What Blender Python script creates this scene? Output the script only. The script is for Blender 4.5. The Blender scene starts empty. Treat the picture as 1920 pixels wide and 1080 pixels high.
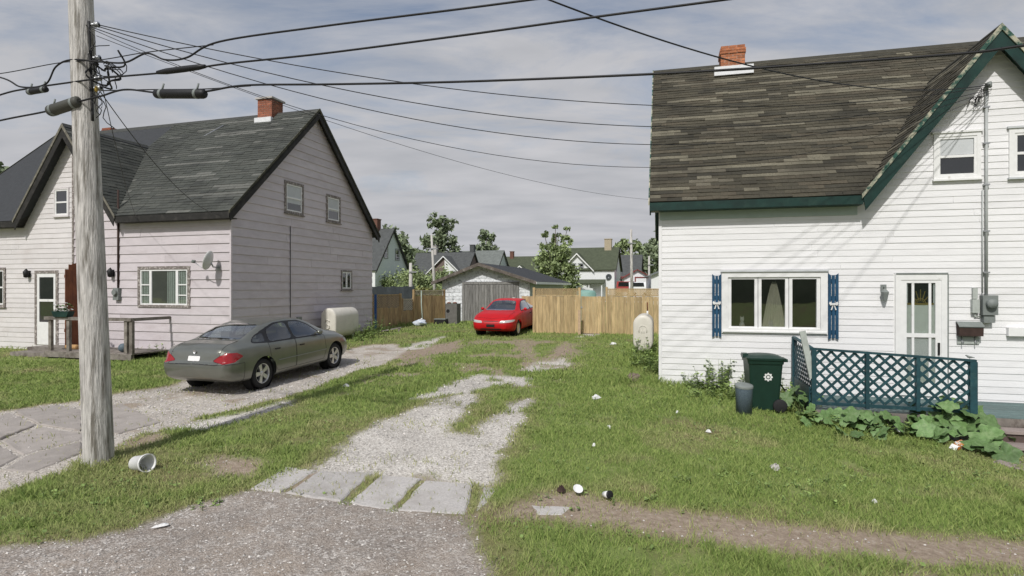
import bpy, bmesh, math, random
import numpy as np
from mathutils import Vector, Matrix
SC = bpy.context.scene
COL = SC.collection
rad = math.radians
F, HC, HY = 1100.0, 2.5, 540.0

# ---------------------------------------------------------------- camera, sky, sun, exposure
cam = bpy.data.cameras.new('camera'); cam.lens = 36*F/1920; cam.sensor_width = 36; cam.clip_end = 3000
co = bpy.data.objects.new('camera', cam); COL.objects.link(co)
co.location = (0, 0, HC); co.rotation_euler = (rad(90), 0, 0); SC.camera = co

SUN_EL = rad(46); SD = Vector((.375, .927, 0)).normalized()      # direction the light travels, seen from above
W = bpy.data.worlds.new('World'); SC.world = W; W.use_nodes = True
nt = W.node_tree; nt.nodes.clear()
def wn(t, **k):
    n = nt.nodes.new(t)
    for a, b in k.items(): setattr(n, a, b)
    return n
sky = wn('ShaderNodeTexSky', sky_type='NISHITA', sun_disc=False)
sky.sun_elevation = SUN_EL; sky.sun_rotation = math.atan2(-SD.x, -SD.y); sky.air_density = 1.0; sky.dust_density = 2.0
tc = wn('ShaderNodeTexCoord')
sep = wn('ShaderNodeSeparateXYZ'); nt.links.new(tc.outputs['Generated'], sep.inputs[0])
# a flat cloud sheet: the view direction is divided by its height so that clouds close up towards the horizon
zc = wn('ShaderNodeMath', operation='MAXIMUM'); nt.links.new(sep.outputs[2], zc.inputs[0]); zc.inputs[1].default_value = 0.0
za = wn('ShaderNodeMath', operation='ADD'); nt.links.new(zc.outputs[0], za.inputs[0]); za.inputs[1].default_value = 0.13
dv = wn('ShaderNodeVectorMath', operation='DIVIDE'); nt.links.new(tc.outputs['Generated'], dv.inputs[0])
cb = wn('ShaderNodeCombineXYZ')
for i in range(3): nt.links.new(za.outputs[0], cb.inputs[i])
nt.links.new(cb.outputs[0], dv.inputs[1])
mp = wn('ShaderNodeMapping'); mp.inputs['Rotation'].default_value = (0, 0, rad(28)); mp.inputs['Scale'].default_value = (.75, 1.35, 0.0)
nt.links.new(dv.outputs[0], mp.inputs[0])
n1 = wn('ShaderNodeTexNoise'); n1.inputs['Scale'].default_value = 1.5; n1.inputs['Detail'].default_value = 12; n1.inputs['Roughness'].default_value = .62; n1.inputs['Distortion'].default_value = .5
nt.links.new(mp.outputs[0], n1.inputs['Vector'])
cr = wn('ShaderNodeValToRGB'); cr.color_ramp.elements[0].position = .34; cr.color_ramp.elements[0].color = (0, 0, 0, 1); cr.color_ramp.elements[1].position = .66; cr.color_ramp.elements[1].color = (.85, .85, .85, 1)
nt.links.new(n1.outputs['Fac'], cr.inputs[0])
hz = wn('ShaderNodeMapRange'); nt.links.new(sep.outputs[2], hz.inputs[0])
hz.inputs[1].default_value = .08; hz.inputs[2].default_value = .46; hz.inputs[3].default_value = 1.0; hz.inputs[4].default_value = .0
mxf = wn('ShaderNodeMath', operation='ADD', use_clamp=True); nt.links.new(cr.outputs[0], mxf.inputs[0]); nt.links.new(hz.outputs[0], mxf.inputs[1])
n2 = wn('ShaderNodeTexNoise'); n2.inputs['Scale'].default_value = 2.6; n2.inputs['Detail'].default_value = 6
nt.links.new(mp.outputs[0], n2.inputs['Vector'])
cc = wn('ShaderNodeValToRGB'); cc.color_ramp.elements[0].position = .3; cc.color_ramp.elements[0].color = (4.3, 4.4, 4.7, 1); cc.color_ramp.elements[1].position = .72; cc.color_ramp.elements[1].color = (5.5, 5.5, 5.75, 1)
nt.links.new(n2.outputs['Fac'], cc.inputs[0])
mx = wn('ShaderNodeMix', data_type='RGBA'); nt.links.new(mxf.outputs[0], mx.inputs[0]); nt.links.new(sky.outputs[0], mx.inputs[6]); nt.links.new(cc.outputs[0], mx.inputs[7])
bg = wn('ShaderNodeBackground'); bg.inputs[1].default_value = .10; nt.links.new(mx.outputs[2], bg.inputs[0])
wo = wn('ShaderNodeOutputWorld'); nt.links.new(bg.outputs[0], wo.inputs[0])

sl = bpy.data.lights.new('sun', 'SUN'); sl.energy = 2.9; sl.angle = rad(1.4); sl.color = (1.0, .975, .935)
so = bpy.data.objects.new('sun', sl); COL.objects.link(so)
ldir = Vector((SD.x*math.cos(SUN_EL), SD.y*math.cos(SUN_EL), -math.sin(SUN_EL)))
so.rotation_euler = ldir.to_track_quat('-Z', 'Y').to_euler()
vs = SC.view_settings; vs.view_transform = 'Standard'; vs.look = 'None'; vs.exposure = 0.06; vs.gamma = 1; vs.use_curve_mapping = False

# ---------------------------------------------------------------- helpers
def finish(o, label=None, cat=None, group=None, kind=None):
    for k, v in (('label', label), ('category', cat), ('group', group), ('kind', kind)):
        if v: o[k] = v
    return o
def link(name, me, parent=None):
    o = bpy.data.objects.new(name, me); COL.objects.link(o)
    if parent is not None: o.parent = parent
    return o
def thing(name, label, cat, loc=(0, 0, 0), rz=0, group=None):
    o = bpy.data.objects.new(name, None); COL.objects.link(o); o.empty_display_size = .2
    o.location = loc; o.rotation_euler = (0, 0, rz)
    return finish(o, label, cat, group)
class MB:
    def __init__(s): s.v = []; s.f = []; s.m = []; s.sm = []
    def add(s, vs, fs, m=0, smooth=False):
        b = len(s.v); s.v += [tuple(p) for p in vs]
        for q in fs: s.f.append(tuple(b+i for i in q)); s.m.append(m); s.sm.append(smooth)
        return s
    def box(s, x0, x1, y0, y1, z0, z1, m=0):
        return s.add([(x0,y0,z0),(x1,y0,z0),(x1,y1,z0),(x0,y1,z0),(x0,y0,z1),(x1,y0,z1),(x1,y1,z1),(x0,y1,z1)],
              [(0,3,2,1),(4,5,6,7),(0,1,5,4),(1,2,6,5),(2,3,7,6),(3,0,4,7)], m)
    def obox(s, c, dx, dy, dz, m=0):     # oriented box: centre and three half vectors
        c, dx, dy, dz = Vector(c), Vector(dx), Vector(dy), Vector(dz)
        P = [c+a*dx+b*dy+e*dz for e in (-1,1) for a, b in ((-1,-1),(1,-1),(1,1),(-1,1))]
        return s.add(P, [(0,3,2,1),(4,5,6,7),(0,1,5,4),(1,2,6,5),(2,3,7,6),(3,0,4,7)], m)
    def bar(s, a, b, w, t, up=(0,0,1), m=0):
        a, b = Vector(a), Vector(b); d = b-a; up = Vector(up)
        sd = d.cross(up)
        if sd.length < 1e-6: sd = d.cross(Vector((1,0,0)))
        sd.normalize(); n = sd.cross(d).normalized()
        return s.obox((a+b)/2, d/2, sd*w/2, n*t/2, m)
    def prism(s, poly, ax, a, b, m=0):   # polygon in the two other axes, extruded along ax
        n = len(poly)
        def P(p, h): return {'x': (h,p[0],p[1]), 'y': (p[0],h,p[1]), 'z': (p[0],p[1],h)}[ax]
        vs = [P(p,a) for p in poly]+[P(p,b) for p in poly]
        return s.add(vs, [tuple(range(n))[::-1], tuple(range(n,2*n))]+[(i,(i+1)%n,n+(i+1)%n,n+i) for i in range(n)], m)
    def tube(s, pts, r, n=6, m=0, cap=True):
        pts = [Vector(p) for p in pts]; rs = r if isinstance(r, (list, tuple)) else [r]*len(pts)
        vs = []; fs = []; K = len(pts); ref = None
        for i, p in enumerate(pts):
            d = (pts[min(i+1,K-1)]-pts[max(i-1,0)])
            if d.length < 1e-9: d = Vector((0,0,1))
            d.normalize()
            if ref is None: ref = Vector((0,0,1)) if abs(d.z) < .9 else Vector((1,0,0))
            a = d.cross(ref)
            if a.length < 1e-6: a = d.cross(Vector((0,1,0)))
            a.normalize(); b = d.cross(a)
            for k in range(n):
                t = 2*math.pi*k/n; vs.append(p+(a*math.cos(t)+b*math.sin(t))*rs[i])
        for i in range(K-1):
            for k in range(n): fs.append((i*n+k, i*n+(k+1)%n, (i+1)*n+(k+1)%n, (i+1)*n+k))
        s.add(vs, fs, m, True)
        if cap:
            b0 = len(s.v)-K*n
            s.f += [tuple(b0+k for k in range(n))[::-1], tuple(b0+(K-1)*n+k for k in range(n))]; s.m += [m,m]; s.sm += [False,False]
        return s
    def lathe(s, prof, n=20, c=(0,0,0), ax='z', m=0, smooth=True):
        c = Vector(c); vs = []; fs = []
        for r, h in prof:
            for k in range(n):
                t = 2*math.pi*k/n; a, b = r*math.cos(t), r*math.sin(t)
                vs.append(c+Vector({'z': (a,b,h), 'y': (a,h,b), 'x': (h,a,b)}[ax]))
        for i in range(len(prof)-1):
            for k in range(n): fs.append((i*n+k, i*n+(k+1)%n, (i+1)*n+(k+1)%n, (i+1)*n+k))
        return s.add(vs, fs, m, smooth)
    def mesh(s, name, mats):
        me = bpy.data.meshes.new(name); me.from_pydata(s.v, [], s.f)
        for k in (mats if isinstance(mats, (list, tuple)) else [mats]): me.materials.append(k)
        me.polygons.foreach_set('material_index', s.m); me.polygons.foreach_set('use_smooth', s.sm)
        bm = bmesh.new(); bm.from_mesh(me); bmesh.ops.recalc_face_normals(bm, faces=bm.faces); bm.to_mesh(me); bm.free()
        me.update(); return me
    def build(s, name, mats, parent=None): return link(name, s.mesh(name, mats), parent)
def npmesh(name, V, Fc, mats, smooth=False, mi=None):
    V = np.asarray(V, np.float32); Fc = np.asarray(Fc, np.int32); k = Fc.shape[1]
    me = bpy.data.meshes.new(name); me.vertices.add(len(V)); me.vertices.foreach_set('co', V.ravel())
    me.loops.add(Fc.size); me.loops.foreach_set('vertex_index', Fc.ravel())
    me.polygons.add(len(Fc)); me.polygons.foreach_set('loop_start', np.arange(0, Fc.size, k, dtype=np.int32))
    try: me.polygons.foreach_set('loop_total', np.full(len(Fc), k, np.int32))
    except Exception: pass
    for q in (mats if isinstance(mats, (list, tuple)) else [mats]): me.materials.append(q)
    me.polygons.foreach_set('use_smooth', np.full(len(Fc), smooth, bool))
    if mi is not None: me.polygons.foreach_set('material_index', np.asarray(mi, np.int32))
    me.update(calc_edges=True); return me
def at(x, y, Y): return Vector(((x-960)/F*Y, Y, HC+(HY-y)*Y/F))

# terrain: rises gently away from the street, falls off to the right in front of the white house
TH0 = rad(15.5); S0, C0 = math.sin(TH0), math.cos(TH0)
def gz(X, Y):
    X = np.asarray(X, float); Y = np.asarray(Y, float)
    d = X*S0+Y*C0; u = X*C0-Y*S0
    b = np.clip(.033*(d-1.2), 0, .75)
    t = np.clip((d-3)/6, 0, 1); t = t*t*(3-2*t)
    t *= 1-np.clip((d-24)/20, 0, 1)
    sp = np.log1p(np.exp(np.clip(u*2, -30, 30)))/2
    return b-np.minimum(.1*sp, .6)*t
def gh(X, Y): return float(gz(X, Y))
def G(x, y):
    g = 0
    for i in range(40):
        Y = (HC-g)*F/(y-HY); X = (x-960)/F*Y; g = gh(X, Y)
    return Vector((X, Y, g))

# ---------------------------------------------------------------- materials
def pm(name, col, rough=.75, var=.18, scale=6.0, col2=None, s2=1.2, lo=.45, hi=.65, bump=.0, bs=60.0, metal=0.0, spec=.4, stretch=(1,1,1), rand=0.0, coat=0.0, island=0.0, world=False):
    m = bpy.data.materials.new(name); m.use_nodes = True; t = m.node_tree; N = t.nodes; L = t.links
    b = N['Principled BSDF']; b.inputs['Roughness'].default_value = rough; b.inputs['Metallic'].default_value = metal; b.inputs['Specular IOR Level'].default_value = spec
    if coat: b.inputs['Coat Weight'].default_value = coat; b.inputs['Coat Roughness'].default_value = .06
    tcn = N.new('ShaderNodeTexCoord'); mpn = N.new('ShaderNodeMapping'); mpn.inputs['Scale'].default_value = stretch
    L.new(N.new('ShaderNodeNewGeometry').outputs['Position'] if world else tcn.outputs['Object'], mpn.inputs[0]); vec = mpn.outputs[0]
    if rand:
        oi = N.new('ShaderNodeObjectInfo'); ml = N.new('ShaderNodeMath'); ml.operation = 'MULTIPLY'; ml.inputs[1].default_value = 37.0
        L.new(oi.outputs['Random'], ml.inputs[0]); cx = N.new('ShaderNodeCombineXYZ')
        for i in range(3): L.new(ml.outputs[0], cx.inputs[i])
        ad = N.new('ShaderNodeVectorMath'); ad.operation = 'ADD'; L.new(vec, ad.inputs[0]); L.new(cx.outputs[0], ad.inputs[1]); vec = ad.outputs[0]
    n = N.new('ShaderNodeTexNoise'); n.inputs['Scale'].default_value = scale; n.inputs['Detail'].default_value = 6; n.inputs['Roughness'].default_value = .6
    L.new(vec, n.inputs['Vector'])
    def mixc(fac, A, B, typ='MIX'):
        q = N.new('ShaderNodeMix'); q.data_type = 'RGBA'; q.blend_type = typ
        if isinstance(fac, float): q.inputs[0].default_value = fac
        else: L.new(fac, q.inputs[0])
        for i, c in ((6, A), (7, B)):
            if isinstance(c, tuple): q.inputs[i].default_value = (*c[:3], 1)
            else: L.new(c, q.inputs[i])
        return q.outputs[2]
    mr = N.new('ShaderNodeMapRange'); mr.inputs[1].default_value = .3; mr.inputs[2].default_value = .7; L.new(n.outputs['Fac'], mr.inputs[0])
    A = tuple(c*(1-var) for c in col); B = tuple(min(1, c*(1+var)) for c in col)
    c = mixc(mr.outputs[0], A, B)
    if col2:
        n2_ = N.new('ShaderNodeTexNoise'); n2_.inputs['Scale'].default_value = s2; n2_.inputs['Detail'].default_value = 8; n2_.inputs['Roughness'].default_value = .65; L.new(vec, n2_.inputs['Vector'])
        m2 = N.new('ShaderNodeMapRange'); m2.inputs[1].default_value = lo; m2.inputs[2].default_value = hi; L.new(n2_.outputs['Fac'], m2.inputs[0])
        c = mixc(m2.outputs[0], c, tuple(col2))
    if rand or island:
        src = N.new('ShaderNodeObjectInfo').outputs['Random'] if rand else N.new('ShaderNodeNewGeometry').outputs['Random Per Island']
        r = rand or island
        m3 = N.new('ShaderNodeMapRange'); m3.inputs[3].default_value = 1-r; m3.inputs[4].default_value = 1+r; L.new(src, m3.inputs[0])
        g = N.new('ShaderNodeCombineColor')
        for i in range(3): L.new(m3.outputs[0], g.inputs[i])
        c = mixc(1.0, c, g.outputs[0], 'MULTIPLY')
    L.new(c, b.inputs['Base Color'])
    if bump:
        nb = N.new('ShaderNodeTexNoise'); nb.inputs['Scale'].default_value = bs; nb.inputs['Detail'].default_value = 5; L.new(vec, nb.inputs['Vector'])
        bp = N.new('ShaderNodeBump'); bp.inputs['Strength'].default_value = bump; bp.inputs['Distance'].default_value = .02; L.new(nb.outputs['Fac'], bp.inputs['Height']); L.new(bp.outputs[0], b.inputs['Normal'])
    return m
def glassmat(name, tint=(.25,.28,.27), refl=1.0, through=True):
    m = bpy.data.materials.new(name); m.use_nodes = True; t = m.node_tree; N = t.nodes; L = t.links; N.clear()
    o = N.new('ShaderNodeOutputMaterial'); mixn = N.new('ShaderNodeMixShader'); fr = N.new('ShaderNodeFresnel')
    gb = N.new('ShaderNodeNewGeometry'); mi = N.new('ShaderNodeMapRange'); mi.inputs[3].default_value = 1.5; mi.inputs[4].default_value = 1/1.5
    L.new(gb.outputs['Backfacing'], mi.inputs[0]); L.new(mi.outputs[0], fr.inputs[0])
    gl = N.new('ShaderNodeBsdfGlossy'); gl.inputs['Roughness'].default_value = .015; gl.inputs['Color'].default_value = (refl,refl,refl,1)
    if through: tr = N.new('ShaderNodeBsdfTransparent'); tr.inputs[0].default_value = (*tint,1)
    else: tr = N.new('ShaderNodeBsdfDiffuse'); tr.inputs[0].default_value = (*tint,1)
    nb = N.new('ShaderNodeTexNoise'); nb.inputs['Scale'].default_value = 1.6; tcn = N.new('ShaderNodeTexCoord'); L.new(tcn.outputs['Object'], nb.inputs['Vector'])
    bp = N.new('ShaderNodeBump'); bp.inputs['Strength'].default_value = .06; bp.inputs['Distance'].default_value = .05; L.new(nb.outputs['Fac'], bp.inputs['Height']); L.new(bp.outputs[0], gl.inputs['Normal'])
    k2 = N.new('ShaderNodeMath'); k2.operation = 'MULTIPLY'; k2.use_clamp = True; k2.inputs[1].default_value = 2.6; L.new(fr.outputs[0], k2.inputs[0])
    L.new(k2.outputs[0], mixn.inputs[0]); L.new(tr.outputs[0], mixn.inputs[1]); L.new(gl.outputs[0], mixn.inputs[2]); L.new(mixn.outputs[0], o.inputs[0])
    return m
M = {}
M['lilac'] = pm('lilac_siding', (.585,.535,.555), .6, .07, 2.5, (.50,.445,.455), 1.0, .52, .75, .1, 30, stretch=(1,1,3), rand=.05)
M['lilac_core'] = pm('lilac_backing', (.42,.37,.39), .8, .05)
M['pinkwhite'] = pm('pale_vinyl_siding', (.67,.64,.635), .55, .06, 2.5, (.55,.5,.48), 1.0, .55, .8, .05, 30, rand=.04)
M['white'] = pm('white_clapboard_paint', (.80,.795,.80), .55, .045, 3.0, (.60,.595,.59), 1.1, .52, .85, .15, 25, stretch=(.6,1,3), rand=.025)
M['white_trim'] = pm('white_trim_paint', (.80,.80,.79), .45, .05, 8, (.55,.53,.5), 5, .62, .75)
M['old_trim'] = pm('peeling_trim', (.20,.175,.16), .8, .3, 14, (.52,.48,.45), 16, .52, .62, .2, 60)
M['darktrim'] = pm('black_fascia', (.020,.019,.017), .7, .3, 6, (.055,.05,.045), 3, .5, .75)
M['mossrake'] = pm('weathered_rake', (.05,.05,.035), .85, .35, 10, (.13,.12,.08), 5, .5, .7, .3, 40)
M['rustrim'] = pm('brown_grey_rake', (.15,.14,.11), .8, .3, 9, (.32,.30,.26), 6, .5, .7)
M['greentrim'] = pm('dark_green_trim', (.005,.030,.024), .45, .3, 5, (.022,.055,.042), 4, .5, .8)
M['greenpeel'] = pm('peeling_green_rake', (.02,.075,.055), .7, .3, 6, (.42,.40,.30), 5, .44, .56, .3, 40, stretch=(1,1,1))
M['frieze'] = pm('pale_green_frieze', (.44,.52,.48), .6, .05, 4)
for i, c in enumerate([(.064,.058,.041),(.076,.068,.047),(.052,.048,.035),(.088,.076,.053),(.175,.16,.116),(.135,.122,.09)]):
    M['rs%d' % i] = pm('olive_shingle', c, .92, .25, 26, tuple(k*.62 for k in c), 1.1, .46, .66, bump=.5, bs=120, world=True)
for i, c in enumerate([(.068,.073,.064),(.077,.082,.072),(.060,.064,.058),(.086,.090,.079),(.145,.147,.132),(.11,.113,.102)]):
    M['ls%d' % i] = pm('grey_shingle', c, .92, .25, 26, tuple(k*.68 for k in c), 1.0, .46, .66, bump=.5, bs=120, world=True)
M['darkroof'] = pm('charcoal_roof', (.045,.048,.052), .9, .15, 9, bump=.3, bs=60)
M['rs_base'] = pm('olive_roof_base', (.055,.052,.04), .95, .2, 8)
M['ls_base'] = pm('grey_roof_base', (.06,.062,.058), .95, .2, 8)
M['brick'] = pm('orange_brick', (.42,.16,.075), .85, .2, 12, (.30,.10,.05), 9, .5, .7, .3, 60, rand=.25)
M['brick2'] = pm('red_brick', (.30,.105,.06), .85, .2, 12, (.2,.07,.05), 9, .5, .7, .3, 60, rand=.25)
M['mortar'] = pm('mortar', (.42,.38,.33), .9, .15, 20)
M['flash'] = pm('white_flashing', (.75,.76,.77), .4, .08, 10, (.45,.44,.42), 8, .58, .75)
M['glass_dark'] = glassmat('dark_window_glass', (.012,.014,.016), 1.0, False)
M['glass'] = glassmat('clear_window_glass', (.80,.83,.82), 1.0, True)
M['blind'] = pm('pale_blind', (.55,.57,.58), .8, .05, 4)
M['teal'] = pm('teal_lattice_paint', (.016,.058,.072), .55, .3, 6, (.045,.10,.10), 8, .55, .75, rand=.15)
M['teal_deck'] = pm('teal_deck_paint', (.095,.15,.145), .6, .2, 7, (.22,.23,.22), 5, .6, .8, .2, 40, rand=.12)
M['blue'] = pm('blue_shutter_paint', (.014,.065,.13), .5, .2, 6, rand=.1)
M['cedar'] = pm('new_fence_wood', (.48,.36,.195), .75, .28, 4, (.32,.225,.115), 3, .48, .72, .3, 30, stretch=(5,5,.5), rand=.2)
M['oldwood'] = pm('weathered_fence_wood', (.44,.31,.16), .85, .3, 5, (.29,.18,.09), 3, .48, .7, .3, 30, stretch=(4,4,.6), rand=.2)
M['greywood'] = pm('grey_barn_wood', (.23,.225,.215), .85, .35, 5, (.10,.095,.085), 4, .5, .7, .4, 25, stretch=(6,6,.35), rand=.2)
M['porchwood'] = pm('worn_porch_wood', (.24,.215,.19), .85, .3, 6, (.12,.1,.085), 4, .48, .65, .3, 30, rand=.15)
M['polewood'] = pm('weathered_pole_wood', (.55,.53,.50), .9, .35, 7, (.19,.175,.15), 3.2, .49, .63, 1.0, 14, stretch=(5,5,.42))
M['black'] = pm('black_cable', (.012,.012,.013), .55, .2, 5)
M['steel'] = pm('galvanised_steel', (.42,.43,.44), .45, .15, 12, metal=.7)
M['dullgrey'] = pm('dull_grey_plastic', (.20,.22,.21), .6, .12, 8)
M['rust'] = pm('rust_brown_board', (.20,.075,.035), .85, .3, 4, (.10,.04,.025), 3, .45, .7, .2, 30, stretch=(1,1,.5))
M['cream'] = pm('cream_tank_paint', (.66,.63,.56), .45, .06, 4, (.50,.45,.36), 3, .58, .8)
M['bin'] = pm('green_bin_plastic', (.010,.035,.024), .45, .15, 5)
M['binlid'] = pm('green_bin_lid', (.016,.045,.035), .4, .15, 5)
M['rubber'] = pm('black_rubber', (.018,.018,.019), .8, .2, 20)
M['speck'] = pm('speckled_grey_plastic', (.10,.135,.165), .6, .4, 90)
M['conc'] = pm('old_concrete', (.52,.495,.47), .9, .18, 45, (.37,.34,.31), 2.6, .46, .76, .6, 90, rand=.08)
M['riser'] = pm('shaded_brown_riser', (.11,.08,.07), .9, .2, 7)  # step brown with the shadow on the risers darkened into the colour
M['step'] = pm('brown_concrete_step', (.30,.25,.23), .9, .15, 7, (.33,.28,.25), 3, .5, .7, .3, 60)
M['offwhite'] = pm('white_plastic', (.80,.80,.79), .4, .04, 8)
M['paper'] = pm('white_paper', (.78,.78,.77), .8, .06, 12)
M['stone'] = pm('field_stone', (.22,.17,.14), .9, .25, 9, bump=.4, bs=30)
M['dkbrown'] = pm('dark_brown_rot', (.05,.03,.025), .9, .3, 9)
M['brass'] = pm('antique_brass', (.45,.32,.08), .4, .1, 9, metal=.5)
M['curtain'] = pm('beige_lace_curtain', (.50,.45,.36), .9, .15, 30)
M['wcurtain'] = pm('white_curtain', (.66,.68,.64), .9, .08, 12)
M['room'] = pm('dim_room', (.16,.15,.14), .9, .1)
M['siding_grey'] = pm('white_shed_shingle', (.72,.74,.76), .8, .2, 9, (.38,.40,.41), 7, .52, .62, .3, 30, rand=.1)
M['mint'] = pm('mint_siding', (.60,.665,.65), .7, .06)
M['farwhite'] = pm('far_white_paint', (.76,.77,.78), .7, .05)
M['fargreen'] = pm('far_green_roof', (.075,.088,.055), .9, .2, 3)
M['fargrey'] = pm('far_grey_roof', (.085,.09,.09), .9, .2, 3)
M['farlight'] = pm('far_pale_grey_roof', (.16,.175,.165), .9, .2, 3)
M['farbrown'] = pm('far_brown_siding', (.17,.13,.12), .85, .15)
M['farred'] = pm('far_red_paint', (.30,.035,.03), .5, .1)
M['bluesheet'] = pm('blue_plastic', (.02,.09,.28), .5, .1)

# ---------------------------------------------------------------- terrain, drives, lawn
def vnoise(X, Y, s, seed=0):
    X = np.asarray(X, float)*s+seed*17.3; Y = np.asarray(Y, float)*s+seed*9.7
    xi = np.floor(X).astype(np.int64); yi = np.floor(Y).astype(np.int64); fx = X-xi; fy = Y-yi
    fx = fx*fx*(3-2*fx); fy = fy*fy*(3-2*fy)
    def h(a, b):
        n = (a*374761393+b*668265263+seed*1274126177) & 0x7fffffff
        n = ((n ^ (n >> 13))*1274126177) & 0x7fffffff
        return ((n ^ (n >> 16)) & 0xffff)/65535.0
    return (h(xi,yi)*(1-fx)+h(xi+1,yi)*fx)*(1-fy)+(h(xi,yi+1)*(1-fx)+h(xi+1,yi+1)*fx)*fy
def fbm(X, Y, s, seed=0, o=4):
    r = 0; a = .5; t = 0
    for i in range(o): r = r+a*vnoise(X, Y, s*2**i, seed+i); t += a; a *= .5
    return r/t
def sdpoly(X, Y, P):          # signed distance, positive inside
    P = np.asarray(P, float); n = len(P); d = np.full(X.shape, 1e9); ins = np.zeros(X.shape, bool)
    for i in range(n):
        a = P[i]; b = P[(i+1) % n]; e = b-a; wx = X-a[0]; wy = Y-a[1]
        t = np.clip((wx*e[0]+wy*e[1])/max(e@e, 1e-9), 0, 1)
        d = np.minimum(d, (wx-t*e[0])**2+(wy-t*e[1])**2)
        c = (a[1] > Y) != (b[1] > Y)
        ins ^= c & (X < (b[0]-a[0])*(Y-a[1])/(b[1]-a[1]+1e-12)+a[0])
    return np.where(ins, 1, -1)*np.sqrt(d)
def gp(pts): return [tuple(G(*p)[:2]) for p in pts]
U0 = Vector((C0, -S0)); N0 = Vector((S0, C0))
def un(u, d): return (u*C0+d*S0, -u*S0+d*C0)        # along the street, away from the street
road_edge = gp([(-260,1082),(0,1032),(150,1012),(300,972),(450,922),(480,914),(885,966),(892,1000),(908,1040),(918,1085)])
ROAD = [un(-160, 3.3), un(-30, 3.4)]+road_edge+[un(3, 4.2), un(30, 4.1), un(160, 4.1), un(160, -6), un(-160, -6)]
LDRIVE = [un(-34, 6.0), un(-24, 6.3)]+gp([(-150,985),(0,925),(130,880),(200,850),(228,830),(300,803),(400,775),(560,735),(650,702),(720,682),(745,668),(760,655),(735,645),(700,646),(640,657),(430,700),(345,712),(330,722),(160,748),(0,771),(-150,790)])+[un(-24, 9.2), un(-34, 9.2)]
CDRIVE = [gp([(585,884),(655,822),(715,790),(815,748),(880,732),(897,738),(872,780),(845,810),(866,810),(918,782),(955,754),(1003,744),(980,790),(945,850),(925,912)]),
          gp([(770,748),(850,714),(900,702),(985,705),(992,722),(930,724),(885,736)]),
          gp([(978,694),(1010,678),(1060,668),(1072,684),(1010,699)]), gp([(730,660),(790,640),(835,630),(800,652)]),
          gp([(300,806),(390,785),(470,772),(545,748),(540,760),(450,790),(380,806)]), gp([(1085,632),(1090,624),(1125,624),(1120,630)])]
DIRT = [gp([(985,925),(1060,914),(1110,925),(1200,950),(1320,965),(1400,970),(1480,985),(1600,985),(1700,1000),(1800,1010),(2000,1016),(2000,1074),(1850,1058),(1700,1060),(1600,1045),(1400,1020),(1250,1000),(1100,978),(945,970)]),
        gp([(205,830),(300,812),(330,815),(240,850)]),
        gp([(350,868),(420,852),(490,868),(470,892),(400,890)]), gp([(690,668),(800,650),(870,636),(850,660),(760,674)]),
        gp([(465,925),(600,872),(935,905),(890,972),(640,955)]),
        gp([(960,700),(1080,660),(1060,640),(1000,690)]), gp([(1700,1078),(2000,1078),(2000,1100),(1700,1100)])]
WORN = gp([(700,690),(780,655),(900,636),(1085,636),(1100,675),(1000,735),(900,700),(800,735),(690,760),(640,745)])
STRIP = [gp([(526,921),(558,897),(566,898),(536,922)]), gp([(642,944),(702,888),(714,890),(650,946)]), gp([(735,958),(788,900),(796,902),(742,960)]), gp([(874,966),(890,905),(904,907),(890,964)])]
def sst(a, b, x): t = np.clip((x-a)/(b-a), 0, 1); return t*t*(3-2*t)
def masks(X, Y):
    w1 = (fbm(X, Y, 2.2, 3)-.5)*.55+(fbm(X, Y, 9.0, 5)-.5)*.22
    w2 = (fbm(X, Y, 1.1, 8)-.5)*.9+(fbm(X, Y, 7.0, 2)-.5)*.35
    road = sst(-.12, .10, sdpoly(X, Y, ROAD)+w1*.55)
    sl_ = sdpoly(X, Y, LDRIVE)+w1*.7; gr = .74*sst(-.12, .14, sl_)
    for P in CDRIVE: gr = np.maximum(gr, sst(-.14, .16, sdpoly(X, Y, P)+w1*.5))
    dirt = sst(-.16, .10, sl_)
    dirt = np.maximum(dirt, .85*sst(-.5, .5, sdpoly(X, Y, WORN))*sst(.50, .62, fbm(X, Y, 1.3, 55)))
    for P in DIRT: dirt = np.maximum(dirt, sst(-.18, .16, sdpoly(X, Y, P)+w2*.42))
    dry = np.clip(sst(.52, .72, fbm(X, Y, .55, 21))*.55+sst(.56, .70, fbm(X, Y, 1.9, 23))*.45, 0, .9)
    near = sst(-.75, .0, sdpoly(X, Y, ROAD)+w1)+sst(-.45, .0, sdpoly(X, Y, CDRIVE[0])+w1)+sst(-.35, .1, sdpoly(X, Y, LDRIVE)+w1)+sst(-.4, 0, sdpoly(X, Y, DIRT[0])+w2*.5)
    dry = np.clip(np.maximum(dry, near*.75), 0, 1)
    st = np.zeros_like(gr)
    for P in STRIP: st = np.maximum(st, sst(-.055, .0, sdpoly(X, Y, P)+w1*.18))
    # grass that has crept into the gravel
    creep = sst(.60, .72, fbm(X, Y, 1.6, 33))*(1-sst(.0, .55, sdpoly(X, Y, CDRIVE[0])))
    gr = gr*(1-.75*creep*(road < .2))
    return road, gr*(1-road), dirt*(1-road), dry, st
def axis(a, b, step, far):
    m = list(np.arange(a, b+1e-6, step)); s = step; x = b; hi = []
    while x < far: s *= 1.35; x += s; hi.append(x)
    s = step; x = a; lo = []
    while x > -far: s *= 1.35; x -= s; lo.append(x)
    return np.array(lo[::-1]+m+hi)
gx = axis(-17, 12, .085, 1500); gy = axis(4.0, 26, .085, 1500)
XX, YY = np.meshgrid(gx, gy); fx_, fy_ = XX.ravel(), YY.ravel()
road_m, gr_m, dirt_m, dry_m, st_m = masks(fx_, fy_)
fine = (np.abs(fx_) < 40) & (np.abs(fy_) < 60)
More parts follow.
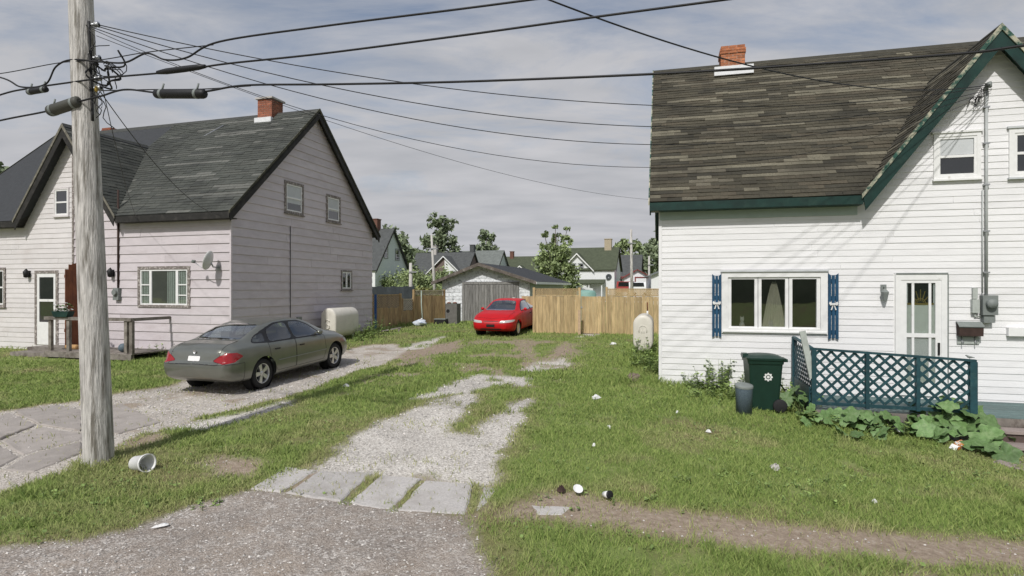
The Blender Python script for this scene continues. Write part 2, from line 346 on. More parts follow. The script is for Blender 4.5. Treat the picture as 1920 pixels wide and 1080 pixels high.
zz = gz(fx_, fy_)+np.where(fine, (fbm(fx_, fy_, .9, 41)-.5)*.05*(1-road_m)*(1-gr_m*.7)+(fbm(fx_, fy_, 5, 44)-.5)*.014, 0)
zz = zz-.02*gr_m-.012*dirt_m
nxg, nyg = len(gx), len(gy); ii = np.arange(nxg*nyg).reshape(nyg, nxg)
quads = np.stack([ii[:-1,:-1].ravel(), ii[:-1,1:].ravel(), ii[1:,1:].ravel(), ii[1:,:-1].ravel()], 1)
def ground_material():
    m = bpy.data.materials.new('lawn_gravel_and_dirt'); m.use_nodes = True; t = m.node_tree; N = t.nodes; L = t.links; b = N['Principled BSDF']
    b.inputs['Roughness'].default_value = .95; b.inputs['Specular IOR Level'].default_value = .2
    tcn = N.new('ShaderNodeTexCoord'); V = tcn.outputs['Object']
    at_ = N.new('ShaderNodeAttribute'); at_.attribute_name = 'cover'; sp = N.new('ShaderNodeSeparateColor'); L.new(at_.outputs['Color'], sp.inputs[0])
    def noise(s, d=6, r=.6):
        n = N.new('ShaderNodeTexNoise'); n.inputs['Scale'].default_value = s; n.inputs['Detail'].default_value = d; n.inputs['Roughness'].default_value = r; L.new(V, n.inputs['Vector']); return n.outputs['Fac']
    def ramp(x, *st):
        c = N.new('ShaderNodeValToRGB'); e = c.color_ramp.elements
        while len(e) < len(st): e.new(.5)
        for q, (p, k) in zip(e, st): q.position = p; q.color = (*k, 1)
        L.new(x, c.inputs[0]); return c.outputs[0]
    def mixc(f, A, B):
        q = N.new('ShaderNodeMix'); q.data_type = 'RGBA'; L.new(f, q.inputs[0]); L.new(A, q.inputs[6]); L.new(B, q.inputs[7]); return q.outputs[2]
    grass = ramp(noise(3.5, 8), (.3, (.14,.18,.052)), (.5, (.19,.24,.075)), (.72, (.255,.28,.11)))
    dry = ramp(noise(9, 6), (.3, (.14,.115,.055)), (.7, (.26,.215,.12)))
    c = mixc(at_.outputs['Alpha'], grass, dry)
    dirt = ramp(noise(14, 8, .7), (.3, (.22,.17,.125)), (.55, (.35,.28,.215)), (.75, (.46,.40,.335)))
    c = mixc(sp.outputs[2], c, dirt)
    def stones(scale, lo, mid, hi):
        v = N.new('ShaderNodeTexVoronoi'); v.inputs['Scale'].default_value = scale; L.new(V, v.inputs['Vector'])
        s2 = N.new('ShaderNodeSeparateColor'); L.new(v.outputs['Color'], s2.inputs[0])
        col = ramp(s2.outputs[0], (.0, lo), (.45, mid), (1, hi))
        return col, v.outputs['Distance']
    g1, d1 = stones(58, (.36,.335,.305), (.55,.525,.485), (.78,.76,.725)); g2a, d2 = stones(75, (.21,.182,.158), (.325,.288,.255), (.46,.415,.375)); g2b, d3 = stones(44, (.23,.205,.185), (.30,.275,.25), (.60,.57,.54))
    sp3 = N.new('ShaderNodeMapRange'); sp3.inputs[1].default_value = .42; sp3.inputs[2].default_value = .62; L.new(noise(6, 4), sp3.inputs[0]); g2 = mixc(sp3.outputs[0], g2a, g2b)
    dust = N.new('ShaderNodeMapRange'); dust.inputs[1].default_value = .50; dust.inputs[2].default_value = .74; dust.inputs[4].default_value = .8; L.new(noise(.8, 7, .65), dust.inputs[0]); g2 = mixc(dust.outputs[0], g2, dirt)
    big = ramp(noise(1.3, 5), (.3, (.78,.76,.74)), (.7, (1.1,1.08,1.05)))
    def mul(A, B):
        q = N.new('ShaderNodeMix'); q.data_type = 'RGBA'; q.blend_type = 'MULTIPLY'; q.inputs[0].default_value = 1; L.new(A, q.inputs[6]); L.new(B, q.inputs[7]); return q.outputs[2]
    c = mixc(sp.outputs[0], c, mul(g1, big)); c = mixc(sp.outputs[1], c, mul(g2, big)); L.new(c, b.inputs['Base Color'])
    bp = N.new('ShaderNodeBump'); bp.inputs['Strength'].default_value = .7; bp.inputs['Distance'].default_value = .012; bp.invert = True
    L.new(d1, bp.inputs['Height']); L.new(bp.outputs[0], b.inputs['Normal'])
    return m
M['ground'] = ground_material()
gme = npmesh('ground', np.stack([fx_, fy_, zz], 1), quads, M['ground'], True)
ca = gme.color_attributes.new('cover', 'FLOAT_COLOR', 'POINT')
ca.data.foreach_set('color', np.stack([gr_m, road_m, np.clip(dirt_m*(1-st_m), 0, 1), dry_m], 1).astype(np.float32).ravel())
finish(link('ground', gme), kind='structure')
gfx, gfy = gx, gy; ZG = zz.reshape(nyg, nxg)
def zsurf(X, Y):          # height of the built sheet (bilinear)
    X = np.asarray(X, float); Y = np.asarray(Y, float)
    i = np.clip(np.searchsorted(gfx, X)-1, 0, nxg-2); j = np.clip(np.searchsorted(gfy, Y)-1, 0, nyg-2)
    a = (X-gfx[i])/(gfx[i+1]-gfx[i]); b = (Y-gfy[j])/(gfy[j+1]-gfy[j])
    return (ZG[j,i]*(1-a)+ZG[j,i+1]*a)*(1-b)+(ZG[j+1,i]*(1-a)+ZG[j+1,i+1]*a)*b
def zs1(X, Y): return float(zsurf(X, Y))

# wooded ridge across the street, behind the viewer (what the windows mirror)
hv = []; hf = []
for i in range(61):
    a = math.pi+math.pi*i/60*1.0; r = 95
    for k in range(5):
        rr = r+k*16; hgt = [ -1, 9, 15, 17, -1][k]*(.7+.5*float(vnoise(i*.35, k*.6, 1, 5)))
        hv.append((rr*math.cos(a)*1.3, rr*math.sin(a)*.8+5, hgt))
hf = [(i*5+k, i*5+k+1, (i+1)*5+k+1, (i+1)*5+k) for i in range(60) for k in range(4)]
M['hill'] = pm('wooded_hill', (.085,.105,.06), .95, .4, .25, (.13,.14,.09), .1, .45, .6)
finish(link('hill', npmesh('hill', hv, hf, M['hill'], True)), kind='structure')

# house frames (street fronts): origin corner and turn
LO, LT = Vector((-8.31, 17.35, 0)), rad(16.6)
RO, RT = Vector((3.27, 12.95, 0)), rad(14.7)
def front(x, y, o, th):
    a = (x-960)/F; c, s = math.cos(th), math.sin(th); t = (a*o[1]-o[0])/(c+a*s); return t, HC+(HY-y)*(o[1]-s*t)/F
def side(x, y, o, th):
    a = (x-960)/F; c, s = math.cos(th), math.sin(th); t = (a*o[1]-o[0])/(s-a*c); return t, HC+(HY-y)*(o[1]+c*t)/F
def hl(o, th, x, y, z=0): return Vector((o[0]+x*math.cos(th)+y*math.sin(th), o[1]-x*math.sin(th)+y*math.cos(th), z))

# ---------------------------------------------------------------- grass: blades over the lawn
M['grass'] = None
def grass_material():
    m = bpy.data.materials.new('grass_blades'); m.use_nodes = True; t = m.node_tree; N = t.nodes; L = t.links; b = N['Principled BSDF']
    b.inputs['Roughness'].default_value = .6; b.inputs['Specular IOR Level'].default_value = .25
    at_ = N.new('ShaderNodeAttribute'); at_.attribute_name = 'dry'
    geo = N.new('ShaderNodeNewGeometry')
    nm_ = N.new('ShaderNodeMix'); nm_.data_type = 'VECTOR'; nm_.inputs[0].default_value = .55; L.new(geo.outputs['Normal'], nm_.inputs[4]); nm_.inputs[5].default_value = (0, 0, 1)
    nn_ = N.new('ShaderNodeVectorMath'); nn_.operation = 'NORMALIZE'; L.new(nm_.outputs[1], nn_.inputs[0]); L.new(nn_.outputs[0], b.inputs['Normal'])
    c1 = N.new('ShaderNodeValToRGB'); e = c1.color_ramp.elements; e[0].color = (.185,.28,.066,1); e[1].color = (.42,.50,.16,1); e.new(.55).color = (.29,.385,.105,1)
    L.new(geo.outputs['Random Per Island'], c1.inputs[0])
    c2 = N.new('ShaderNodeValToRGB'); e = c2.color_ramp.elements; e[0].color = (.31,.35,.12,1); e[1].color = (.58,.53,.29,1)
    L.new(geo.outputs['Random Per Island'], c2.inputs[0])
    q = N.new('ShaderNodeMix'); q.data_type = 'RGBA'; L.new(at_.outputs['Fac'], q.inputs[0]); L.new(c1.outputs[0], q.inputs[6]); L.new(c2.outputs[0], q.inputs[7])
    L.new(q.outputs[2], b.inputs['Base Color'])
    tr = N.new('ShaderNodeBsdfTranslucent'); L.new(q.outputs[2], tr.inputs[0]); ms = N.new('ShaderNodeMixShader'); ms.inputs[0].default_value = .38
    L.new(b.outputs[0], ms.inputs[1]); L.new(tr.outputs[0], ms.inputs[2]); L.new(ms.outputs[0], N['Material Output'].inputs[0])
    return m
M['grass'] = grass_material()
rs = np.random.RandomState(7)
def cast(n, y0, y1, dens_pow):     # ground points spread by distance, inside the view plus a margin
    Y = y0+(y1-y0)*rs.rand(n)**dens_pow
    X = (rs.rand(n)*2-1)*(Y*1.02+1.2)
    return X, Y
chunks = [(230000, 4.3, 9, 1.0), (270000, 9, 17, 1.15), (120000, 17, 31, 1.1)]
BX, BY = [], []
for n, a, b, p in chunks:
    X, Y = cast(n, a, b, p); BX.append(X); BY.append(Y)
BX = np.concatenate(BX); BY = np.concatenate(BY)
r_, g_, d_, dr_, st_ = masks(BX, BY)
clump = fbm(BX, BY, 1.7, 61); lush = fbm(BX, BY, .45, 66)
keep = np.clip((1-r_)*(1-g_)*(1-.93*d_)*(.35+1.1*clump), 0, 1)
keep *= 1-.72*sst(.62, .74, fbm(BX, BY, 2.3, 27))
keep = np.maximum(keep, st_*.9)
keep = np.maximum(keep, .06*g_*(clump > .55))
c, s = math.cos(LT), math.sin(LT); lx = (BX-LO.x)*c-(BY-LO.y)*s; ly = (BX-LO.x)*s+(BY-LO.y)*c
keep[(lx < .05) & (ly > -.03) & (ly < 8.2)] = 0
c, s = math.cos(RT), math.sin(RT); rx = (BX-RO.x)*c-(BY-RO.y)*s; ry = (BX-RO.x)*s+(BY-RO.y)*c
keep[(rx > -.05) & (ry > -.03)] = 0; keep[(rx > 2.55) & (ry > -1.75)] = 0
ok = rs.rand(len(BX)) < keep
BX, BY, dr_, clump, d_, g_, st_, lush, rx, ry, lx, ly = [q[ok] for q in (BX, BY, dr_, clump, d_, g_, st_, lush, rx, ry, lx, ly)]
n = len(BX)
Hh = (.030+.055*rs.rand(n)**1.4)*(.65+.9*clump)*(1-.35*dr_)*(.7+.6*lush)
# taller growth along walls, round the pole and on the left verge
pole_d = np.hypot(BX+5.49, BY-7.8); Hh *= 1+1.3*np.exp(-(pole_d/.45)**2)
Hh *= 1+1.6*np.exp(-((rx+.35)/.35)**2)*(ry > -.3)+.9*np.exp(-((ry+.2)/.25)**2)*(rx > -.2)*(rx < 2.6)+1.2*np.exp(-((lx-.35)/.3)**2)*(ly > 1)+.9*np.exp(-((ly+.2)/.3)**2)*(lx < 0)
Hh *= 1+1.1*sst(.74, .9, vnoise(BX, BY, 2.6, 91))
Hh[st_ > .4] *= .7
dist = BY
Wd = (.0028+.0030*rs.rand(n))*np.clip(dist/6.5, .8, 4)
az = rs.rand(n)*2*np.pi; lean = (.25+.9*rs.rand(n))*Hh; ld = rs.rand(n)*2*np.pi
Z0 = zsurf(BX, BY)-.006
ax_, ay_ = np.cos(az)*Wd, np.sin(az)*Wd; lx_, ly_ = np.cos(ld)*lean, np.sin(ld)*lean
V = np.empty((n, 5, 3), np.float32)
V[:,0] = np.stack([BX-ax_, BY-ay_, Z0], 1); V[:,1] = np.stack([BX+ax_, BY+ay_, Z0], 1)
V[:,2] = np.stack([BX+.35*lx_-ax_*.8, BY+.35*ly_-ay_*.8, Z0+Hh*.6], 1); V[:,3] = np.stack([BX+.35*lx_+ax_*.8, BY+.35*ly_+ay_*.8, Z0+Hh*.6], 1)
V[:,4] = np.stack([BX+lx_, BY+ly_, Z0+Hh], 1)
b5 = (np.arange(n)*5)[:,None]
T = np.concatenate([b5+np.array([0,1,3]), b5+np.array([0,3,2]), b5+np.array([2,3,4])], 0)
me = npmesh('grass', V.reshape(-1,3), T, M['grass'])
dryv = np.clip(dr_*1.0+.75*d_+.35*g_+.25*(rs.rand(n)-.5)-.45*(lush > .55), 0, 1)*.8
a_ = me.attributes.new('dry', 'FLOAT', 'POINT'); a_.data.foreach_set('value', np.repeat(dryv, 5).astype(np.float32))
finish(link('grass', me), 'short mown grass with dry patches covering the yards', 'grass', kind='stuff')
# clover and dandelion leaves low in the lawn
nb = 9000; X, Y = cast(nb, 4.3, 15, 1.0); q = masks(X, Y); kk = (rs.rand(nb) < (1-q[0])*(1-q[1])*(1-q[2])*sst(.42, .62, fbm(X, Y, .9, 71)))
c, s = math.cos(RT), math.sin(RT); rx = (X-RO.x)*c-(Y-RO.y)*s; ry = (X-RO.x)*s+(Y-RO.y)*c; kk &= ~((rx > -.05) & (ry > -.05)) & ~((rx > 2.55) & (ry > -1.75))
X, Y = X[kk], Y[kk]; nb = len(X); sz = .010+.016*rs.rand(nb); a = rs.rand(nb)*6.283; zt = zsurf(X, Y)+.012+.035*rs.rand(nb); ti = (rs.rand(nb)-.5)*1.2; tj = (rs.rand(nb)-.5)*1.2
P4 = []
for k in range(4):
    ca_, sa_ = np.cos(a+k*math.pi/2)*sz, np.sin(a+k*math.pi/2)*sz; P4.append(np.stack([X+ca_, Y+sa_, zt+ca_*ti+sa_*tj], 1))
M['clover'] = pm('clover_leaf', (.17,.245,.07), .6, .3, 8, island=.35)
finish(link('clover', npmesh('clover', np.stack(P4, 1).reshape(-1,3), (np.arange(nb)*4)[:,None]+np.arange(4), M['clover'])), 'small clover leaves growing low in the lawn', 'clover', kind='stuff')
# loose gravel stones
M['pebble'] = pm('gravel_stone', (.52,.495,.465), .9, .25, 20, island=.4)
nb = 75000; X, Y = cast(nb, 4.2, 16, 1.0); q = masks(X, Y); kk = rs.rand(nb) < np.maximum(np.maximum(q[1]*.85, q[0]*.7), q[2]*.10)*.9
X, Y = X[kk], Y[kk]; nb = len(X); sz = (.006+.012*rs.rand(nb)**2.5)*np.clip(Y/7, .9, 1.6); zt = zsurf(X, Y)+sz*.25
oc = np.array([(1,0,0),(0,1,0),(-1,0,0),(0,-1,0),(0,0,.75),(0,0,-.6)], float); a = rs.rand(nb)*6.283; ca_, sa_ = np.cos(a), np.sin(a)
PV = np.empty((nb, 6, 3)); jit = .7+.6*rs.rand(nb, 6)
for k, (x, y, z) in enumerate(oc):
    PV[:,k,0] = X+sz*jit[:,k]*(x*ca_-y*sa_); PV[:,k,1] = Y+sz*jit[:,k]*(x*sa_+y*ca_)*.85; PV[:,k,2] = zt+sz*z*jit[:,k]
T = np.concatenate([(np.arange(nb)*6)[:,None]+np.array(f) for f in [(0,1,4),(1,2,4),(2,3,4),(3,0,4)]], 0)
finish(link('gravel', npmesh('gravel', PV.reshape(-1,3), T, M['pebble'])), 'loose pale gravel stones on the drives and road edge', 'gravel', kind='stuff')

# ---------------------------------------------------------------- paving slabs
def slab(name, pts, parent, mat, th=.05, top=.022, seed=0):
    rr = random.Random(seed); P = [G(*p) for p in pts]; ring = []
    for i, p in enumerate(P):
        q = P[(i+1) % len(P)]; k = max(2, int((q-p).length/.16))
        for j in range(k):
            s_ = p.lerp(q, j/k); w = .018 if j else .01
            ring.append(Vector((s_.x+rr.uniform(-w, w), s_.y+rr.uniform(-w, w), 0)))
    c = sum(ring, Vector())/len(ring); mb = MB(); n = len(ring)
    tilt = (rr.uniform(-.006, .006), rr.uniform(-.006, .006))
    def tz(v, d=0): return zs1(v.x, v.y)*.5+gh(v.x, v.y)*.5+top+tilt[0]*(v.x-c.x)*3+tilt[1]*(v.y-c.y)*3-d
    inn = [c+(v-c)*(1-.025/max((v-c).length, .05)) for v in ring]
    vs = [(v.x, v.y, tz(v, th)) for v in ring]+[(v.x, v.y, tz(v, .012)) for v in ring]+[(v.x, v.y, tz(v)) for v in inn]+[(c.x, c.y, tz(c))]
    fs = [(i, (i+1) % n, n+(i+1) % n, n+i) for i in range(n)]+[(n+i, n+(i+1) % n, 2*n+(i+1) % n, 2*n+i) for i in range(n)]+[(2*n+i, 2*n+(i+1) % n, 3*n) for i in range(n)]
    mb.add(vs, fs); return mb.build(name, mat, parent)
pv = bpy.data.objects.new('pavement', None); COL.objects.link(pv); pv['kind'] = 'structure'
for i, q in enumerate([[(468,919),(536,876),(594,881),(526,925)], [(536,926),(602,881),(698,885),(640,942)], [(652,944),(715,891),(788,898),(733,956)],
      [(744,958),(797,902),(886,906),(872,966)], [(893,960),(906,908),(936,912),(900,955)], [(948,966),(984,944),(1068,947),(1055,964)]]):
    slab('slab', q, pv, M['conc'], seed=i, top=.013 if i < 4 else -.004)
pv = bpy.data.objects.new('parking_pad', None); COL.objects.link(pv); pv['kind'] = 'structure'
M['conc2'] = pm('weathered_pad_concrete', (.37,.335,.305), .9, .12, 6, (.27,.24,.215), 2.0, .48, .72, .5, 60, rand=.06)
for i, q in enumerate([[(-80,802),(18,770),(68,795),(0,823)], [(74,795),(26,769),(110,758),(154,766),(152,806)], [(4,827),(74,800),(154,811),(152,822),(42,851)],
      [(-70,866),(0,833),(36,854),(-34,888)], [(44,855),(152,828),(152,846),(64,882),(8,878)], [(160,764),(230,757),(300,790),(222,812),(158,806)]]):
    slab('slab', q, pv, M['conc2'], seed=20+i, top=.008)

# ---------------------------------------------------------------- house building blocks
MPF = lambda s, o, z: (s, -o, z)           # street front at y = 0
MPR = lambda s, o, z: (o, s, z)            # gable end facing +x at x = 0
MPL = lambda s, o, z: (-o, s, z)           # gable end facing -x at x = 0
def mbox(mb, mp, s0, s1, o0, o1, z0, z1, m=0):
    P = [mp(s, o, z) for z in (z0, z1) for s, o in ((s0,o0),(s1,o0),(s1,o1),(s0,o1))]
    return mb.add(P, [(0,3,2,1),(4,5,6,7),(0,1,5,4),(1,2,6,5),(2,3,7,6),(3,0,4,7)], m)
def boards(wall, name, mp, z0, z1, course, lims, ops, mat, lip=.017, joint=None, rr=None, gap=.0):
    z = z0; row = 0
    while z < z1-.02:
        zt = min(z+course, z1); a0, b0 = lims(z+.001); a1, b1 = lims(zt-.001)
        if b0-a0 < .05: break
        if b1 < a1: a1 = b1 = (a1+b1)/2
        cuts = [min(a0,a1), max(b0,b1)]
        segs = [(cuts[0], cuts[1], z, zt)]
        for (s0, s1, oz0, oz1) in ops:
            new = []
            for (p, q, u, v) in segs:
                if s1 <= p or s0 >= q or oz1 <= u+.012 or oz0 >= v-.012: new.append((p, q, u, v)); continue
                if s0 > p: new.append((p, s0, u, v))
                if s1 < q: new.append((s1, q, u, v))
                if oz0 > u+.012: new.append((max(p,s0), min(q,s1), u, oz0))
                if oz1 < v-.012: new.append((max(p,s0), min(q,s1), oz1, v))
            segs = new
        segs.sort(); groups = []
        for sg in segs:
            if groups and any(abs(sg[0]-k[1]) < 1e-6 for k in groups[-1]) : groups[-1].append(sg)
            else: groups.append([sg])
        if joint:
            out = []
            for g in groups:
                if len(g) == 1 and g[0][1]-g[0][0] > joint*1.2 and abs((b0-a0)-(b1-a1)) < .01:
                    p, q, u, v = g[0]; x = p+joint*rr.uniform(.35, 1.1); last = p
                    while x < q-.4: out.append([(last, x-.003, u, v)]); last = x+.003; x += joint*rr.uniform(.8, 1.15)
                    out.append([(last, q, u, v)])
                else: out.append(g)
            groups = out
        for g in groups:
            mb = MB()
            for (p, q, u, v) in g:
                f0 = (u-z)/(zt-z); f1 = (v-z)/(zt-z)
                def cl(s, f):
                    return min(max(s, a0+(a1-a0)*f), b0+(b1-b0)*f)
                dl = (rr.uniform(-.0025, .0035) if rr else 0)
                lo = .003+(lip+dl-.003)*(1-f0); hi = .003+(lip-.003)*(1-f1)
                P = [mp(cl(p,f0), .0005, u), mp(cl(q,f0), .0005, u), mp(cl(q,f0), lo, u+gap), mp(cl(p,f0), lo, u+gap), mp(cl(p,f1), .0005, v), mp(cl(q,f1), .0005, v), mp(cl(q,f1), hi, v), mp(cl(p,f1), hi, v)]
                mb.add(P, [(0,3,2,1),(4,5,6,7),(0,1,5,4),(1,2,6,5),(2,3,7,6),(3,0,4,7)])
            mb.build(name, mat, wall)
        z = zt; row += 1
def window(h, mp, s0, s1, z0, z1, trim, sash, tw=.09, split=True, blind=None, glass=None, sill=True, mull=(), cap=None, bars=()):
    """s0..z1 is the outside of the trim"""
    mb = MB(); po = .042
    mbox(mb, mp, s0, s0+tw, .0, po, z0, z1); mbox(mb, mp, s1-tw, s1, .0, po, z0, z1)
    mbox(mb, mp, s0+tw, s1-tw, .0, po, z1-tw, z1); mbox(mb, mp, s0+tw, s1-tw, .0, po, z0, z0+tw*.8)
    w = mb.build('window', trim, h)
    if sill: mbox(MB(), mp, s0-.02, s1+.02, .0, .075, z0-.035, z0-.001).build('sill', cap or trim, w)
    if cap: mbox(MB(), mp, s0-.03, s1+.03, .0, .065, z1+.001, z1+.04).build('cap', cap, w)
    a, b, c, d = s0+tw, s1-tw, z0+tw*.8, z1-tw; t = min(.045, (b-a)*.12)
    xs = [a]+[a+(b-a)*m for m in mull]+[b]
    for p, q in zip(xs[:-1], xs[1:]):
        f = MB(); mbox(f, mp, p, p+t, .004, .030, c, d); mbox(f, mp, q-t, q, .004, .030, c, d)
        mbox(f, mp, p+t, q-t, .004, .030, d-t, d); mbox(f, mp, p+t, q-t, .004, .030, c, c+t)
        mid = (c+d)/2
        if split: mbox(f, mp, p+t, q-t, .004, .034, mid-.025, mid+.025)
        for bz in (bars if not split else ()): mbox(f, mp, p+t, q-t, .004, .028, c+(d-c)*bz-.018, c+(d-c)*bz+.018)
        fo = f.build('sash', sash, w)
        for u, v in ([(c+t, mid-.025), (mid+.025, d-t)] if split else [(c+t, d-t)]):
            mbox(MB(), mp, p+t-.003, q-t+.003, .004, .010, u-.003, v+.003).build('pane', glass or M['glass_dark'], w)
        if blind:
            bz = d-t-(d-c-2*t)*blind
            mbox(MB(), mp, p+t+.004, q-t-.004, .0105, .0125, max(bz, c+t), d-t-.004).build('blind', M['blind'], w)
    return w
SHMESH = {}
class Shingles:
    def __init__(s, key, nm): s.items = []; s.key = key; s.nm = nm
    def slope(s, O, U, V, rows, vmax, expo, tab, rr, streak=.22):
        """O eave origin, U along, V up the slope (unit vectors); rows(v) -> (u0, u1)"""
        Nn = U.cross(V).normalized(); v = 0; r = 0
        if Nn.z < 0: Nn = -Nn
        while v < vmax-expo*.4:
            u0, u1 = rows(v+expo*.5)
            if u1-u0 > .05:
                off = (r % 2)*tab*.5+rr.uniform(-.03, .03); u = u0-((u0*7.3+off) % tab); lt = 0; tone = 0
                p_st = streak*(.25+1.6*rr.random()**2)
                while u < u1:
                    a, b = max(u, u0), min(u+tab-.004, u1)
                    if lt <= 0:
                        if rr.random() < p_st*.42: tone = rr.choice((4,4,5)); lt = rr.choice((1,1,2,2,3,4,6,9))
                        else: tone = rr.choice((0,0,1,1,2,3)); lt = rr.randint(1, 3)
                    lt -= 1
                    if b-a > .03: s.items.append((O+U*a+V*(v+rr.uniform(-.006,.006)+.008*math.sin(u*1.7+r*.35))+Nn*rr.choice((0,0,0,.003,.007)), U, V, Nn, b-a, expo*1.02, tone, abs((b-a)-(tab-.004)) < .002, tab))
                    u += tab
            v += expo; r += 1
    def emit(s, roof, world, nmax=300):
        cam_p = Vector((0, 0, HC)); it = sorted(s.items, key=lambda q: ((world @ q[0])-cam_p).length)
        single = [q for q in it if q[7]][:nmax]; ids = set(id(q) for q in single)
        def corners(q, o=None):
            O, U, V, Nn, w, e, tn, fl, tab = q; t0, t1 = .014, .004
            P = [O, O+U*w, O+U*w+V*e, O+V*e]
            return P+[P[0]+Nn*t0, P[1]+Nn*t0, P[2]+Nn*t1, P[3]+Nn*t1]
        FS = [(0,3,2,1),(4,5,6,7),(0,1,5,4),(1,2,6,5),(2,3,7,6),(3,0,4,7)]
        mb = MB()
        for q in it:
            if id(q) not in ids: mb.add(corners(q), FS, q[6])
        mats = [M['%s%d' % (s.key, i)] for i in range(6)]
        if mb.v: finish(mb.build('shingles', mats, roof), kind='stuff')
        for q in single:
            O, U, V, Nn, w, e, tn, fl, tab = q; k = (s.key, tn, round(w, 3), round(e, 3))
            if k not in SHMESH:
                c = corners((Vector(), Vector((1,0,0)), Vector((0,1,0)), Vector((0,0,1)), w, e, tn, fl, tab)); SHMESH[k] = MB().add(c, FS).mesh('shingle', mats[tn])
            o = link('shingle', SHMESH[k], roof); mt = Matrix.Identity(4)
            for i in range(3): mt[i][0], mt[i][1], mt[i][2], mt[i][3] = U[i], V[i], Nn[i], O[i]
            o.matrix_local = mt
def plate(mb, P, t, m=0):            # thick slab under a planar polygon
    P = [Vector(p) for p in P]; nn = (P[1]-P[0]).cross(P[2]-P[0]).normalized()
    if nn.z < 0: nn = -nn
    n = len(P); vs = P+[p-nn*t for p in P]
    return mb.add(vs, [tuple(range(n)), tuple(range(n,2*n))[::-1]]+[(i,n+i,n+(i+1)%n,(i+1)%n) for i in range(n)], m)
BR = {}
def chimney(h, x, y, z0, z1, w, mat, d=None, cap=False, flash=True):
    d = d or w; ins = .008
    core = MB().box(x-w/2+ins, x+w/2-ins, y-d/2+ins, y+d/2-ins, z0, z1-.01).build('chimney', M['mortar'], h)
    bl, bh, bd = .205, .062, .05
    k = mat.name
    if k not in BR: BR[k] = [MB().box(-l/2, l/2, 0, bd, 0, bh).mesh('brick', mat) for l in (bl, bl*.48)]
    z = z1-.075; r = 0
    while z > z0:
        for ang, L_, ox, oy in ((0, w, 0, -d/2), (math.pi/2, d, w/2, 0), (math.pi, w, 0, d/2), (-math.pi/2, d, -w/2, 0)):
            n = max(1, int(round(L_/(bl+.012)))); st = L_/n; flare = .025 if r in (1, 2) and not cap else 0
            half = r % 2
            for i in range(n+half):
                s_ = -L_/2+st*(i+.5-.5*half); me = BR[k][0]
                sc = st/(bl+.012)
                if half and i in (0, n): s_ = -L_/2+st*.25 if i == 0 else L_/2-st*.25; me = BR[k][1]
                b = link('brick', me, core); b.scale = (sc, 1, 1)
                b.matrix_local = Matrix.Translation((x+ox, y+oy, z)) @ Matrix.Rotation(ang, 4, 'Z') @ Matrix.Translation((s_, -flare, 0)) @ Matrix.Scale(sc, 4, (1,0,0))
        z -= .075; r += 1
    if cap: MB().box(x-w/2-.06, x+w/2+.06, y-d/2-.06, y+d/2+.06, z1+.001, z1+.06).build('cap', M['conc'], core)
    return core
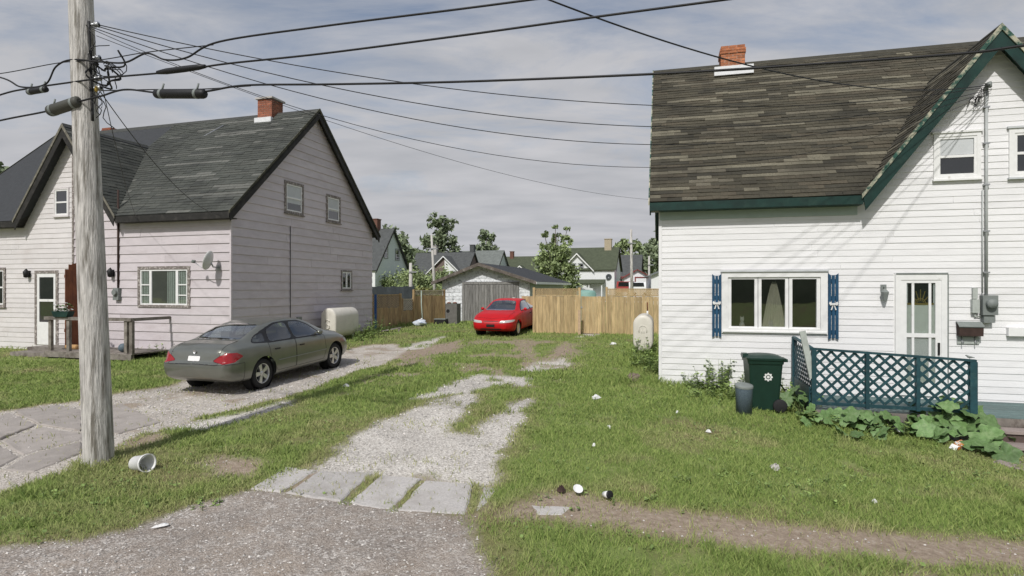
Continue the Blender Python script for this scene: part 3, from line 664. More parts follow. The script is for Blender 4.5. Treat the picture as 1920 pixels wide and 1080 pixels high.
class House:
    """two-storey company house: main ridge along the street, a cross gable in the middle of the front"""
    def __init__(s, name, label, o, th, x0, x1, D, zE, zr, gc, gw, zg, eo=.3, ro=.22):
        s.root = thing(name, label, 'house', (o[0], o[1], 0), -th); s.__dict__.update(x0=x0, x1=x1, D=D, zE=zE, zr=zr, gc=gc, gw=gw, zg=zg, eo=eo, ro=ro)
        s.ta = (zr-zE)/(D/2+eo); s.k = (zg-zE)/gw; s.zs0 = zE+eo*s.ta; s.yv = (zg-zE)/s.ta-eo
        s.world = Matrix.Translation((o[0], o[1], 0)) @ Matrix.Rotation(-th, 4, 'Z')
    def zm(s, y): return s.zE+(min(y, s.D-y)+s.eo)*s.ta
    def front_lims(s, zc, a, b):
        def f(z):
            if z < zc: return (a, b)
            hw = (s.zg-.15-z)/s.k; return (max(a, s.gc-hw), min(b, s.gc+hw))
        return f
    def side_lims(s):
        def f(z):
            if z < s.zs0-.18: return (0, s.D)
            y = (z+.15-s.zs0)/s.ta; return (max(0, y), min(s.D, s.D-y))
        return f
    def roofs(s, base, left_base=None):
        r = s.root; e = .10; x0, x1 = s.x0-s.ro, s.x1+s.ro; y2 = s.D+s.eo; ym = s.D/2; A = -s.eo
        roof = MB(); gl, gr = s.gc-s.gw, s.gc+s.gw; lm = 1 if left_base else 0
        plate(roof, [(x0,A,s.zE),(gl,A,s.zE),(s.gc,s.yv,s.zg),(s.gc,ym,s.zr),(x0,ym,s.zr)], e, lm)
        plate(roof, [(gr,A,s.zE),(x1,A,s.zE),(x1,ym,s.zr),(s.gc,ym,s.zr),(s.gc,s.yv,s.zg)], e)
        plate(roof, [(x1,y2,s.zE),(x0,y2,s.zE),(x0,ym,s.zr),(x1,ym,s.zr)], e)
        plate(roof, [(gl,A-.02,s.zE),(s.gc,A-.02,s.zg),(s.gc,s.yv,s.zg)], e, lm)
        plate(roof, [(gr,A-.02,s.zE),(s.gc,A-.02,s.zg),(s.gc,s.yv,s.zg)], e)
        s.roof = roof.build('roof', [base]+([left_base] if left_base else []), r)
        # ridge caps
        MB().prism([(ym-.16,s.zr-.15),(ym,s.zr+.03),(ym+.16,s.zr-.15)], 'x', x0, x1).build('ridge_cap', base, s.roof)
        g = MB(); g.prism([(s.gc-.14,s.zg-.14*s.k+.015),(s.gc,s.zg+.03),(s.gc+.14,s.zg-.14*s.k+.015)], 'y', A-.02, s.yv); g.build('ridge_cap', base, s.roof)
    def main_rows(s, which):
        ca = 1/math.sqrt(1+s.ta**2); x0, x1 = s.x0-s.ro, s.x1+s.ro
        def f(v):
            y = -s.eo+v*ca; z = s.zE+(y+s.eo)*s.ta; hw = max(0, (s.zg-z)/s.k)
            return (x0, s.gc-hw) if which == 'L' else (s.gc+hw, x1)
        return f
    def shingle(s, key, parts, rr, expo=.135, tab=.30, streak=.22):
        S = Shingles(key, 'shingle'); ca = 1/math.sqrt(1+s.ta**2); sa = s.ta*ca; vm = (s.D/2+s.eo)/ca
        for p in parts:
            if p in 'LR': S.slope(Vector((0,-s.eo,s.zE)), Vector((1,0,0)), Vector((0,ca,sa)), s.main_rows(p), vm, expo, tab, rr, streak)
            else:
                sg = -1 if p == 'l' else 1; cb = 1/math.sqrt(1+s.k**2); sb = s.k*cb; vg = s.gw/cb
                def rows(v, vg=vg): return (-s.eo-.02, -s.eo+(s.yv+s.eo)*v/vg)
                S.slope(Vector((s.gc+sg*s.gw, 0, s.zE)), Vector((0,1,0)), Vector((-sg*cb,0,sb)), rows, vg, expo, tab, rr, streak)
        S.emit(s.roof, s.world)
    def trims(s, fascia, rake, rake2, frieze=None, fh=.17, rake3=None):
        A = -s.eo; r = s.root; x0, x1 = s.x0-s.ro, s.x1+s.ro; gl, gr = s.gc-s.gw, s.gc+s.gw
        zb = s.zE-.04
        for a, b in ((x0, gl), (gr, x1)):
            MB().box(a, b, A-.025, A-.002, zb-fh, zb+.02).build('fascia', fascia, r)
            MB().box(a+.02, b, A-.002, .0, zb-fh-.004, zb-fh+.02).build('soffit', fascia, r)
            if frieze: MB().box(a+s.ro, b-.02, -.03, -.018, zb-fh-.18, zb-fh-.005).build('frieze', frieze, r)
        # front gable rakes and the soffit behind them
        for sg in (-1, 1):
            P0 = Vector((s.gc+sg*s.gw, 0, s.zE)); P1 = Vector((s.gc, 0, s.zg)); dd = .05
            m = MB().prism([(P0.x,P0.z-.05),(P1.x,P1.z-.05),(P1.x,P1.z-.05-.36),(P0.x-sg*.04,P0.z-.05-.27)], 'y', A-.045, A-.021); m.build('rake', rake, r)
            m = MB().prism([(P0.x,P0.z-.10),(P1.x,P1.z-.10),(P1.x,P1.z-.17),(P0.x,P0.z-.17)], 'y', A-.02, 0); m.build('soffit', fascia, r)
            m = MB().prism([(P0.x+sg*.03,P0.z+.005),(P1.x,P1.z+.035),(P1.x,P1.z-.09),(P0.x+sg*.03,P0.z-.09)], 'y', A-.07, A-.046); m.build('rake_cap', rake3 or rake2, r)
        # gable end rakes
        ym = s.D/2
        for xe, sg in ((x0, -1), (x1, 1)):
            for yA in (A, s.D+s.eo):
                q = 1 if yA == A else -1
                MB().prism([(yA,s.zE-.03),(ym,s.zr-.03),(ym,s.zr-.33),(yA+q*.05,s.zE-.28)], 'x', xe-(.0 if sg < 0 else .03), xe+(.03 if sg < 0 else .0)).build('rake', rake, r)
                MB().prism([(yA,s.zE-.10),(ym,s.zr-.10),(ym,s.zr-.16),(yA,s.zE-.16)], 'x', min(xe, xe-sg*s.ro)+.03, max(xe, xe-sg*s.ro)-.03).build('soffit', fascia, r)
                MB().prism([(yA-q*.03,s.zE+.01),(ym,s.zr+.04),(ym,s.zr-.07),(yA-q*.03,s.zE-.07)], 'x', xe+(.001 if sg > 0 else -.025), xe+(.025 if sg > 0 else -.001)).build('rake_cap', rake2, r)

# ---------------------------------------------------------------- the lilac house
rr = random.Random(3)
Lh = House('lilac_house', 'two-storey house with lilac wide-board siding and grey shingled roof behind the grey sedan', LO, LT, -12.5, 0, 8.1, 4.74, 8.94, -6.28, 2.18, 7.74)
r = Lh.root
core = MB(); zc = Lh.zs0-.17; D = Lh.D
core.prism([(0,.1),(D,.1),(D,zc),(D/2,Lh.zr-.2),(0,zc)], 'x', -12.5, 0)
core.prism([(Lh.gc-2.0,zc-.3),(Lh.gc+2.0,zc-.3),(Lh.gc,Lh.zg-.2)], 'y', .0008, 2.0)
lw = core.build('wall', M['lilac_core'], r)
Lh.roofs(M['ls_base'], M['darkroof']); Lh.shingle('ls', 'Rr', rr, .14, .30, .24)
Lh.trims(M['darktrim'], M['darktrim'], M['mossrake'], rake3=M['rustrim'])
w = [(-3.52,-1.48,1.9,3.17), (-7.95,-6.9,.62,3.08), (-10.2,-9.33,1.86,3.2), (-7.08,-6.42,4.86,5.78), (-6.16,-5.5,4.86,5.78)]
boards(lw, 'siding_board', MPF, .35, 7.6, .268, Lh.front_lims(zc, -6.2, -.03), w, M['lilac'], .028, 3.6, rr)
boards(lw, 'siding_board', MPF, .35, 7.6, .165, Lh.front_lims(zc, -12.5, -6.28), w, M['pinkwhite'], .016, 3.6, rr)
MB().box(-6.28, -6.2, -.035, 0, .35, 7.3).build('corner_board', M['old_trim'], r)
MB().box(-.03, .03, -.03, .03, .3, zc+.1).build('corner_board', M['lilac'], r)
sw = [(2.37,3.39,5.03,6.12), (4.74,5.68,4.99,6.02), (5.73,6.5,2.42,3.2)]
boards(lw, 'siding_board', MPR, .3, Lh.zr-.25, .268, Lh.side_lims(), sw, M['lilac'], .026, 2.7, rr)
M['sea'] = M['old_trim']
pw = window(r, MPF, -3.52, -1.48, 1.9, 3.17, M['old_trim'], M['white_trim'], .10, False, None, M['glass'], sill=False, mull=(.22,.78), bars=())
# picture window: muntins of the side lights and a curtain behind the middle pane
for a, b in ((-3.42,-3.02), (-1.98,-1.58)):
    for z in (2.28, 2.6):
        mbox(MB(), MPF, a+.045, b-.045, .012, .028, z-.018, z+.018).build('muntin', M['white_trim'], pw)
c_ = MB()
for a, b in ((-3.37,-3.1), (-2.38,-2.06), (-1.93,-1.63)):
    P = []; n_ = 14
    for i in range(n_+1):
        x = a+(b-a)*i/n_; o = .0015+.0012*math.sin(i*1.9); P += [(x,-o,2.03),(x,-o,3.03)]
    c_.add(P, [(2*i,2*i+2,2*i+3,2*i+1) for i in range(n_)], smooth=True)
c_.build('curtain', M['wcurtain'], pw)
mbox(MB(), MPF, -3.4, -1.6, .0004, .0009, 2.0, 3.05).build('backing', M['room'], pw)
window(r, MPF, -10.2, -9.33, 1.86, 3.2, M['old_trim'], M['white_trim'], .09, True)
window(r, MPF, -7.08, -6.42, 4.86, 5.78, M['pinkwhite'], M['white_trim'], .05, True)
window(r, MPF, -6.16, -5.5, 4.86, 5.78, M['old_trim'], M['white_trim'], .08, True, .5)
for (a, b, c, d), bl in zip(sw[:2], (.72, .6)): window(r, MPR, a, b, c, d, M['sea'], M['white_trim'], .10, True, bl, sill=True)
window(r, MPR, *sw[2], M['old_trim'], M['white_trim'], .07, False, None, mull=(.5,))
# storm door of the pale half
dr = MB(); a, b, c, d = -7.95, -6.9, .62, 3.08
for q in ((a,a+.1,c,d), (b-.1,b,c,d), (a+.1,b-.1,d-.1,d)): mbox(dr, MPF, q[0], q[1], 0, .04, q[2], q[3])
do = dr.build('door', M['old_trim'], r); l = MB(); a, b, d = a+.1, b-.1, d-.1
for q in ((a,a+.1,c,d), (b-.1,b,c,d), (a+.1,b-.1,d-.12,d), (a+.1,b-.1,c,c+.75), (a+.1,b-.1,2.05,2.13)): mbox(l, MPF, q[0], q[1], .002, .03, q[2], q[3])
l.build('door_leaf', M['white_trim'], do)
mbox(MB(), MPF, a+.1, b-.1, .003, .012, c+.75, 2.05).build('pane', M['glass_dark'], do); mbox(MB(), MPF, a+.1, b-.1, .003, .012, 2.13, d-.12).build('pane', M['glass_dark'], do)
MB().tube([(b-.05,-.03,1.6),(b-.05,-.07,1.6),(b-.05,-.07,1.72)], .012).build('handle', M['steel'], do)
# wall lamps, conduit and electric meter
for x, z in ((-8.22, 2.98), (-4.54, 2.98)):
    m = MB(); m.box(x-.06, x+.06, -.05, -.015, z-.12, z+.1); m.lathe([(.02,-.02),(.07,.0),(.09,.18),(.03,.26),(.0,.28)], 8, (x,-.12,z-.12)); m.bar((x,-.03,z+.06), (x,-.12,z+.16), .02, .02)
    m.build('wall_lamp', M['black'], r)
MB().tube([(-4.3,-.045,5.6),(-4.3,-.045,2.5)], .03, 8).build('conduit', M['dkbrown'], r)
m = MB(); m.box(-4.42, -4.2, -.13, -.016, 2.12, 2.5); m.lathe([(.085,-.2),(.085,-.13)], 14, (-4.31,0,2.36), 'y'); m.lathe([(0,-.2),(.085,-.2)], 14, (-4.31,0,2.36), 'y'); m.build('electric_meter', M['dullgrey'], r)
MB().tube([(.03,2.67,4.6),(.03,2.67,1.3)], .012, 6).build('cable', M['black'], r)
MB().box(.02, .09, 3.0, 3.22, 1.28, 1.5).build('vent', M['dullgrey'], r)
o2 = hl(LO, LT, 0, 4.05); xa = front(507, 200, o2, LT)[0]
chimney(r, xa, 4.05, 8.4, 9.42, .62, M['brick2'], cap=True)
m = MB(); m.box(xa-.36, xa+.36, 3.62, 3.74, 8.35, 8.72); m.build('flashing', M['flash'], r)
xb = front(197, 232, hl(LO, LT, 0, 4.6), LT)[0]; chimney(r, xb, 4.9, 8.3, 9.3, .5, M['brick2'])
MB().tube([(-5.2,2.1,6.9),(-3.6,3.6,8.55)], .025, 6).build('roof_pipe', M['steel'], r)

# ---------------------------------------------------------------- the white house
rr = random.Random(11)
Rh = House('white_house', 'white clapboard house with dark green trim and streaky olive shingled roof on the right', RO, RT, 0, 12.46, 8.1, 4.36, 8.74, 6.23, 2.32, 7.45)
r = Rh.root; zc = Rh.zs0-.17; D = Rh.D
WN = (1.42, 3.20, 1.66, 2.72)
core = MB(); core.prism([(1.3,-.1),(D,-.1),(D,zc),(D/2,Rh.zr-.2),(1.3,zc+1.1)], 'x', 0, 12.46)
for q in ((0,WN[0],-.1,zc), (WN[1],12.46,-.1,zc), (WN[0],WN[1],-.1,WN[2]), (WN[0],WN[1],WN[3],zc)): core.box(q[0], q[1], 0, .14, q[2], q[3])
core.box(0, .14, .14, 1.3, -.1, zc); core.box(.14, 12.46, .14, 1.3, 3.1, zc); core.box(4.4, 4.5, .14, 1.3, 0, 3.1); core.box(.14, 4.4, .14, 1.3, .6, .75)
core.prism([(0,zc),(1.3,zc+1.1),(1.3,zc)], 'x', 0, 12.46)
core.prism([(Rh.gc-2.1,zc-.3),(Rh.gc+2.1,zc-.3),(Rh.gc,Rh.zg-.2)], 'y', .0008, .9)
rw = core.build('wall', M['white_trim'], r)
Rh.roofs(M['rs_base']); Rh.shingle('rs', 'LlR', rr, .125, .31, .52)
Rh.trims(M['greentrim'], M['greentrim'], M['greenpeel'], M['frieze'], .15)
ow = [(1.28,3.34,1.54,2.84), (4.55,5.5,.3,2.8), (5.24,6.04,4.64,5.54), (6.5,7.3,4.62,5.56)]
boards(rw, 'clapboard', MPF, -.05, 7.35, .128, Rh.front_lims(zc, 0, 12.4), ow, M['white'], .0125, 4.2, rr)
boards(rw, 'clapboard', MPL, -.05, 4.2, .128, lambda z: (0, 8.1), [], M['white'], .0175, 4.2, rr)
MB().box(-.03, .035, -.028, .035, -.1, zc).build('corner_board', M['white'], r)
dk = M['dimroom'] = pm('painted_room_shade', (.035,.033,.03), .9, .2)
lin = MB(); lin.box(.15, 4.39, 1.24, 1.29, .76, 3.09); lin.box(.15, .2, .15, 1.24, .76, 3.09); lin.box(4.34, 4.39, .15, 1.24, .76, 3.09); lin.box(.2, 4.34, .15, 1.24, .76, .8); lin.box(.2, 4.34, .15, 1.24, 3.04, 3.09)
lin.build('shade_lining', dk, r)  # dark sheets added inside; the room's dimness is put into their colour
# triple window
t = MB(); a, b, c, d = 1.28, 3.34, 1.54, 2.84
for q in ((a,a+.13,c,d), (b-.13,b,c,d), (a+.13,b-.13,d-.11,d), (a+.13,b-.13,c,c+.11)): mbox(t, MPF, q[0], q[1], -.12, .045, q[2], q[3])
tw = t.build('window', M['white_trim'], r)
mbox(MB(), MPF, a-.02, b+.02, .0, .075, d+.001, d+.035).build('cap', M['blind'], tw)
mbox(MB(), MPF, a+.02, b-.02, .0455, .07, c+.02, c+.05).build('sill', M['white_trim'], tw)
e0, e1, f0, f1 = a+.13, b-.13, c+.11, d-.11; w3 = (e1-e0)/3
for i in range(3):
    p, q = e0+w3*i+.006, e0+w3*(i+1)-.006; s_ = MB(); tt = .062
    for g in ((p,p+tt,f0,f1), (q-tt,q,f0,f1), (p+tt,q-tt,f1-tt*.7,f1), (p+tt,q-tt,f0,f0+tt*.5)): mbox(s_, MPF, g[0], g[1], -.06, .012+.002*i, g[2], g[3])
    s_.build('sash', M['white_trim'], tw)
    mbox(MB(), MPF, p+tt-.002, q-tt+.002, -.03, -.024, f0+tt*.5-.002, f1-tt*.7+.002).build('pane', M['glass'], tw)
mbox(MB(), MPF, e0, e1, .002, .03, f1+.001, f1+.05).build('head_rail', M['blind'], tw)
# gathered curtain behind the middle pane
P = []; nu, nv = 30, 16; xm = (e0+e1)/2
for j in range(nv+1):
    v = j/nv; hw = .04+.20*v**.8; z = f1-.1-(f1-f0-.1)*v
    for i in range(nu+1):
        uu = i/nu*2-1; P.append((xm+.03+uu*hw, .10+.018*math.sin(i*1.7+v*2)-.01, z))
MB().add(P, [(j*(nu+1)+i, j*(nu+1)+i+1, (j+1)*(nu+1)+i+1, (j+1)*(nu+1)+i) for j in range(nv) for i in range(nu)], smooth=True).build('curtain', M['curtain'], tw)
mbox(MB(), MPF, e0-.05, e1+.05, -.34, -.13, f0-.06, f0-.012).build('stool', M['white_trim'], tw)
# shutters of three boards with a bow
for a, b in ((1.085,1.272), (3.348,3.54)):
    c, d = 1.44, 2.8; bw = (b-a-.03)/3; sh = None
    for i in range(3):
        p = a+i*(bw+.015); up = (.0, .05, .0)[i]; l = (.0,-.05,.0)[i]
        ends = [(p,c+(.0 if i == 0 else .03)),(p+bw,c+(.0 if i == 2 else .03)),(p+bw,d-(.0 if i == 2 else .04)),(p,d-(.0 if i == 0 else .04))]
        mb = MB().prism(ends, 'y', -.058, -.036)
        if i == 0: sh = mb.build('shutter', M['blue'], r)
        else: mb.build('board', M['blue'], sh)
    for z in (1.6, 2.0, 2.3, 2.65): mbox(MB(), MPF, a+.005, b-.005, .018, .0355, z-.035, z+.035).build('batten', M['blue'], sh)
    bow = MB(); mx_ = (a+b)/2; z = 2.17
    for sg in (-1, 1):
        bow.prism([(mx_,z),(mx_+sg*.07,z+.05),(mx_+sg*.085,z+.01),(mx_+sg*.06,z-.03)], 'y', -.085, -.0585)
        bow.prism([(mx_,z-.01),(mx_+sg*.02,z-.02),(mx_+sg*.055,z-.12),(mx_+sg*.03,z-.12)], 'y', -.078, -.0585)
    bow.box(mx_-.018, mx_+.018, -.092, -.0585, z-.022, z+.022); bow.build('bow', M['offwhite'], sh)
# storm door with a fanlight door behind
a, b, c, d = 4.57, 5.47, .36, 2.79; t = MB()
for q in ((a,a+.1,c,d), (b-.1,b,c,d), (a+.1,b-.1,d-.13,d)): mbox(t, MPF, q[0], q[1], 0, .045, q[2], q[3])
do = t.build('door', M['white_trim'], r)
mbox(MB(), MPF, a+.01, b+.012, .046, .055, d-.02, d+.012).build('drip_cap', M['dullgrey'], do)
mbox(MB(), MPF, b+.0005, b+.022, 0, .05, c, d-.0205).build('weather_strip', M['dullgrey'], do)
a, b, d = a+.1, b-.1, d-.13; l = MB(); wd = b-a
for q in ((a,a+.10,c,d), (b-.10,b,c,d), (a+.10,b-.10,d-.06,d), (a+.10,b-.10,c,c+.25), (a+.10,b-.10,1.52,1.60)): mbox(l, MPF, q[0], q[1], .012, .034, q[2], q[3])
for x in (a+.19, b-.215): mbox(l, MPF, x, x+.045, .0125, .030, c+.25, d-.06)
l.build('storm_leaf', M['white_trim'], do)
mbox(MB(), MPF, a+.02, b-.02, .001, .004, c, d-.01).build('inner_door', M['white_trim'], do)
fx = (a+b)/2; fz = 2.20
mbox(MB(), MPF, a+.13, b-.13, .0041, .0055, fz, d-.06).build('fanlight', M['glass_dark'], do)
fan = MB(); mbox(fan, MPF, a+.12, b-.12, .0056, .012, fz-.035, fz)
for k in range(7):
    an = math.pi*(k)/6; fan.bar((fx+.05*math.cos(an),-.009,fz+.04*math.sin(an)), (fx+.16*math.cos(an),-.009,fz+.27*math.sin(an)), .014, .006, (0,1,0))
for k in range(10):
    a0_, a1_ = math.pi*k/10, math.pi*(k+1)/10; fan.bar((fx+.09*math.cos(a0_),-.0085,fz+.09*math.sin(a0_)), (fx+.09*math.cos(a1_),-.0085,fz+.09*math.sin(a1_)), .014, .006, (0,1,0))
fan.build('fan_bars', M['brass'], do)
for u, v in ((c+.25, 1.52), (1.60, d-.06)): mbox(MB(), MPF, a+.098, b-.098, .0165, .019, u, v).build('pane', M['glass'], do)
MB().box(b-.065, b-.03, -.06, -.0345, 1.18, 1.42).build('handle', M['black'], do)
# upper windows, and the one past the door on the right
window(r, MPF, 5.24, 6.04, 4.64, 5.54, M['white_trim'], M['white_trim'], .07, True, .45, cap=M['white_trim'])
window(r, MPF, 6.5, 7.3, 4.62, 5.56, M['white_trim'], M['white_trim'], .09, True, cap=M['blind'])
MB().box(6.46, 7.6, -.10, -.0135, 1.58, 1.74).build('ledge', M['white_trim'], r)
# wall lamp, meters, conduit, service head, mailbox
x, z = 4.36, 2.45; m = MB(); m.box(x-.05, x+.05, -.045, -.017, z-.02, z+.12); m.lathe([(.0,-.16),(.035,-.15),(.07,.0),(.075,.03),(.02,.09),(.0,.11)], 6, (x,-.11,z-.06), smooth=False); m.bar((x,-.03,z+.08), (x,-.11,z+.06), .018, .018)
m.build('wall_lamp', M['dullgrey'], r)
M['condp'] = pm('grey_conduit', (.42,.44,.43), .5, .1, 8)
m = MB(); m.tube([(6.12,-.05,6.35),(6.12,-.05,2.36)], .026, 8); m.tube([(6.06,-.035,4.4),(6.06,-.035,2.4)], .012, 6); m.build('conduit', M['condp'], r)
m = MB(); m.tube([(6.12,-.05,6.33),(6.12,-.08,6.43),(6.12,-.16,6.42),(6.12,-.19,6.34)], [.03,.045,.045,.03], 8); m.build('service_head', M['dullgrey'], r)
m = MB()
for z in (2.8, 3.6, 4.5, 5.3, 6.0): m.box(6.07, 6.17, -.08, -.017, z-.015, z+.015)
m.build('conduit_clamps', M['steel'], r)
m = MB(); m.box(6.02, 6.27, -.15, -.017, 1.98, 2.36); m.lathe([(.09,-.15),(.09,-.22),(.085,-.235),(0,-.24)], 16, (6.15,0,2.2), 'y'); m.box(6.05, 6.22, -.12, -.017, 1.83, 1.975); m.build('electric_meter', M['dullgrey'], r)
M['pgrey'] = pm('pale_grey_box', (.42,.45,.42), .6, .15, 9)
m = MB(); m.box(5.87, 5.99, -.10, -.017, 2.02, 2.28); m.box(5.89, 5.97, -.07, -.017, 2.29, 2.5); m.tube([(5.93,-.05,2.02),(5.93,-.05,1.95),(6.04,-.05,1.95)], .015); m.build('junction_box', M['pgrey'], r)
m = MB()
for k in range(7):
    an = k*.9; p0 = Vector((6.02+.03*math.sin(k),-.10,6.32-.02*k)); pts = [p0+Vector((-.06*i*(.4+.25*math.sin(k*2)), -.05*math.sin(i*1.1), -.03*i+.05*math.sin(i*1.3+an))) for i in range(7)]
    m.tube(pts, .007, 5)
m.build('loose_wires', M['black'], r)
o2 = hl(RO, RT, 0, 4.05); xa = front(1372, 100, o2, RT)[0]
chimney(r, xa, 4.05, 8.3, 9.17, .62, M['brick'])
MB().box(xa-.5, xa+.5, 3.50, 3.66, 8.28, 8.52).build('flashing', M['flash'], r)
xb = front(1548, 115, hl(RO, RT, 0, 5.2), RT)[0]; chimney(r, xb, 5.4, 7.6, 9.0, .5, M['brick2'])

# ---------------------------------------------------------------- cars
def interp(tab, x):
    xs = [p[0] for p in tab]; ys = [p[1] for p in tab]
    # monotone-ish cubic through the table
    X = np.asarray(x, float); n = len(xs); xs = np.array(xs, float); ys = np.array(ys, float)
    h = np.diff(xs); dl = np.diff(ys)/h; m = np.empty(n); m[0] = dl[0]; m[-1] = dl[-1]
    for i in range(1, n-1): m[i] = 0 if dl[i-1]*dl[i] <= 0 else 2*dl[i-1]*dl[i]/(dl[i-1]+dl[i])
    i = np.clip(np.searchsorted(xs, X)-1, 0, n-2); t = np.clip((X-xs[i])/h[i], 0, 1)
    return ys[i]*(1+2*t)*(1-t)**2+h[i]*m[i]*t*(1-t)**2+ys[i+1]*t*t*(3-2*t)+h[i]*m[i+1]*t*t*(t-1)
def bspl(C, n):           # uniform clamped cubic B-spline through control rows C (k,2)
    C = np.asarray(C, float); C = np.vstack([C[0]*2-C[1], C, C[-1]*2-C[-2]]); k = len(C)-3
    t = np.linspace(0, k, n); i = np.minimum(t.astype(int), k-1); f = (t-i)[:,None]
    return ((1-f)**3*C[i]+(3*f**3-6*f**2+4)*C[i+1]+(-3*f**3+3*f**2+3*f+1)*C[i+2]+f**3*C[i+3])/6
def inpoly(px, pz, P):
    P = np.asarray(P, float); r = np.zeros(px.shape, bool)
    for i in range(len(P)):
        a, b = P[i], P[(i+1) % len(P)]; c = (a[1] > pz) != (b[1] > pz)
        r ^= c & (px < (b[0]-a[0])*(pz-a[1])/(b[1]-a[1]+1e-12)+a[0])
    return r
def snap(px, pz, P):
    P = np.asarray(P, float); best = np.full(px.shape, 1e9); ox, oz = px.copy(), pz.copy()
    for i in range(len(P)):
        a, b = P[i], P[(i+1) % len(P)]; e = b-a; t = np.clip(((px-a[0])*e[0]+(pz-a[1])*e[1])/(e@e), 0, 1)
        qx, qz = a[0]+t*e[0], a[1]+t*e[1]; d = np.hypot(px-qx, pz-qz); k = d < best
        best[k] = d[k]; ox[k] = qx[k]; oz[k] = qz[k]
    return ox, oz
def arc(cx, cz, r, a0, a1, n): return [(cx+r*math.cos(a0+(a1-a0)*i/n), cz+r*math.sin(a0+(a1-a0)*i/n)) for i in range(n+1)]
def roundpoly(P, k=5, f=.25):
    out = []
    for i in range(len(P)):
        a, b, c = [np.array(P[j % len(P)], float) for j in (i-1, i, i+1)]
        p, q = b+(a-b)*f*min(1, .12/np.linalg.norm(a-b)/f), b+(c-b)*f*min(1, .12/np.linalg.norm(c-b)/f)
        for j in range(k+1):
            t = j/k; out.append(tuple((1-t)**2*p+2*t*(1-t)*b+t*t*q))
    return out
def build_car(root, S, paint):
    x0, x1 = S['x0'], S['x1']; ns, nv = 220, 78
    xs = np.linspace(x0, x1, ns); w = interp(S['w'], xs); zb = interp(S['zb'], xs); zsd = interp(S['zs'], xs); zt = interp(S['zt'], xs); wr = interp(S['wr'], xs)
    rings = []
    for i in range(ns):
        a = zt[i]-zsd[i]; W_ = w[i]; wb = W_*.925
        C = [(0,zb[i]),(.6*W_,zb[i]),(.93*W_,zb[i]+.005),(W_*1.0,zb[i]+.11),(W_*1.02,zb[i]*.5+zsd[i]*.5),(W_*1.005,zsd[i]-.10),(W_*.97,zsd[i]-.01),
             (wb,zsd[i]+.06*a),(wb+(wr[i]-wb)*.5,zsd[i]+.5*a),(wr[i]+.02,zsd[i]+.90*a),(wr[i]*.82,zt[i]-.012),(.42*wr[i],zt[i]),(0,zt[i])]
        rings.append(bspl(C, nv))
    R_ = np.array(rings)                                     # ns, nv, (y,z)
    def cap(base, xe, sgn, n=14):
        out = []; cz = (base[:,1].max()+base[:,1].min())/2*.98
        for k in range(1, n+1):
            s_ = 1-k/n; q = base.copy(); q[:,0] *= s_; q[:,1] = cz+(q[:,1]-cz)*s_; out.append((q, xe+sgn*.05*(1-s_**2)))
        return out
    rows = [(q, x) for q, x in cap(R_[0], x0, -1)[::-1]]+[(R_[i], xs[i]) for i in range(ns)]+cap(R_[-1], x1, 1)
    N_ = len(rows); P = np.empty((N_, nv, 3))
    for i, (q, x) in enumerate(rows): P[i,:,0] = x; P[i,:,1] = q[:,0]; P[i,:,2] = q[:,1]
    # fascia: the shape of nose and tail seen from the side
    X, Z = P[...,0], P[...,2]
    P[...,0] += interp(S['tail'], Z)*sst(x0+.55, x0-.02, X)+interp(S['nose'], Z)*sst(x1-.55, x1+.02, X)
    full = np.concatenate([P, P[:,::-1][:,1:]*np.array([1,-1,1])], 1); nvv = full.shape[1]
    V = full.reshape(-1,3); idx = np.arange(N_*nvv).reshape(N_, nvv)
    Q = np.stack([idx[:-1,:-1].ravel(), idx[1:,:-1].ravel(), idx[1:,1:].ravel(), idx[:-1,1:].ravel()], 1)
    C = V[Q].mean(1); e1 = V[Q[:,2]]-V[Q[:,0]]; e2 = V[Q[:,3]]-V[Q[:,1]]; nr = np.cross(e1, e2); nr /= np.linalg.norm(nr, axis=1)[:,None]+1e-12
    if (nr*(C-np.array([(x0+x1)/2, 0, .7]))).sum() < 0: Q = Q[:,::-1].copy(); nr = -nr
    lab = np.zeros(len(Q), int); names = ['body']; mats = [paint]
    for (nm, mat, proj, poly, flt) in S['regions']:
        for sg in ((1,-1) if proj in 'sf' else (0,)):
            if proj == 's': m = inpoly(C[:,0], C[:,2], poly) & (C[:,1]*sg > .42) & (np.abs(nr[:,1]) > .25)
            elif proj == 't': m = inpoly(C[:,0], C[:,1], poly)
            elif proj == 'e': m = inpoly(C[:,1], C[:,2], poly)
            elif proj == 'f': m = inpoly(C[:,1]*sg, C[:,2], poly)
            m &= flt(C, nr)
            ID = len(names); names.append(nm); mats.append(mat); lab[m] = ID
            # snap the border to the outline
            vin = np.zeros(len(V), bool); vin[Q[m].ravel()] = True; vout = np.zeros(len(V), bool); vout[Q[~m].ravel()] = True; bd = np.where(vin & vout)[0]
            if len(bd):
                if proj == 's': a, b = 0, 2
                elif proj == 't': a, b = 0, 1
                else: a, b = 1, 2
                sy = sg if proj == 'f' else 1
                nx_, nz_ = snap(V[bd,a]*sy, V[bd,b], poly); dd = np.hypot(nx_-V[bd,a]*sy, nz_-V[bd,b]); kk = dd < .03
                V[bd[kk],a] = nx_[kk]*sy; V[bd[kk],b] = nz_[kk]
    keep = np.ones(len(Q), bool)
    if S.get('squeeze'): k = V[:,0] < -.5; V[k,0] = -.5+(V[k,0]+.5)*S['squeeze']
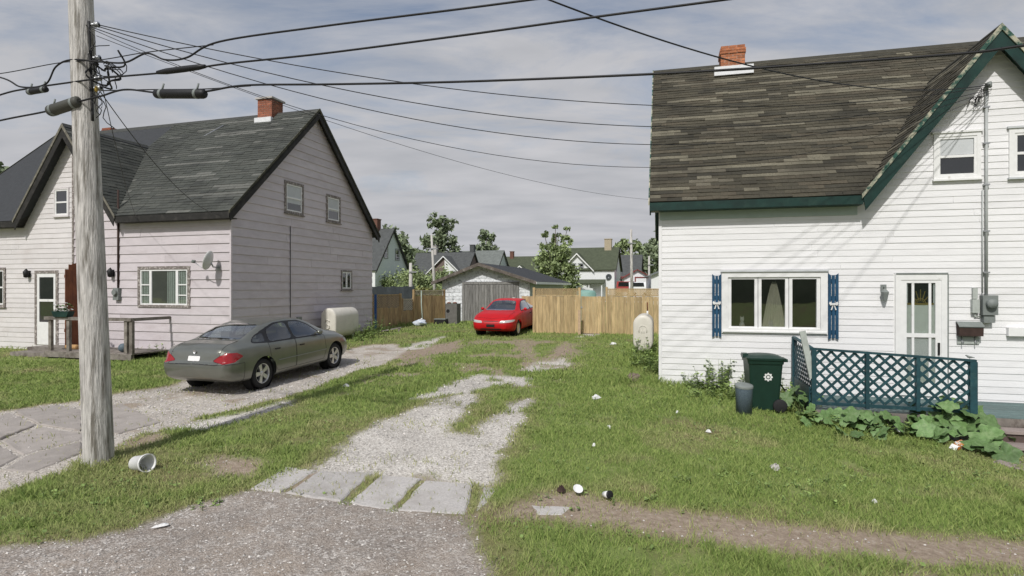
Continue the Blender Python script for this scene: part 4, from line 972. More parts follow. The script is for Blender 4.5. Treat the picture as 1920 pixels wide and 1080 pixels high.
    for wx in S['axles']:
        d = np.hypot(C[:,0]-wx, C[:,2]-S['wr_']); m = (d < S['arch']) & (np.abs(C[:,1]) > .5) & (C[:,2] > .0) & (np.abs(nr[:,1]) > .15)
        m |= (np.abs(C[:,0]-wx) < S['arch']) & (np.abs(C[:,1]) > .5) & (C[:,2] < S['wr_']) & (nr[:,2] < -.3) & (d < S['arch']*1.05)
        vin = np.zeros(len(V), bool); vin[Q[m].ravel()] = True; vout = np.zeros(len(V), bool); vout[Q[~m].ravel()] = True; bd = np.where(vin & vout)[0]
        dx, dz = V[bd,0]-wx, V[bd,2]-S['wr_']; rr_ = np.hypot(dx, dz); k = (np.abs(rr_-S['arch']) < .03)
        V[bd[k],0] = wx+dx[k]/rr_[k]*S['arch']; V[bd[k],2] = S['wr_']+dz[k]/rr_[k]*S['arch']; keep &= ~m
    objs = {}
    for ID, nm in enumerate(names):
        f = Q[(lab == ID) & keep]
        if not len(f): continue
        u, inv = np.unique(f.ravel(), return_inverse=True); VV = V[u]
        o = link(nm, npmesh(nm, VV, inv.reshape(-1,4), mats[ID], True), root); objs.setdefault(nm, []).append(o)
    # dark gaps round doors, lids and bumpers
    gap = MB()
    for ID, nm in enumerate(names):
        if nm not in ('door', 'boot_lid', 'hood', 'bumper'): continue
        f = Q[(lab == ID) & keep]; ed = {}
        for q in f:
            for a_, b_ in zip(q, np.roll(q, -1)):
                k_ = (min(a_, b_), max(a_, b_)); ed[k_] = ed.get(k_, 0)+1
        for (a_, b_), c_ in ed.items():
            if c_ == 1 and (abs(V[a_,1]) > .01 or abs(V[b_,1]) > .01) and min(abs(math.hypot(V[a_,0]-wx, V[a_,2]-S['wr_'])-S['arch']) for wx in S['axles']) > .012:
                A_, B_ = Vector(V[a_]), Vector(V[b_]); 
                if (A_-B_).length > 1e-4: gap.tube([A_, B_], .0045, 4, 0, False)
    if gap.v: gap.build('panel_gap', M['black'], root)
    # side surface lookup for seams and handles
    def sy(x, z):
        i = int(np.clip(np.searchsorted(xs, x), 1, ns-1)); q = R_[i]; k = (q[:,1] > zb[i]+.02); zz_ = q[k][:,1]; yy = q[k][:,0]
        o = np.argsort(zz_); return float(np.interp(z, zz_[o], yy[o]))
    for poly in S['seams']:
        for sg in (1,-1):
            pts = []
            for (a, b) in zip(poly[:-1], poly[1:]):
                n = max(2, int(math.hypot(b[0]-a[0], b[1]-a[1])/.05))
                pts += [(a[0]+(b[0]-a[0])*j/n, a[1]+(b[1]-a[1])*j/n) for j in range(n)]
            pts.append(poly[-1])
            pass
    for (x, z) in S['handles']:
        for sg in (1,-1):
            y = sy(x, z); MB().obox((x, sg*(y+.012), z), (.075,0,0), (0,.014,0), (0,0,.014)).build('door_handle', M['black'], root)
    if S.get('strip'):
        a, b, z = S['strip']
        for sg in (1,-1): MB().tube([(x, sg*(sy(x, z)+.002), z) for x in np.linspace(a, b, 30)], .009, 5).build('side_moulding', M['chromeish'], root)
    # mirrors
    x, z = S['mirror']
    for sg in (1,-1):
        y = sy(x, z-.05); m = MB(); m.lathe([(0,-.075),(.045,-.06),(.062,.0),(.058,.05),(.0,.055)], 12, (x,sg*(y+.10),z), 'x'); m.bar((x,sg*(y-.03),z-.03), (x,sg*(y+.06),z-.01), .05, .03); m.build('mirror', paint, root)
    # wheels
    R0 = S['wr_']; tw = .20
    ty = [(R0*.66,-.095),(R0*.80,-.10),(R0*.93,-.098),(R0*.985,-.085),(R0,-.06),(R0,.06),(R0*.985,.085),(R0*.93,.098),(R0*.80,.10),(R0*.66,.095)]
    tme = MB().lathe(ty, 36, ax='y').mesh('tyre', M['rubber'])
    rim = MB(); rim.lathe([(R0*.70,.088),(R0*.66,.098),(R0*.62,.085),(R0*.60,.02),(R0*.60,-.06)], 32, ax='y')
    rim.lathe([(0,.075),(.05,.072),(.062,.055),(.062,-.02)], 20, ax='y')
    for k in range(S['spokes']):
        an = 2*math.pi*k/S['spokes']; c, s = math.cos(an), math.sin(an); px, pz = -s, c; r0, r1 = .045, R0*.635; w0, w1 = S['spw']
        vs_ = [(c*r+px*w*q, y, s*r+pz*w*q) for r, w, y in ((r0, w0, .070), (r1, w1, .082)) for q in (-1, 1)]+[(c*r+px*w*q, y, s*r+pz*w*q) for r, w, y in ((r0, w0, .02), (r1, w1, .035)) for q in (-1, 1)]
        rim.add(vs_, [(0,1,3,2),(4,6,7,5),(0,4,5,1),(1,5,7,3),(3,7,6,2),(2,6,4,0)])
    rme = rim.mesh('rim', M['alloy']); dme = MB().lathe([(0,.01),(R0*.6,.01)], 28, ax='y').mesh('backing_disc', M['rubber'])  # the disc is a plain dark backing behind the spokes
    aw = MB().lathe([(.12,-.12),(S['arch']-.005,-.12),(S['arch']+.004,.10)], 30, ax='y').mesh('wheel_well', M['rubber'])
    for wx in S['axles']:
        for sg in (1,-1):
            y = S['track']*sg
            we = link('wheel', tme, root); we.location = (wx, y, R0); we.rotation_euler = (0, 0, 0 if sg > 0 else math.pi)
            for nm, me_ in (('rim', rme), ('backing_disc', dme)): link(nm, me_, we)
            q = link('wheel_well', aw, root); q.location = (wx, y-.03*sg, R0); q.rotation_euler = we.rotation_euler
    # cabin
    sx, sz = S['seats'], S['seatz']
    for x in sx:
        for y in (-.36, .36):
            m = MB(); m.prism([(x-.14,sz-.4),(x+.02,sz-.4),(x-.06,sz),(x-.17,sz)], 'y', y-.22, y+.22); m.prism([(x-.17,sz+.02),(x-.06,sz+.02),(x-.08,sz+.16),(x-.16,sz+.16)], 'y', y-.12, y+.12); m.build('seat', M['seatfab'], root)
    MB().box(S['cab'][0], S['cab'][1], -.6, .6, sz-.42, sz-.40).build('cabin_floor', M['rubber'], root)
    return sy
def carpaint(name, c, metal, rough=.32, coat=.5):
    m = pm(name, c, rough, .06, 3.0, tuple(k*.8 for k in c), .9, .5, .8, metal=metal, spec=.5 if metal else .3, coat=coat); return m
M['taurus'] = carpaint('grey_green_metallic_paint', (.20,.206,.178), .55, .28, .55); M['redpaint'] = carpaint('red_paint', (.52,.008,.012), .0, .42, .0)
M['alloy'] = pm('alloy_wheel', (.62,.62,.62), .35, .08, 9, metal=.8); M['seatfab'] = pm('grey_seat_fabric', (.16,.155,.145), .9, .1)
M['chromeish'] = pm('dull_bright_trim', (.30,.31,.29), .35, .05, metal=.6); M['carglass'] = glassmat('tinted_car_glass', (.58,.63,.62), 1.0, True)
M['tail'] = pm('red_lamp_lens', (.30,.008,.012), .18, .1, 20, coat=.6); M['lamp'] = pm('clear_lamp_lens', (.46,.46,.45), .12, .12, 30, coat=.5); M['blacktrim'] = pm('black_plastic_trim', (.016,.016,.017), .5, .1)
up = lambda z, s=1: (lambda C, n: (C[:,2] > z))
al = lambda C, n: np.ones(len(C), bool)
T = dict(squeeze=.77, x0=-1.20, x1=3.74, axles=(0, 2.76), wr_=.325, arch=.385, track=.785, spokes=5, spw=(.034,.050),
  w=[(-1.25,.62),(-1.16,.76),(-1.0,.845),(-.6,.905),(0,.935),(1.2,.94),(2.4,.93),(3.0,.90),(3.4,.83),(3.62,.72),(3.74,.58)],
  zb=[(-1.25,.42),(-1.1,.33),(-.8,.25),(.4,.20),(2.3,.20),(3.2,.22),(3.6,.30),(3.74,.38)],
  zs=[(-1.25,.78),(-1.1,.90),(-.7,.965),(.0,.975),(1.2,.955),(2.3,.925),(2.9,.88),(3.4,.76),(3.65,.66),(3.74,.58)],
  zt=[(-1.25,.86),(-1.12,.985),(-.85,1.035),(-.45,1.085),(-.30,1.12),(.0,1.245),(.35,1.365),(.7,1.425),(1.1,1.445),(1.55,1.425),(1.85,1.365),(2.25,1.19),(2.58,1.055),(2.75,1.02),(3.2,.935),(3.5,.83),(3.68,.72),(3.74,.64)],
  wr=[(-1.25,.5),(-.6,.62),(-.3,.62),(.1,.61),(.6,.60),(1.5,.60),(2.0,.62),(2.5,.64),(3.0,.62),(3.5,.5),(3.74,.4)],
  tail=[(.2,.10),(.42,.015),(.55,.0),(.66,.02),(.72,.09),(.85,.12),(1.0,.15)], nose=[(.2,-.14),(.4,-.02),(.52,0),(.62,-.03),(.75,-.10),(.9,-.16)],
  regions=[('window_trim', M['blacktrim'], 's', roundpoly([(-.27,1.01),(.2,.975),(2.30,.94),(1.92,1.22),(1.58,1.365),(1.1,1.385),(.68,1.375),(.30,1.27),(-.08,1.14)]), al),
           ('window', M['carglass'], 's', roundpoly([(1.13,.985),(2.20,.965),(1.86,1.21),(1.55,1.335),(1.15,1.355)]), al),
           ('window', M['carglass'], 's', roundpoly([(.24,1.0),(1.04,.99),(1.05,1.355),(.72,1.345),(.36,1.25)]), al),
           ('window', M['carglass'], 's', roundpoly([(-.20,1.035),(.13,1.01),(.20,1.18),(.08,1.175),(-.10,1.11)]), al),
           ('windscreen', M['carglass'], 't', roundpoly([(2.58,-.60),(2.70,0),(2.58,.60),(1.90,.50),(1.84,0),(1.90,-.50)]), up(1.0)),
           ('rear_window', M['carglass'], 't', roundpoly([(-.34,-.58),(-.40,0),(-.34,.58),(.36,.50),(.42,0),(.36,-.50)]), up(1.0)),
           ('tail_light', M['tail'], 'f', roundpoly([(.46,.72),(.64,.685),(.95,.70),(.98,.80),(.90,.87),(.64,.845)]), lambda C, n: C[:,0] < -.90),
           ('tail_light', M['tail'], 's', [(-1.25,.66),(-.92,.69),(-.64,.795),(-.82,.878),(-1.25,.89)], al),
           ('headlight', M['lamp'], 'f', roundpoly([(.38,.60),(.86,.62),(.88,.74),(.42,.71)]), lambda C, n: C[:,0] > 3.2),
           ('number_plate', M['offwhite'], 'e', [(-.155,.715),(.155,.715),(.155,.825),(-.155,.825)], lambda C, n: C[:,0] < -.9),
           ('door', M['taurus'], 's', [(1.10,.33),(2.20,.33),(2.30,.55),(2.26,.94),(1.10,.96)], lambda C, n: C[:,2] < .96),
           ('door', M['taurus'], 's', [(.44,.33),(1.08,.33),(1.08,.97),(.16,.98),(.20,.70)], lambda C, n: C[:,2] < .98),
           ('boot_lid', M['taurus'], 't', [(-1.22,-.62),(-.42,-.60),(-.42,.60),(-1.22,.62)], lambda C, n: (C[:,2] > .66) & (C[:,0] < -.42) & (np.abs(C[:,1]) < .62)),
           ('bumper', M['taurus'], 'e', [(-1,.2),(1,.2),(1,.655),(-1,.655)], lambda C, n: C[:,0] < -.62)],
  seams=[[(1.09,.96),(1.09,.33)], [(2.24,.93),(2.28,.58),(2.18,.33),(.46,.33),(.19,.70),(.15,.98)], [(-.62,.655),(-1.0,.655)]], handles=[(1.30,.80),(.42,.82)], strip=(.45,2.3,.56), mirror=(2.02,1.03), seats=(1.45,.45), seatz=1.03, cab=(-.2,2.4))
def last_regions_first(S):      # glass and lamps are laid over the panels
    g = [q for q in S['regions'] if q[1] in (M['taurus'], M['redpaint'])]; S['regions'] = g+[q for q in S['regions'] if q not in g]
last_regions_first(T)
pr, pf = Vector((-5.54, 12.88)), Vector((-4.78, 15.52)); hd = (pf-pr).normalized(); lf = Vector((-hd.y, hd.x))
ax = pr+lf*.785                      # the wheels we see are the right-hand ones
z0, z1 = .32, .41
t_ = thing('parked_sedan', 'grey-green metallic sedan parked beside the lilac house, seen from its right rear', 'car', (ax.x, ax.y, z0-.012), math.atan2(hd.y, hd.x))
t_.rotation_euler = (0, -math.atan2(z1-z0, 2.76), math.atan2(hd.y, hd.x))
build_car(t_, T, M['taurus'])
m = MB(); m.lathe([(0,.0),(.035,.0),(.04,-.01)], 16, (-.962,0,.905), 'x'); m.build('badge', M['alloy'], t_)
# red compact
V_ = dict(x0=-.98, x1=3.52, axles=(0, 2.64), wr_=.295, arch=.345, track=.73, spokes=5, spw=(.05,.085),
  w=[(-1.0,.60),(-.9,.73),(-.6,.82),(0,.855),(1.2,.86),(2.4,.855),(2.9,.835),(3.25,.78),(3.42,.70),(3.52,.60)],
  zb=[(-1.0,.42),(-.8,.30),(.4,.19),(2.3,.19),(3.0,.2),(3.4,.24),(3.52,.30)],
  zs=[(-1.0,.80),(-.8,.90),(0,.95),(1.2,.93),(2.2,.89),(2.8,.82),(3.2,.73),(3.45,.64),(3.52,.60)],
  zt=[(-1.0,.88),(-.85,.98),(-.4,1.03),(-.2,1.06),(.3,1.27),(.6,1.345),(1.0,1.37),(1.4,1.35),(1.65,1.30),(2.05,1.12),(2.40,.985),(2.55,.955),(3.0,.87),(3.3,.785),(3.46,.71),(3.52,.66)],
  wr=[(-1.0,.5),(-.2,.56),(.4,.55),(1.5,.55),(2.0,.57),(2.4,.60),(3.0,.60),(3.52,.45)],
  tail=[(.2,.10),(.5,0),(.7,.04),(.95,.12)], nose=[(.2,-.10),(.33,-.01),(.48,0),(.60,-.02),(.72,-.07),(.9,-.16)],
  regions=[('window_trim', M['blacktrim'], 's', roundpoly([(.0,.96),(2.13,.91),(1.75,1.165),(1.45,1.285),(.82,1.31),(.42,1.29),(.14,1.17)]), al),
           ('window', M['carglass'], 's', roundpoly([(.85,.96),(2.05,.93),(1.70,1.15),(1.42,1.265),(.86,1.29)]), al),
           ('window', M['carglass'], 's', roundpoly([(.05,.985),(.78,.965),(.79,1.29),(.45,1.27),(.18,1.16)]), al),
           ('windscreen', M['carglass'], 't', roundpoly([(2.42,-.62),(2.52,0),(2.42,.62),(1.66,.47),(1.60,0),(1.66,-.47)]), up(.93)),
           ('rear_window', M['carglass'], 't', roundpoly([(-.2,-.52),(-.24,0),(-.2,.52),(.36,.45),(.40,0),(.36,-.45)]), up(.95)),
           ('headlight', M['lamp'], 'f', roundpoly([(.34,.545),(.80,.575),(.83,.665),(.36,.635)]), lambda C, n: C[:,0] > 2.9),
           ('grille', M['blacktrim'], 'e', roundpoly([(-.31,.60),(.31,.60),(.30,.625),(-.30,.625)]), lambda C, n: C[:,0] > 2.9),
           ('number_plate', M['blacktrim'], 'e', [(-.16,.40),(.16,.40),(.16,.50),(-.16,.50)], lambda C, n: C[:,0] > 3.2),
           ('tail_light', M['tail'], 'f', roundpoly([(.45,.70),(.80,.70),(.80,.84),(.45,.84)]), lambda C, n: C[:,0] < -.6),
           ('air_intake', M['blacktrim'], 'e', roundpoly([(-.42,.30),(.42,.30),(.40,.345),(-.40,.345)]), lambda C, n: C[:,0] > 3.0),
           ('door', M['redpaint'], 's', [(.82,.31),(2.05,.31),(2.14,.55),(2.10,.92),(.82,.94)], lambda C, n: C[:,2] < .94),
           ('door', M['redpaint'], 's', [(.38,.31),(.80,.31),(.80,.95),(.0,.96),(.1,.66)], lambda C, n: C[:,2] < .96),
           ('hood', M['redpaint'], 't', [(2.58,-.68),(3.30,-.62),(3.42,0),(3.30,.62),(2.58,.68)], lambda C, n: (C[:,2] > .6) & (n[:,2]*np.sign(n[:,2]+1e-9) > .5)),
           ('bumper', M['redpaint'], 'e', [(-1,.2),(1,.2),(1,.54),(-1,.54)], lambda C, n: C[:,0] > 2.98)],
  seams=[[(.81,.94),(.81,.31)], [(2.08,.92),(2.13,.55),(2.04,.31),(.40,.31),(.1,.66),(.0,.96)], [(2.98,.54),(3.3,.54)]], handles=[(1.0,.78),(.2,.8)], strip=None, mirror=(1.86,.98), seats=(1.2,.3), seatz=.98, cab=(-.1,2.3))
last_regions_first(V_)
hd = Vector((-.285, -.958)).normalized(); lf = Vector((-hd.y, hd.x)); fw = Vector((.16, 22.55)); ax = fw-lf*.73-hd*2.64
t_ = thing('parked_compact', 'bright red compact car parked nose out before the old garage', 'car', (ax.x, ax.y, gh(ax.x, ax.y)-.01), math.atan2(hd.y, hd.x))
t_.rotation_euler = (0, math.atan2(gh(ax.x, ax.y)-gh(fw.x, fw.y), 2.64), math.atan2(hd.y, hd.x))
build_car(t_, V_, M['redpaint'])

# ---------------------------------------------------------------- things by the lilac house
def obround(w, h, n=14):
    r = w/2; P = arc(0, h-r, r, 0, math.pi, n); return P+arc(0, r, r, math.pi, 2*math.pi, n)
def oil_tank(name, label, o, th, cx, y0, y1, zb, w, h, emblem):
    t = thing(name, label, 'oil tank', hl(o, th, cx, (y0+y1)/2, zb), -th); L = (y1-y0)/2; P = obround(w, h); lg = .14; m = MB(); n = len(P)
    def ring(sc, y): return [(x*sc, y, lg+h/2+(z-h/2)*(1-(1-sc)*w/h)) for x, z in P]
    rows = [ring(s_, y) for s_, y in ((.0, -L-.01), (.6, -L-.01), (.90, -L), (.97, -L+.02), (1, -L+.06), (1, L-.06), (.97, L-.02), (.9, L), (.0, L+.01))]
    vs_ = [p for q in rows for p in q]; fs_ = [(i*n+k, i*n+(k+1) % n, (i+1)*n+(k+1) % n, (i+1)*n+k) for i in range(len(rows)-1) for k in range(n)]
    m.add(vs_, fs_, smooth=True); b = m.build('tank_shell', M['cream'], t)
    for x in (-w*.32, w*.32):
        for y in (-L*.7, L*.7): MB().tube([(x,y,-.05),(x,y,lg+.14)], .022, 8).build('leg', M['steel'], t)
    y = -L-.012
    if emblem == 'S':
        m = MB(); pts = [(.075,.09),(.04,.135),(-.02,.14),(-.07,.11),(-.075,.06),(-.04,.02),(.04,-.02),(.075,-.06),(.07,-.11),(.02,-.14),(-.04,-.135),(-.08,-.09)]
        m.tube([(px*1.15-.02, y-.006, lg+h*.46+pz*1.15) for px, pz in pts], .02, 8); m.build('embossed_letter', M['cream'], t)
    else:
        m = MB(); A = arc(0, .05, .11, 0, math.pi, 12); m.tube([(-.11,y,lg+h*.52)]+[(px,y,lg+h*.56+pz) for px, pz in A[::-1]]+[(.11,y,lg+h*.52)], .012, 6)
        for x in (-.03, .03): m.tube([(x,y,lg+h*.50),(x,y,lg+h*.60)], .009, 6)
        m.build('embossed_arch', M['cream'], t)
    return t, L, lg
oil_tank('oil_tank', 'cream oil tank with an embossed letter S beside the lilac wall', LO, LT, .64, 3.95, 5.5, .56, .62, 1.08, 'S')
t, Lh2, lg = oil_tank('oil_tank', 'cream oil tank at the left corner of the white house, with a fill pipe', RO, RT, -.52, 4.0, 5.4, .52, .56, 1.06, 'A')
m = MB(); m.tube([(.12,-.45,lg+1.04),(.12,-.45,lg+1.17)], .028, 10); m.build('fill_pipe', M['offwhite'], t)
MB().tube([(.12,-.45,lg+1.17),(.12,-.45,lg+1.42)], .017, 8).build('vent_pipe', M['rust'], t)

M['paledish'] = pm('pale_dish_grey', (.58,.59,.57), .5, .08, 5)
# satellite dish on the front wall
dx, dz = -.42, 3.22; t = thing('satellite_dish', 'grey satellite dish on an arm by the corner of the lilac house', 'satellite dish', hl(LO, LT, dx, -.02, dz), -LT)
m = MB(); m.tube([(0,0,-.12),(0,-.22,-.1),(0,-.30,.02)], .022, 8); m.box(-.06,.06,-.02,.0,-.2,-.05); m.build('mount', M['steel'], t)
aim = Vector((-.92,-.24,.28)).normalized(); sd = aim.cross(Vector((0,0,1))).normalized(); uv = sd.cross(aim); c0 = Vector((-.02,-.36,.08)); P = []; nr_, na = 7, 26
for k in range(nr_+1):
    for j in range(na):
        a = 2*math.pi*j/na; q = k/nr_; P.append(c0+(sd*math.cos(a)*.25+uv*math.sin(a)*.29)*q+aim*(.085*q*q-.05))
f_ = [(k*na+j, k*na+(j+1) % na, (k+1)*na+(j+1) % na, (k+1)*na+j) for k in range(nr_) for j in range(na)]
P2 = [p-aim*.012 for p in P]; n_ = len(P)
MB().add(P+P2, f_+[tuple(n_+i for i in q[::-1]) for q in f_]+[(nr_*na+j, nr_*na+(j+1) % na, n_+nr_*na+(j+1) % na, n_+nr_*na+j) for j in range(na)], smooth=True).build('reflector', M['paledish'], t)
e = c0+aim*.42-uv*.16; MB().tube([c0-uv*.27, c0-uv*.25+aim*.16, e], .012, 6).build('arm', M['steel'], t)
m = MB(); m.tube([e-aim*.03, e+aim*.05], [.035,.05], 10); m.obox(e+Vector((0,0,.03)), sd*.05, aim*.03, uv*.02); m.build('receiver', M['dullgrey'], t)

# porch of the lilac house
pf_ = -1.35; o2 = hl(LO, LT, 0, pf_); xl = front(84, 600, o2, LT)[0]; xr = front(247, 600, o2, LT)[0]
t = thing('porch', 'worn wooden porch with railing in front of the lilac house', 'porch', hl(LO, LT, (xl+xr)/2, 0, .3), -LT); cx = (xl+xr)/2; hw = (xr-xl)/2; fl = .62-.3
n_ = 11
for i in range(n_):
    a = pf_+(-pf_-.03)*i/n_; MB().box(-hw, hw, a, a-pf_/n_-.012, fl-.035, fl+.002*(i % 2)).build('plank', M['porchwood'], t)
MB().box(-hw, hw, pf_-.03, pf_-.002, fl-.18, fl-.02).build('rim_joist', M['porchwood'], t)
for x in (-hw+.1, 0, hw-.1): MB().box(x-.05, x+.05, pf_+.02, pf_+.12, -.2, fl-.04).build('pier', M['porchwood'], t)
zt = front(165, 597, o2, LT)[1]-.3
MB().box(-hw, hw, pf_-.03, pf_+.09, zt-.06, zt+.03).build('handrail', M['porchwood'], t)
for px_ in (93, 127, 235, 245): x = front(px_, 620, o2, LT)[0]-cx; MB().box(x-.055, x+.055, pf_+.0, pf_+.08, fl+.003, zt-.062).build('post', M['porchwood'], t)
MB().box(hw-.08, hw, pf_+.092, -.03, zt-.06, zt+.028).build('handrail', M['porchwood'], t)
# steps at the far end of the porch
t = thing('porch_steps', 'low grey wooden steps at the left end of the worn porch', 'steps', hl(LO, LT, xl-.85, pf_+.1, .33), -LT)
for i, (y0, y1, z) in enumerate(((-.55,.0,.02),(-.02,.5,.16),(.48,1.22,.27))): MB().box(-.75, .75, y0, y1, z-.13, z+.03).build('step', M['porchwood'], t)
# brown partition board
o3 = hl(LO, LT, -6.2, 0); t = thing('privacy_panel', 'rust-brown wooden privacy panel standing on the porch by the pale door', 'panel', hl(LO, LT, -5.68, -.36, .62), -LT)
for i in range(6):
    y0 = .33-.66*(i+1)/6; zt_ = 2.74-.03*i-(.12 if i == 5 else 0); MB().box(-.012, .012, y0+.002, y0+.108, .0, zt_).build('plank', M['rust'], t)
MB().box(-.04, -.0125, -.33, .33, 2.2, 2.3).build('rail', M['rust'], t); MB().box(-.04, -.0125, -.33, .33, .5, .6).build('rail', M['rust'], t)
# planter with plants on the handrail
c_ = hl(LO, LT, front(117, 590, o2, LT)[0], pf_+.02, .3+zt+.032); t = thing('planter', 'dark green window-box planter with white flowers on the porch railing', 'planter', c_, -LT)
MB().prism([(-.26,.0),(.26,.0),(.34,.17),(-.34,.17)], 'y', -.1, .1).build('trough', M['greentrim'], t)
m = MB(); rg = random.Random(5)
for i in range(90):
    p = Vector((rg.uniform(-.26,.26), rg.uniform(-.1,.1), .17+abs(rg.gauss(0,.09)))); a = rg.uniform(0,6.3); s_ = .045; m.add([p+Vector((math.cos(a+k*1.57)*s_, math.sin(a+k*1.57)*s_, rg.uniform(-.03,.03))) for k in range(4)], [(0,1,2,3)], 1 if i % 3 == 0 else 0)
M['leaf'] = pm('leaf_green', (.07,.13,.03), .6, .3, 8, island=.3); M['flower'] = pm('white_petal', (.75,.76,.74), .7, .05)
m.build('plants', [M['leaf'], M['flower']], t)
# small boxes left on the porch
c_ = hl(LO, LT, front(107, 648, o2, LT)[0], pf_+.45, .622); finish(MB().lathe([(0,-.22),(.07,-.22),(.075,-.2),(.075,.2),(.07,.22),(0,.22)], 14, (0,0,.075), 'x').build('rolled_mat', pm('tan_mat', (.45,.27,.12), .9, .2, 20)), 'tan rolled mat lying on the porch floor under the railing', 'mat').matrix_world = Matrix.Translation(c_) @ Matrix.Rotation(-LT, 4, 'Z')
p = G(213, 662); t = thing('toy_ball', 'dark ball lying on the porch edge beside the utility pole', 'ball', hl(LO, LT, front(213, 645, o2, LT)[0], pf_+.3, .622))
MB().lathe([(.13*math.sin(a), .13-.13*math.cos(a)) for a in [math.pi*i/10 for i in range(11)]], 16).build('ball', M['speck'], t)

# ---------------------------------------------------------------- deck, lattice and steps of the white house
dz = .30; DX0, DX1, DY = 2.75, 8.6, -1.62
t = thing('deck', 'low teal painted wooden deck before the white house door', 'deck', hl(RO, RT, 5.5, -.8, 0), -RT)
n_ = 15
for i in range(n_):
    y0 = .8+DY+(-DY-.03)*i/n_; MB().box(DX0-5.5, DX1-5.5, y0, y0-DY/n_-.008, dz-.035, dz+.0015*(i % 2)).build('plank', M['teal_deck'], t)
MB().box(DX0-5.5, DX1-5.5, .8+DY-.03, .8+DY-.001, dz-.16, dz-.01).build('rim_joist', M['porchwood'], t)
for i in range(6): x = DX0-5.4+i*1.12; MB().box(x, x+.12, .8+DY+.02, .8+DY+.14, -.6, dz-.04).build('pier', M['conc'], t)
MB().box(DX0-5.48, DX1-5.52, .8+DY+.001, .8+DY+.016, -.5, dz-.162).build('skirting', M['siding_grey'], t)
# lattice fence round the deck
o2 = hl(RO, RT, 0, DY-.06); a0 = front(1521, 700, o2, RT)[0]; b0 = front(1826, 700, o2, RT)[0]; zl0 = front(1521, 655, o2, RT)[1]; zl1 = front(1826, 678, o2, RT)[1]
zb0, zb1 = dz+.09, dz+.06
t = thing('lattice_fence', 'teal green lattice fence along the front of the deck', 'lattice fence', hl(RO, RT, a0, DY-.06, 0), -RT); Lx = b0-a0
def ztop(x): return zl0+(zl1-zl0)*x/Lx
MB().bar((-.03,0,ztop(0)+.015), (Lx+.03,0,ztop(Lx)+.015), .07, .04).build('top_rail', M['teal'], t)
MB().bar((0,0,zb0+.03), (Lx,0,zb1+.03), .05, .06).build('bottom_rail', M['teal'], t)
for fr, ww in ((0,.08),(.345,.06),(.655,.06),(.972,.11)):
    x = Lx*fr; MB().box(x, x+ww, -.045, .045, zb0-.03, ztop(x)-.008).build('post', M['teal'], t)
def lattice(t, Lx, zb, zt, sp, wd, y0, nm, mat, mp=lambda x, y, z: (x, y, z), join=False):
    mb = MB()
    for d, y in ((1, y0-.008), (-1, y0+.006)):
        c = -3.0
        while c < Lx+3:
            # line x - d*z = c within 0..Lx, zb..zt
            p0, p1 = Vector((c+d*0, 0)), None; pts = []
            z_lo, z_hi = zb, zt; xs_ = [c+(z_lo-zb) if d > 0 else c-(z_lo-zb), c+(z_hi-zb) if d > 0 else c-(z_hi-zb)]
            xa_, xb_ = xs_; za_, zb_ = z_lo, z_hi
            if xa_ > xb_: xa_, xb_, za_, zb_ = xb_, xa_, zb_, za_
            if xb_ > .02 and xa_ < Lx-.02:
                sl_ = (zb_-za_)/(xb_-xa_)
                if xa_ < 0: za_ += sl_*(0-xa_); xa_ = 0
                if xb_ > Lx: zb_ += sl_*(Lx-xb_); xb_ = Lx
                if xb_-xa_ > .03:
                    A, B = mp(xa_, y, za_), mp(xb_, y, zb_); up_ = Vector(mp(0,1,0))-Vector(mp(0,0,0))
                    if join: mb.bar(A, B, wd, .008, up_)
                    else: MB().bar(A, B, wd, .008, up_).build('slat', mat, t)
            c += sp
    if join and mb.v: return finish(mb.build(nm, mat, t), kind='stuff')
zmid = (zl0+zl1)/2; lattice(t, Lx, zb0+.06, zmid, .19, .046, 0, 'slat', M['teal'], mp=lambda x, y, z: (x, y, zb0+.06+(z-zb0-.06)*(ztop(x)-zb0-.06)/(zmid-zb0-.06)))
# end panel back to the wall
ze0 = zl0+.04; MB().bar((0.02,.05,ztop(0)+.015), (0.0,1.5,ztop(0)+.10), .06, .04).build('top_rail', M['teal'], t)
lattice(t, 1.45, zb0+.06, zl0, .16, .05, 0, 'slat', M['teal'], mp=lambda x, y, z: (y, .05+x, z))
MB().box(-.04, .05, 1.42, 1.52, zb0-.1, zl0+.10).build('post', M['teal'], t)
MB().box(-.02, .02, .05, 1.42, zb0-.1, zb0+.3).build('kick_board', M['teal'], t)
# leaning white board at the fence corner
p = hl(RO, RT, a0-.02, DY-.02, zl0+.03); finish(MB().bar((0,0,-.55), (-.16,.05,.30), .11, .02, (0,1,0)).build('loose_board', M['pgrey']), 'pale loose board leaning out over the lattice fence corner', 'board').location = p+Vector((.02,-.07,0))
# small bird on the rail
bx = front(1818, 668, o2, RT)[0]; p = hl(RO, RT, bx, DY-.06, ztop(bx-a0)+.036); t = thing('bird', 'small grey bird perched on the lattice fence top rail', 'bird', p, 2.4)
m = MB(); m.tube([(-.10,0,.045),(-.06,0,.05),(-.035,0,.05),(0,0,.05),(.03,0,.062),(.05,0,.08),(.062,0,.085),(.075,0,.085),(.09,0,.083)], [.006,.012,.022,.03,.028,.02,.019,.012,.002], 10); m.tube([(.0,.01,.03),(.0,.01,-.002)], .003, 5); m.tube([(.0,-.01,.03),(.0,-.01,-.002)], .003, 5); m.build('body', M['dullgrey'], t); t.scale = (.7,.7,.7)
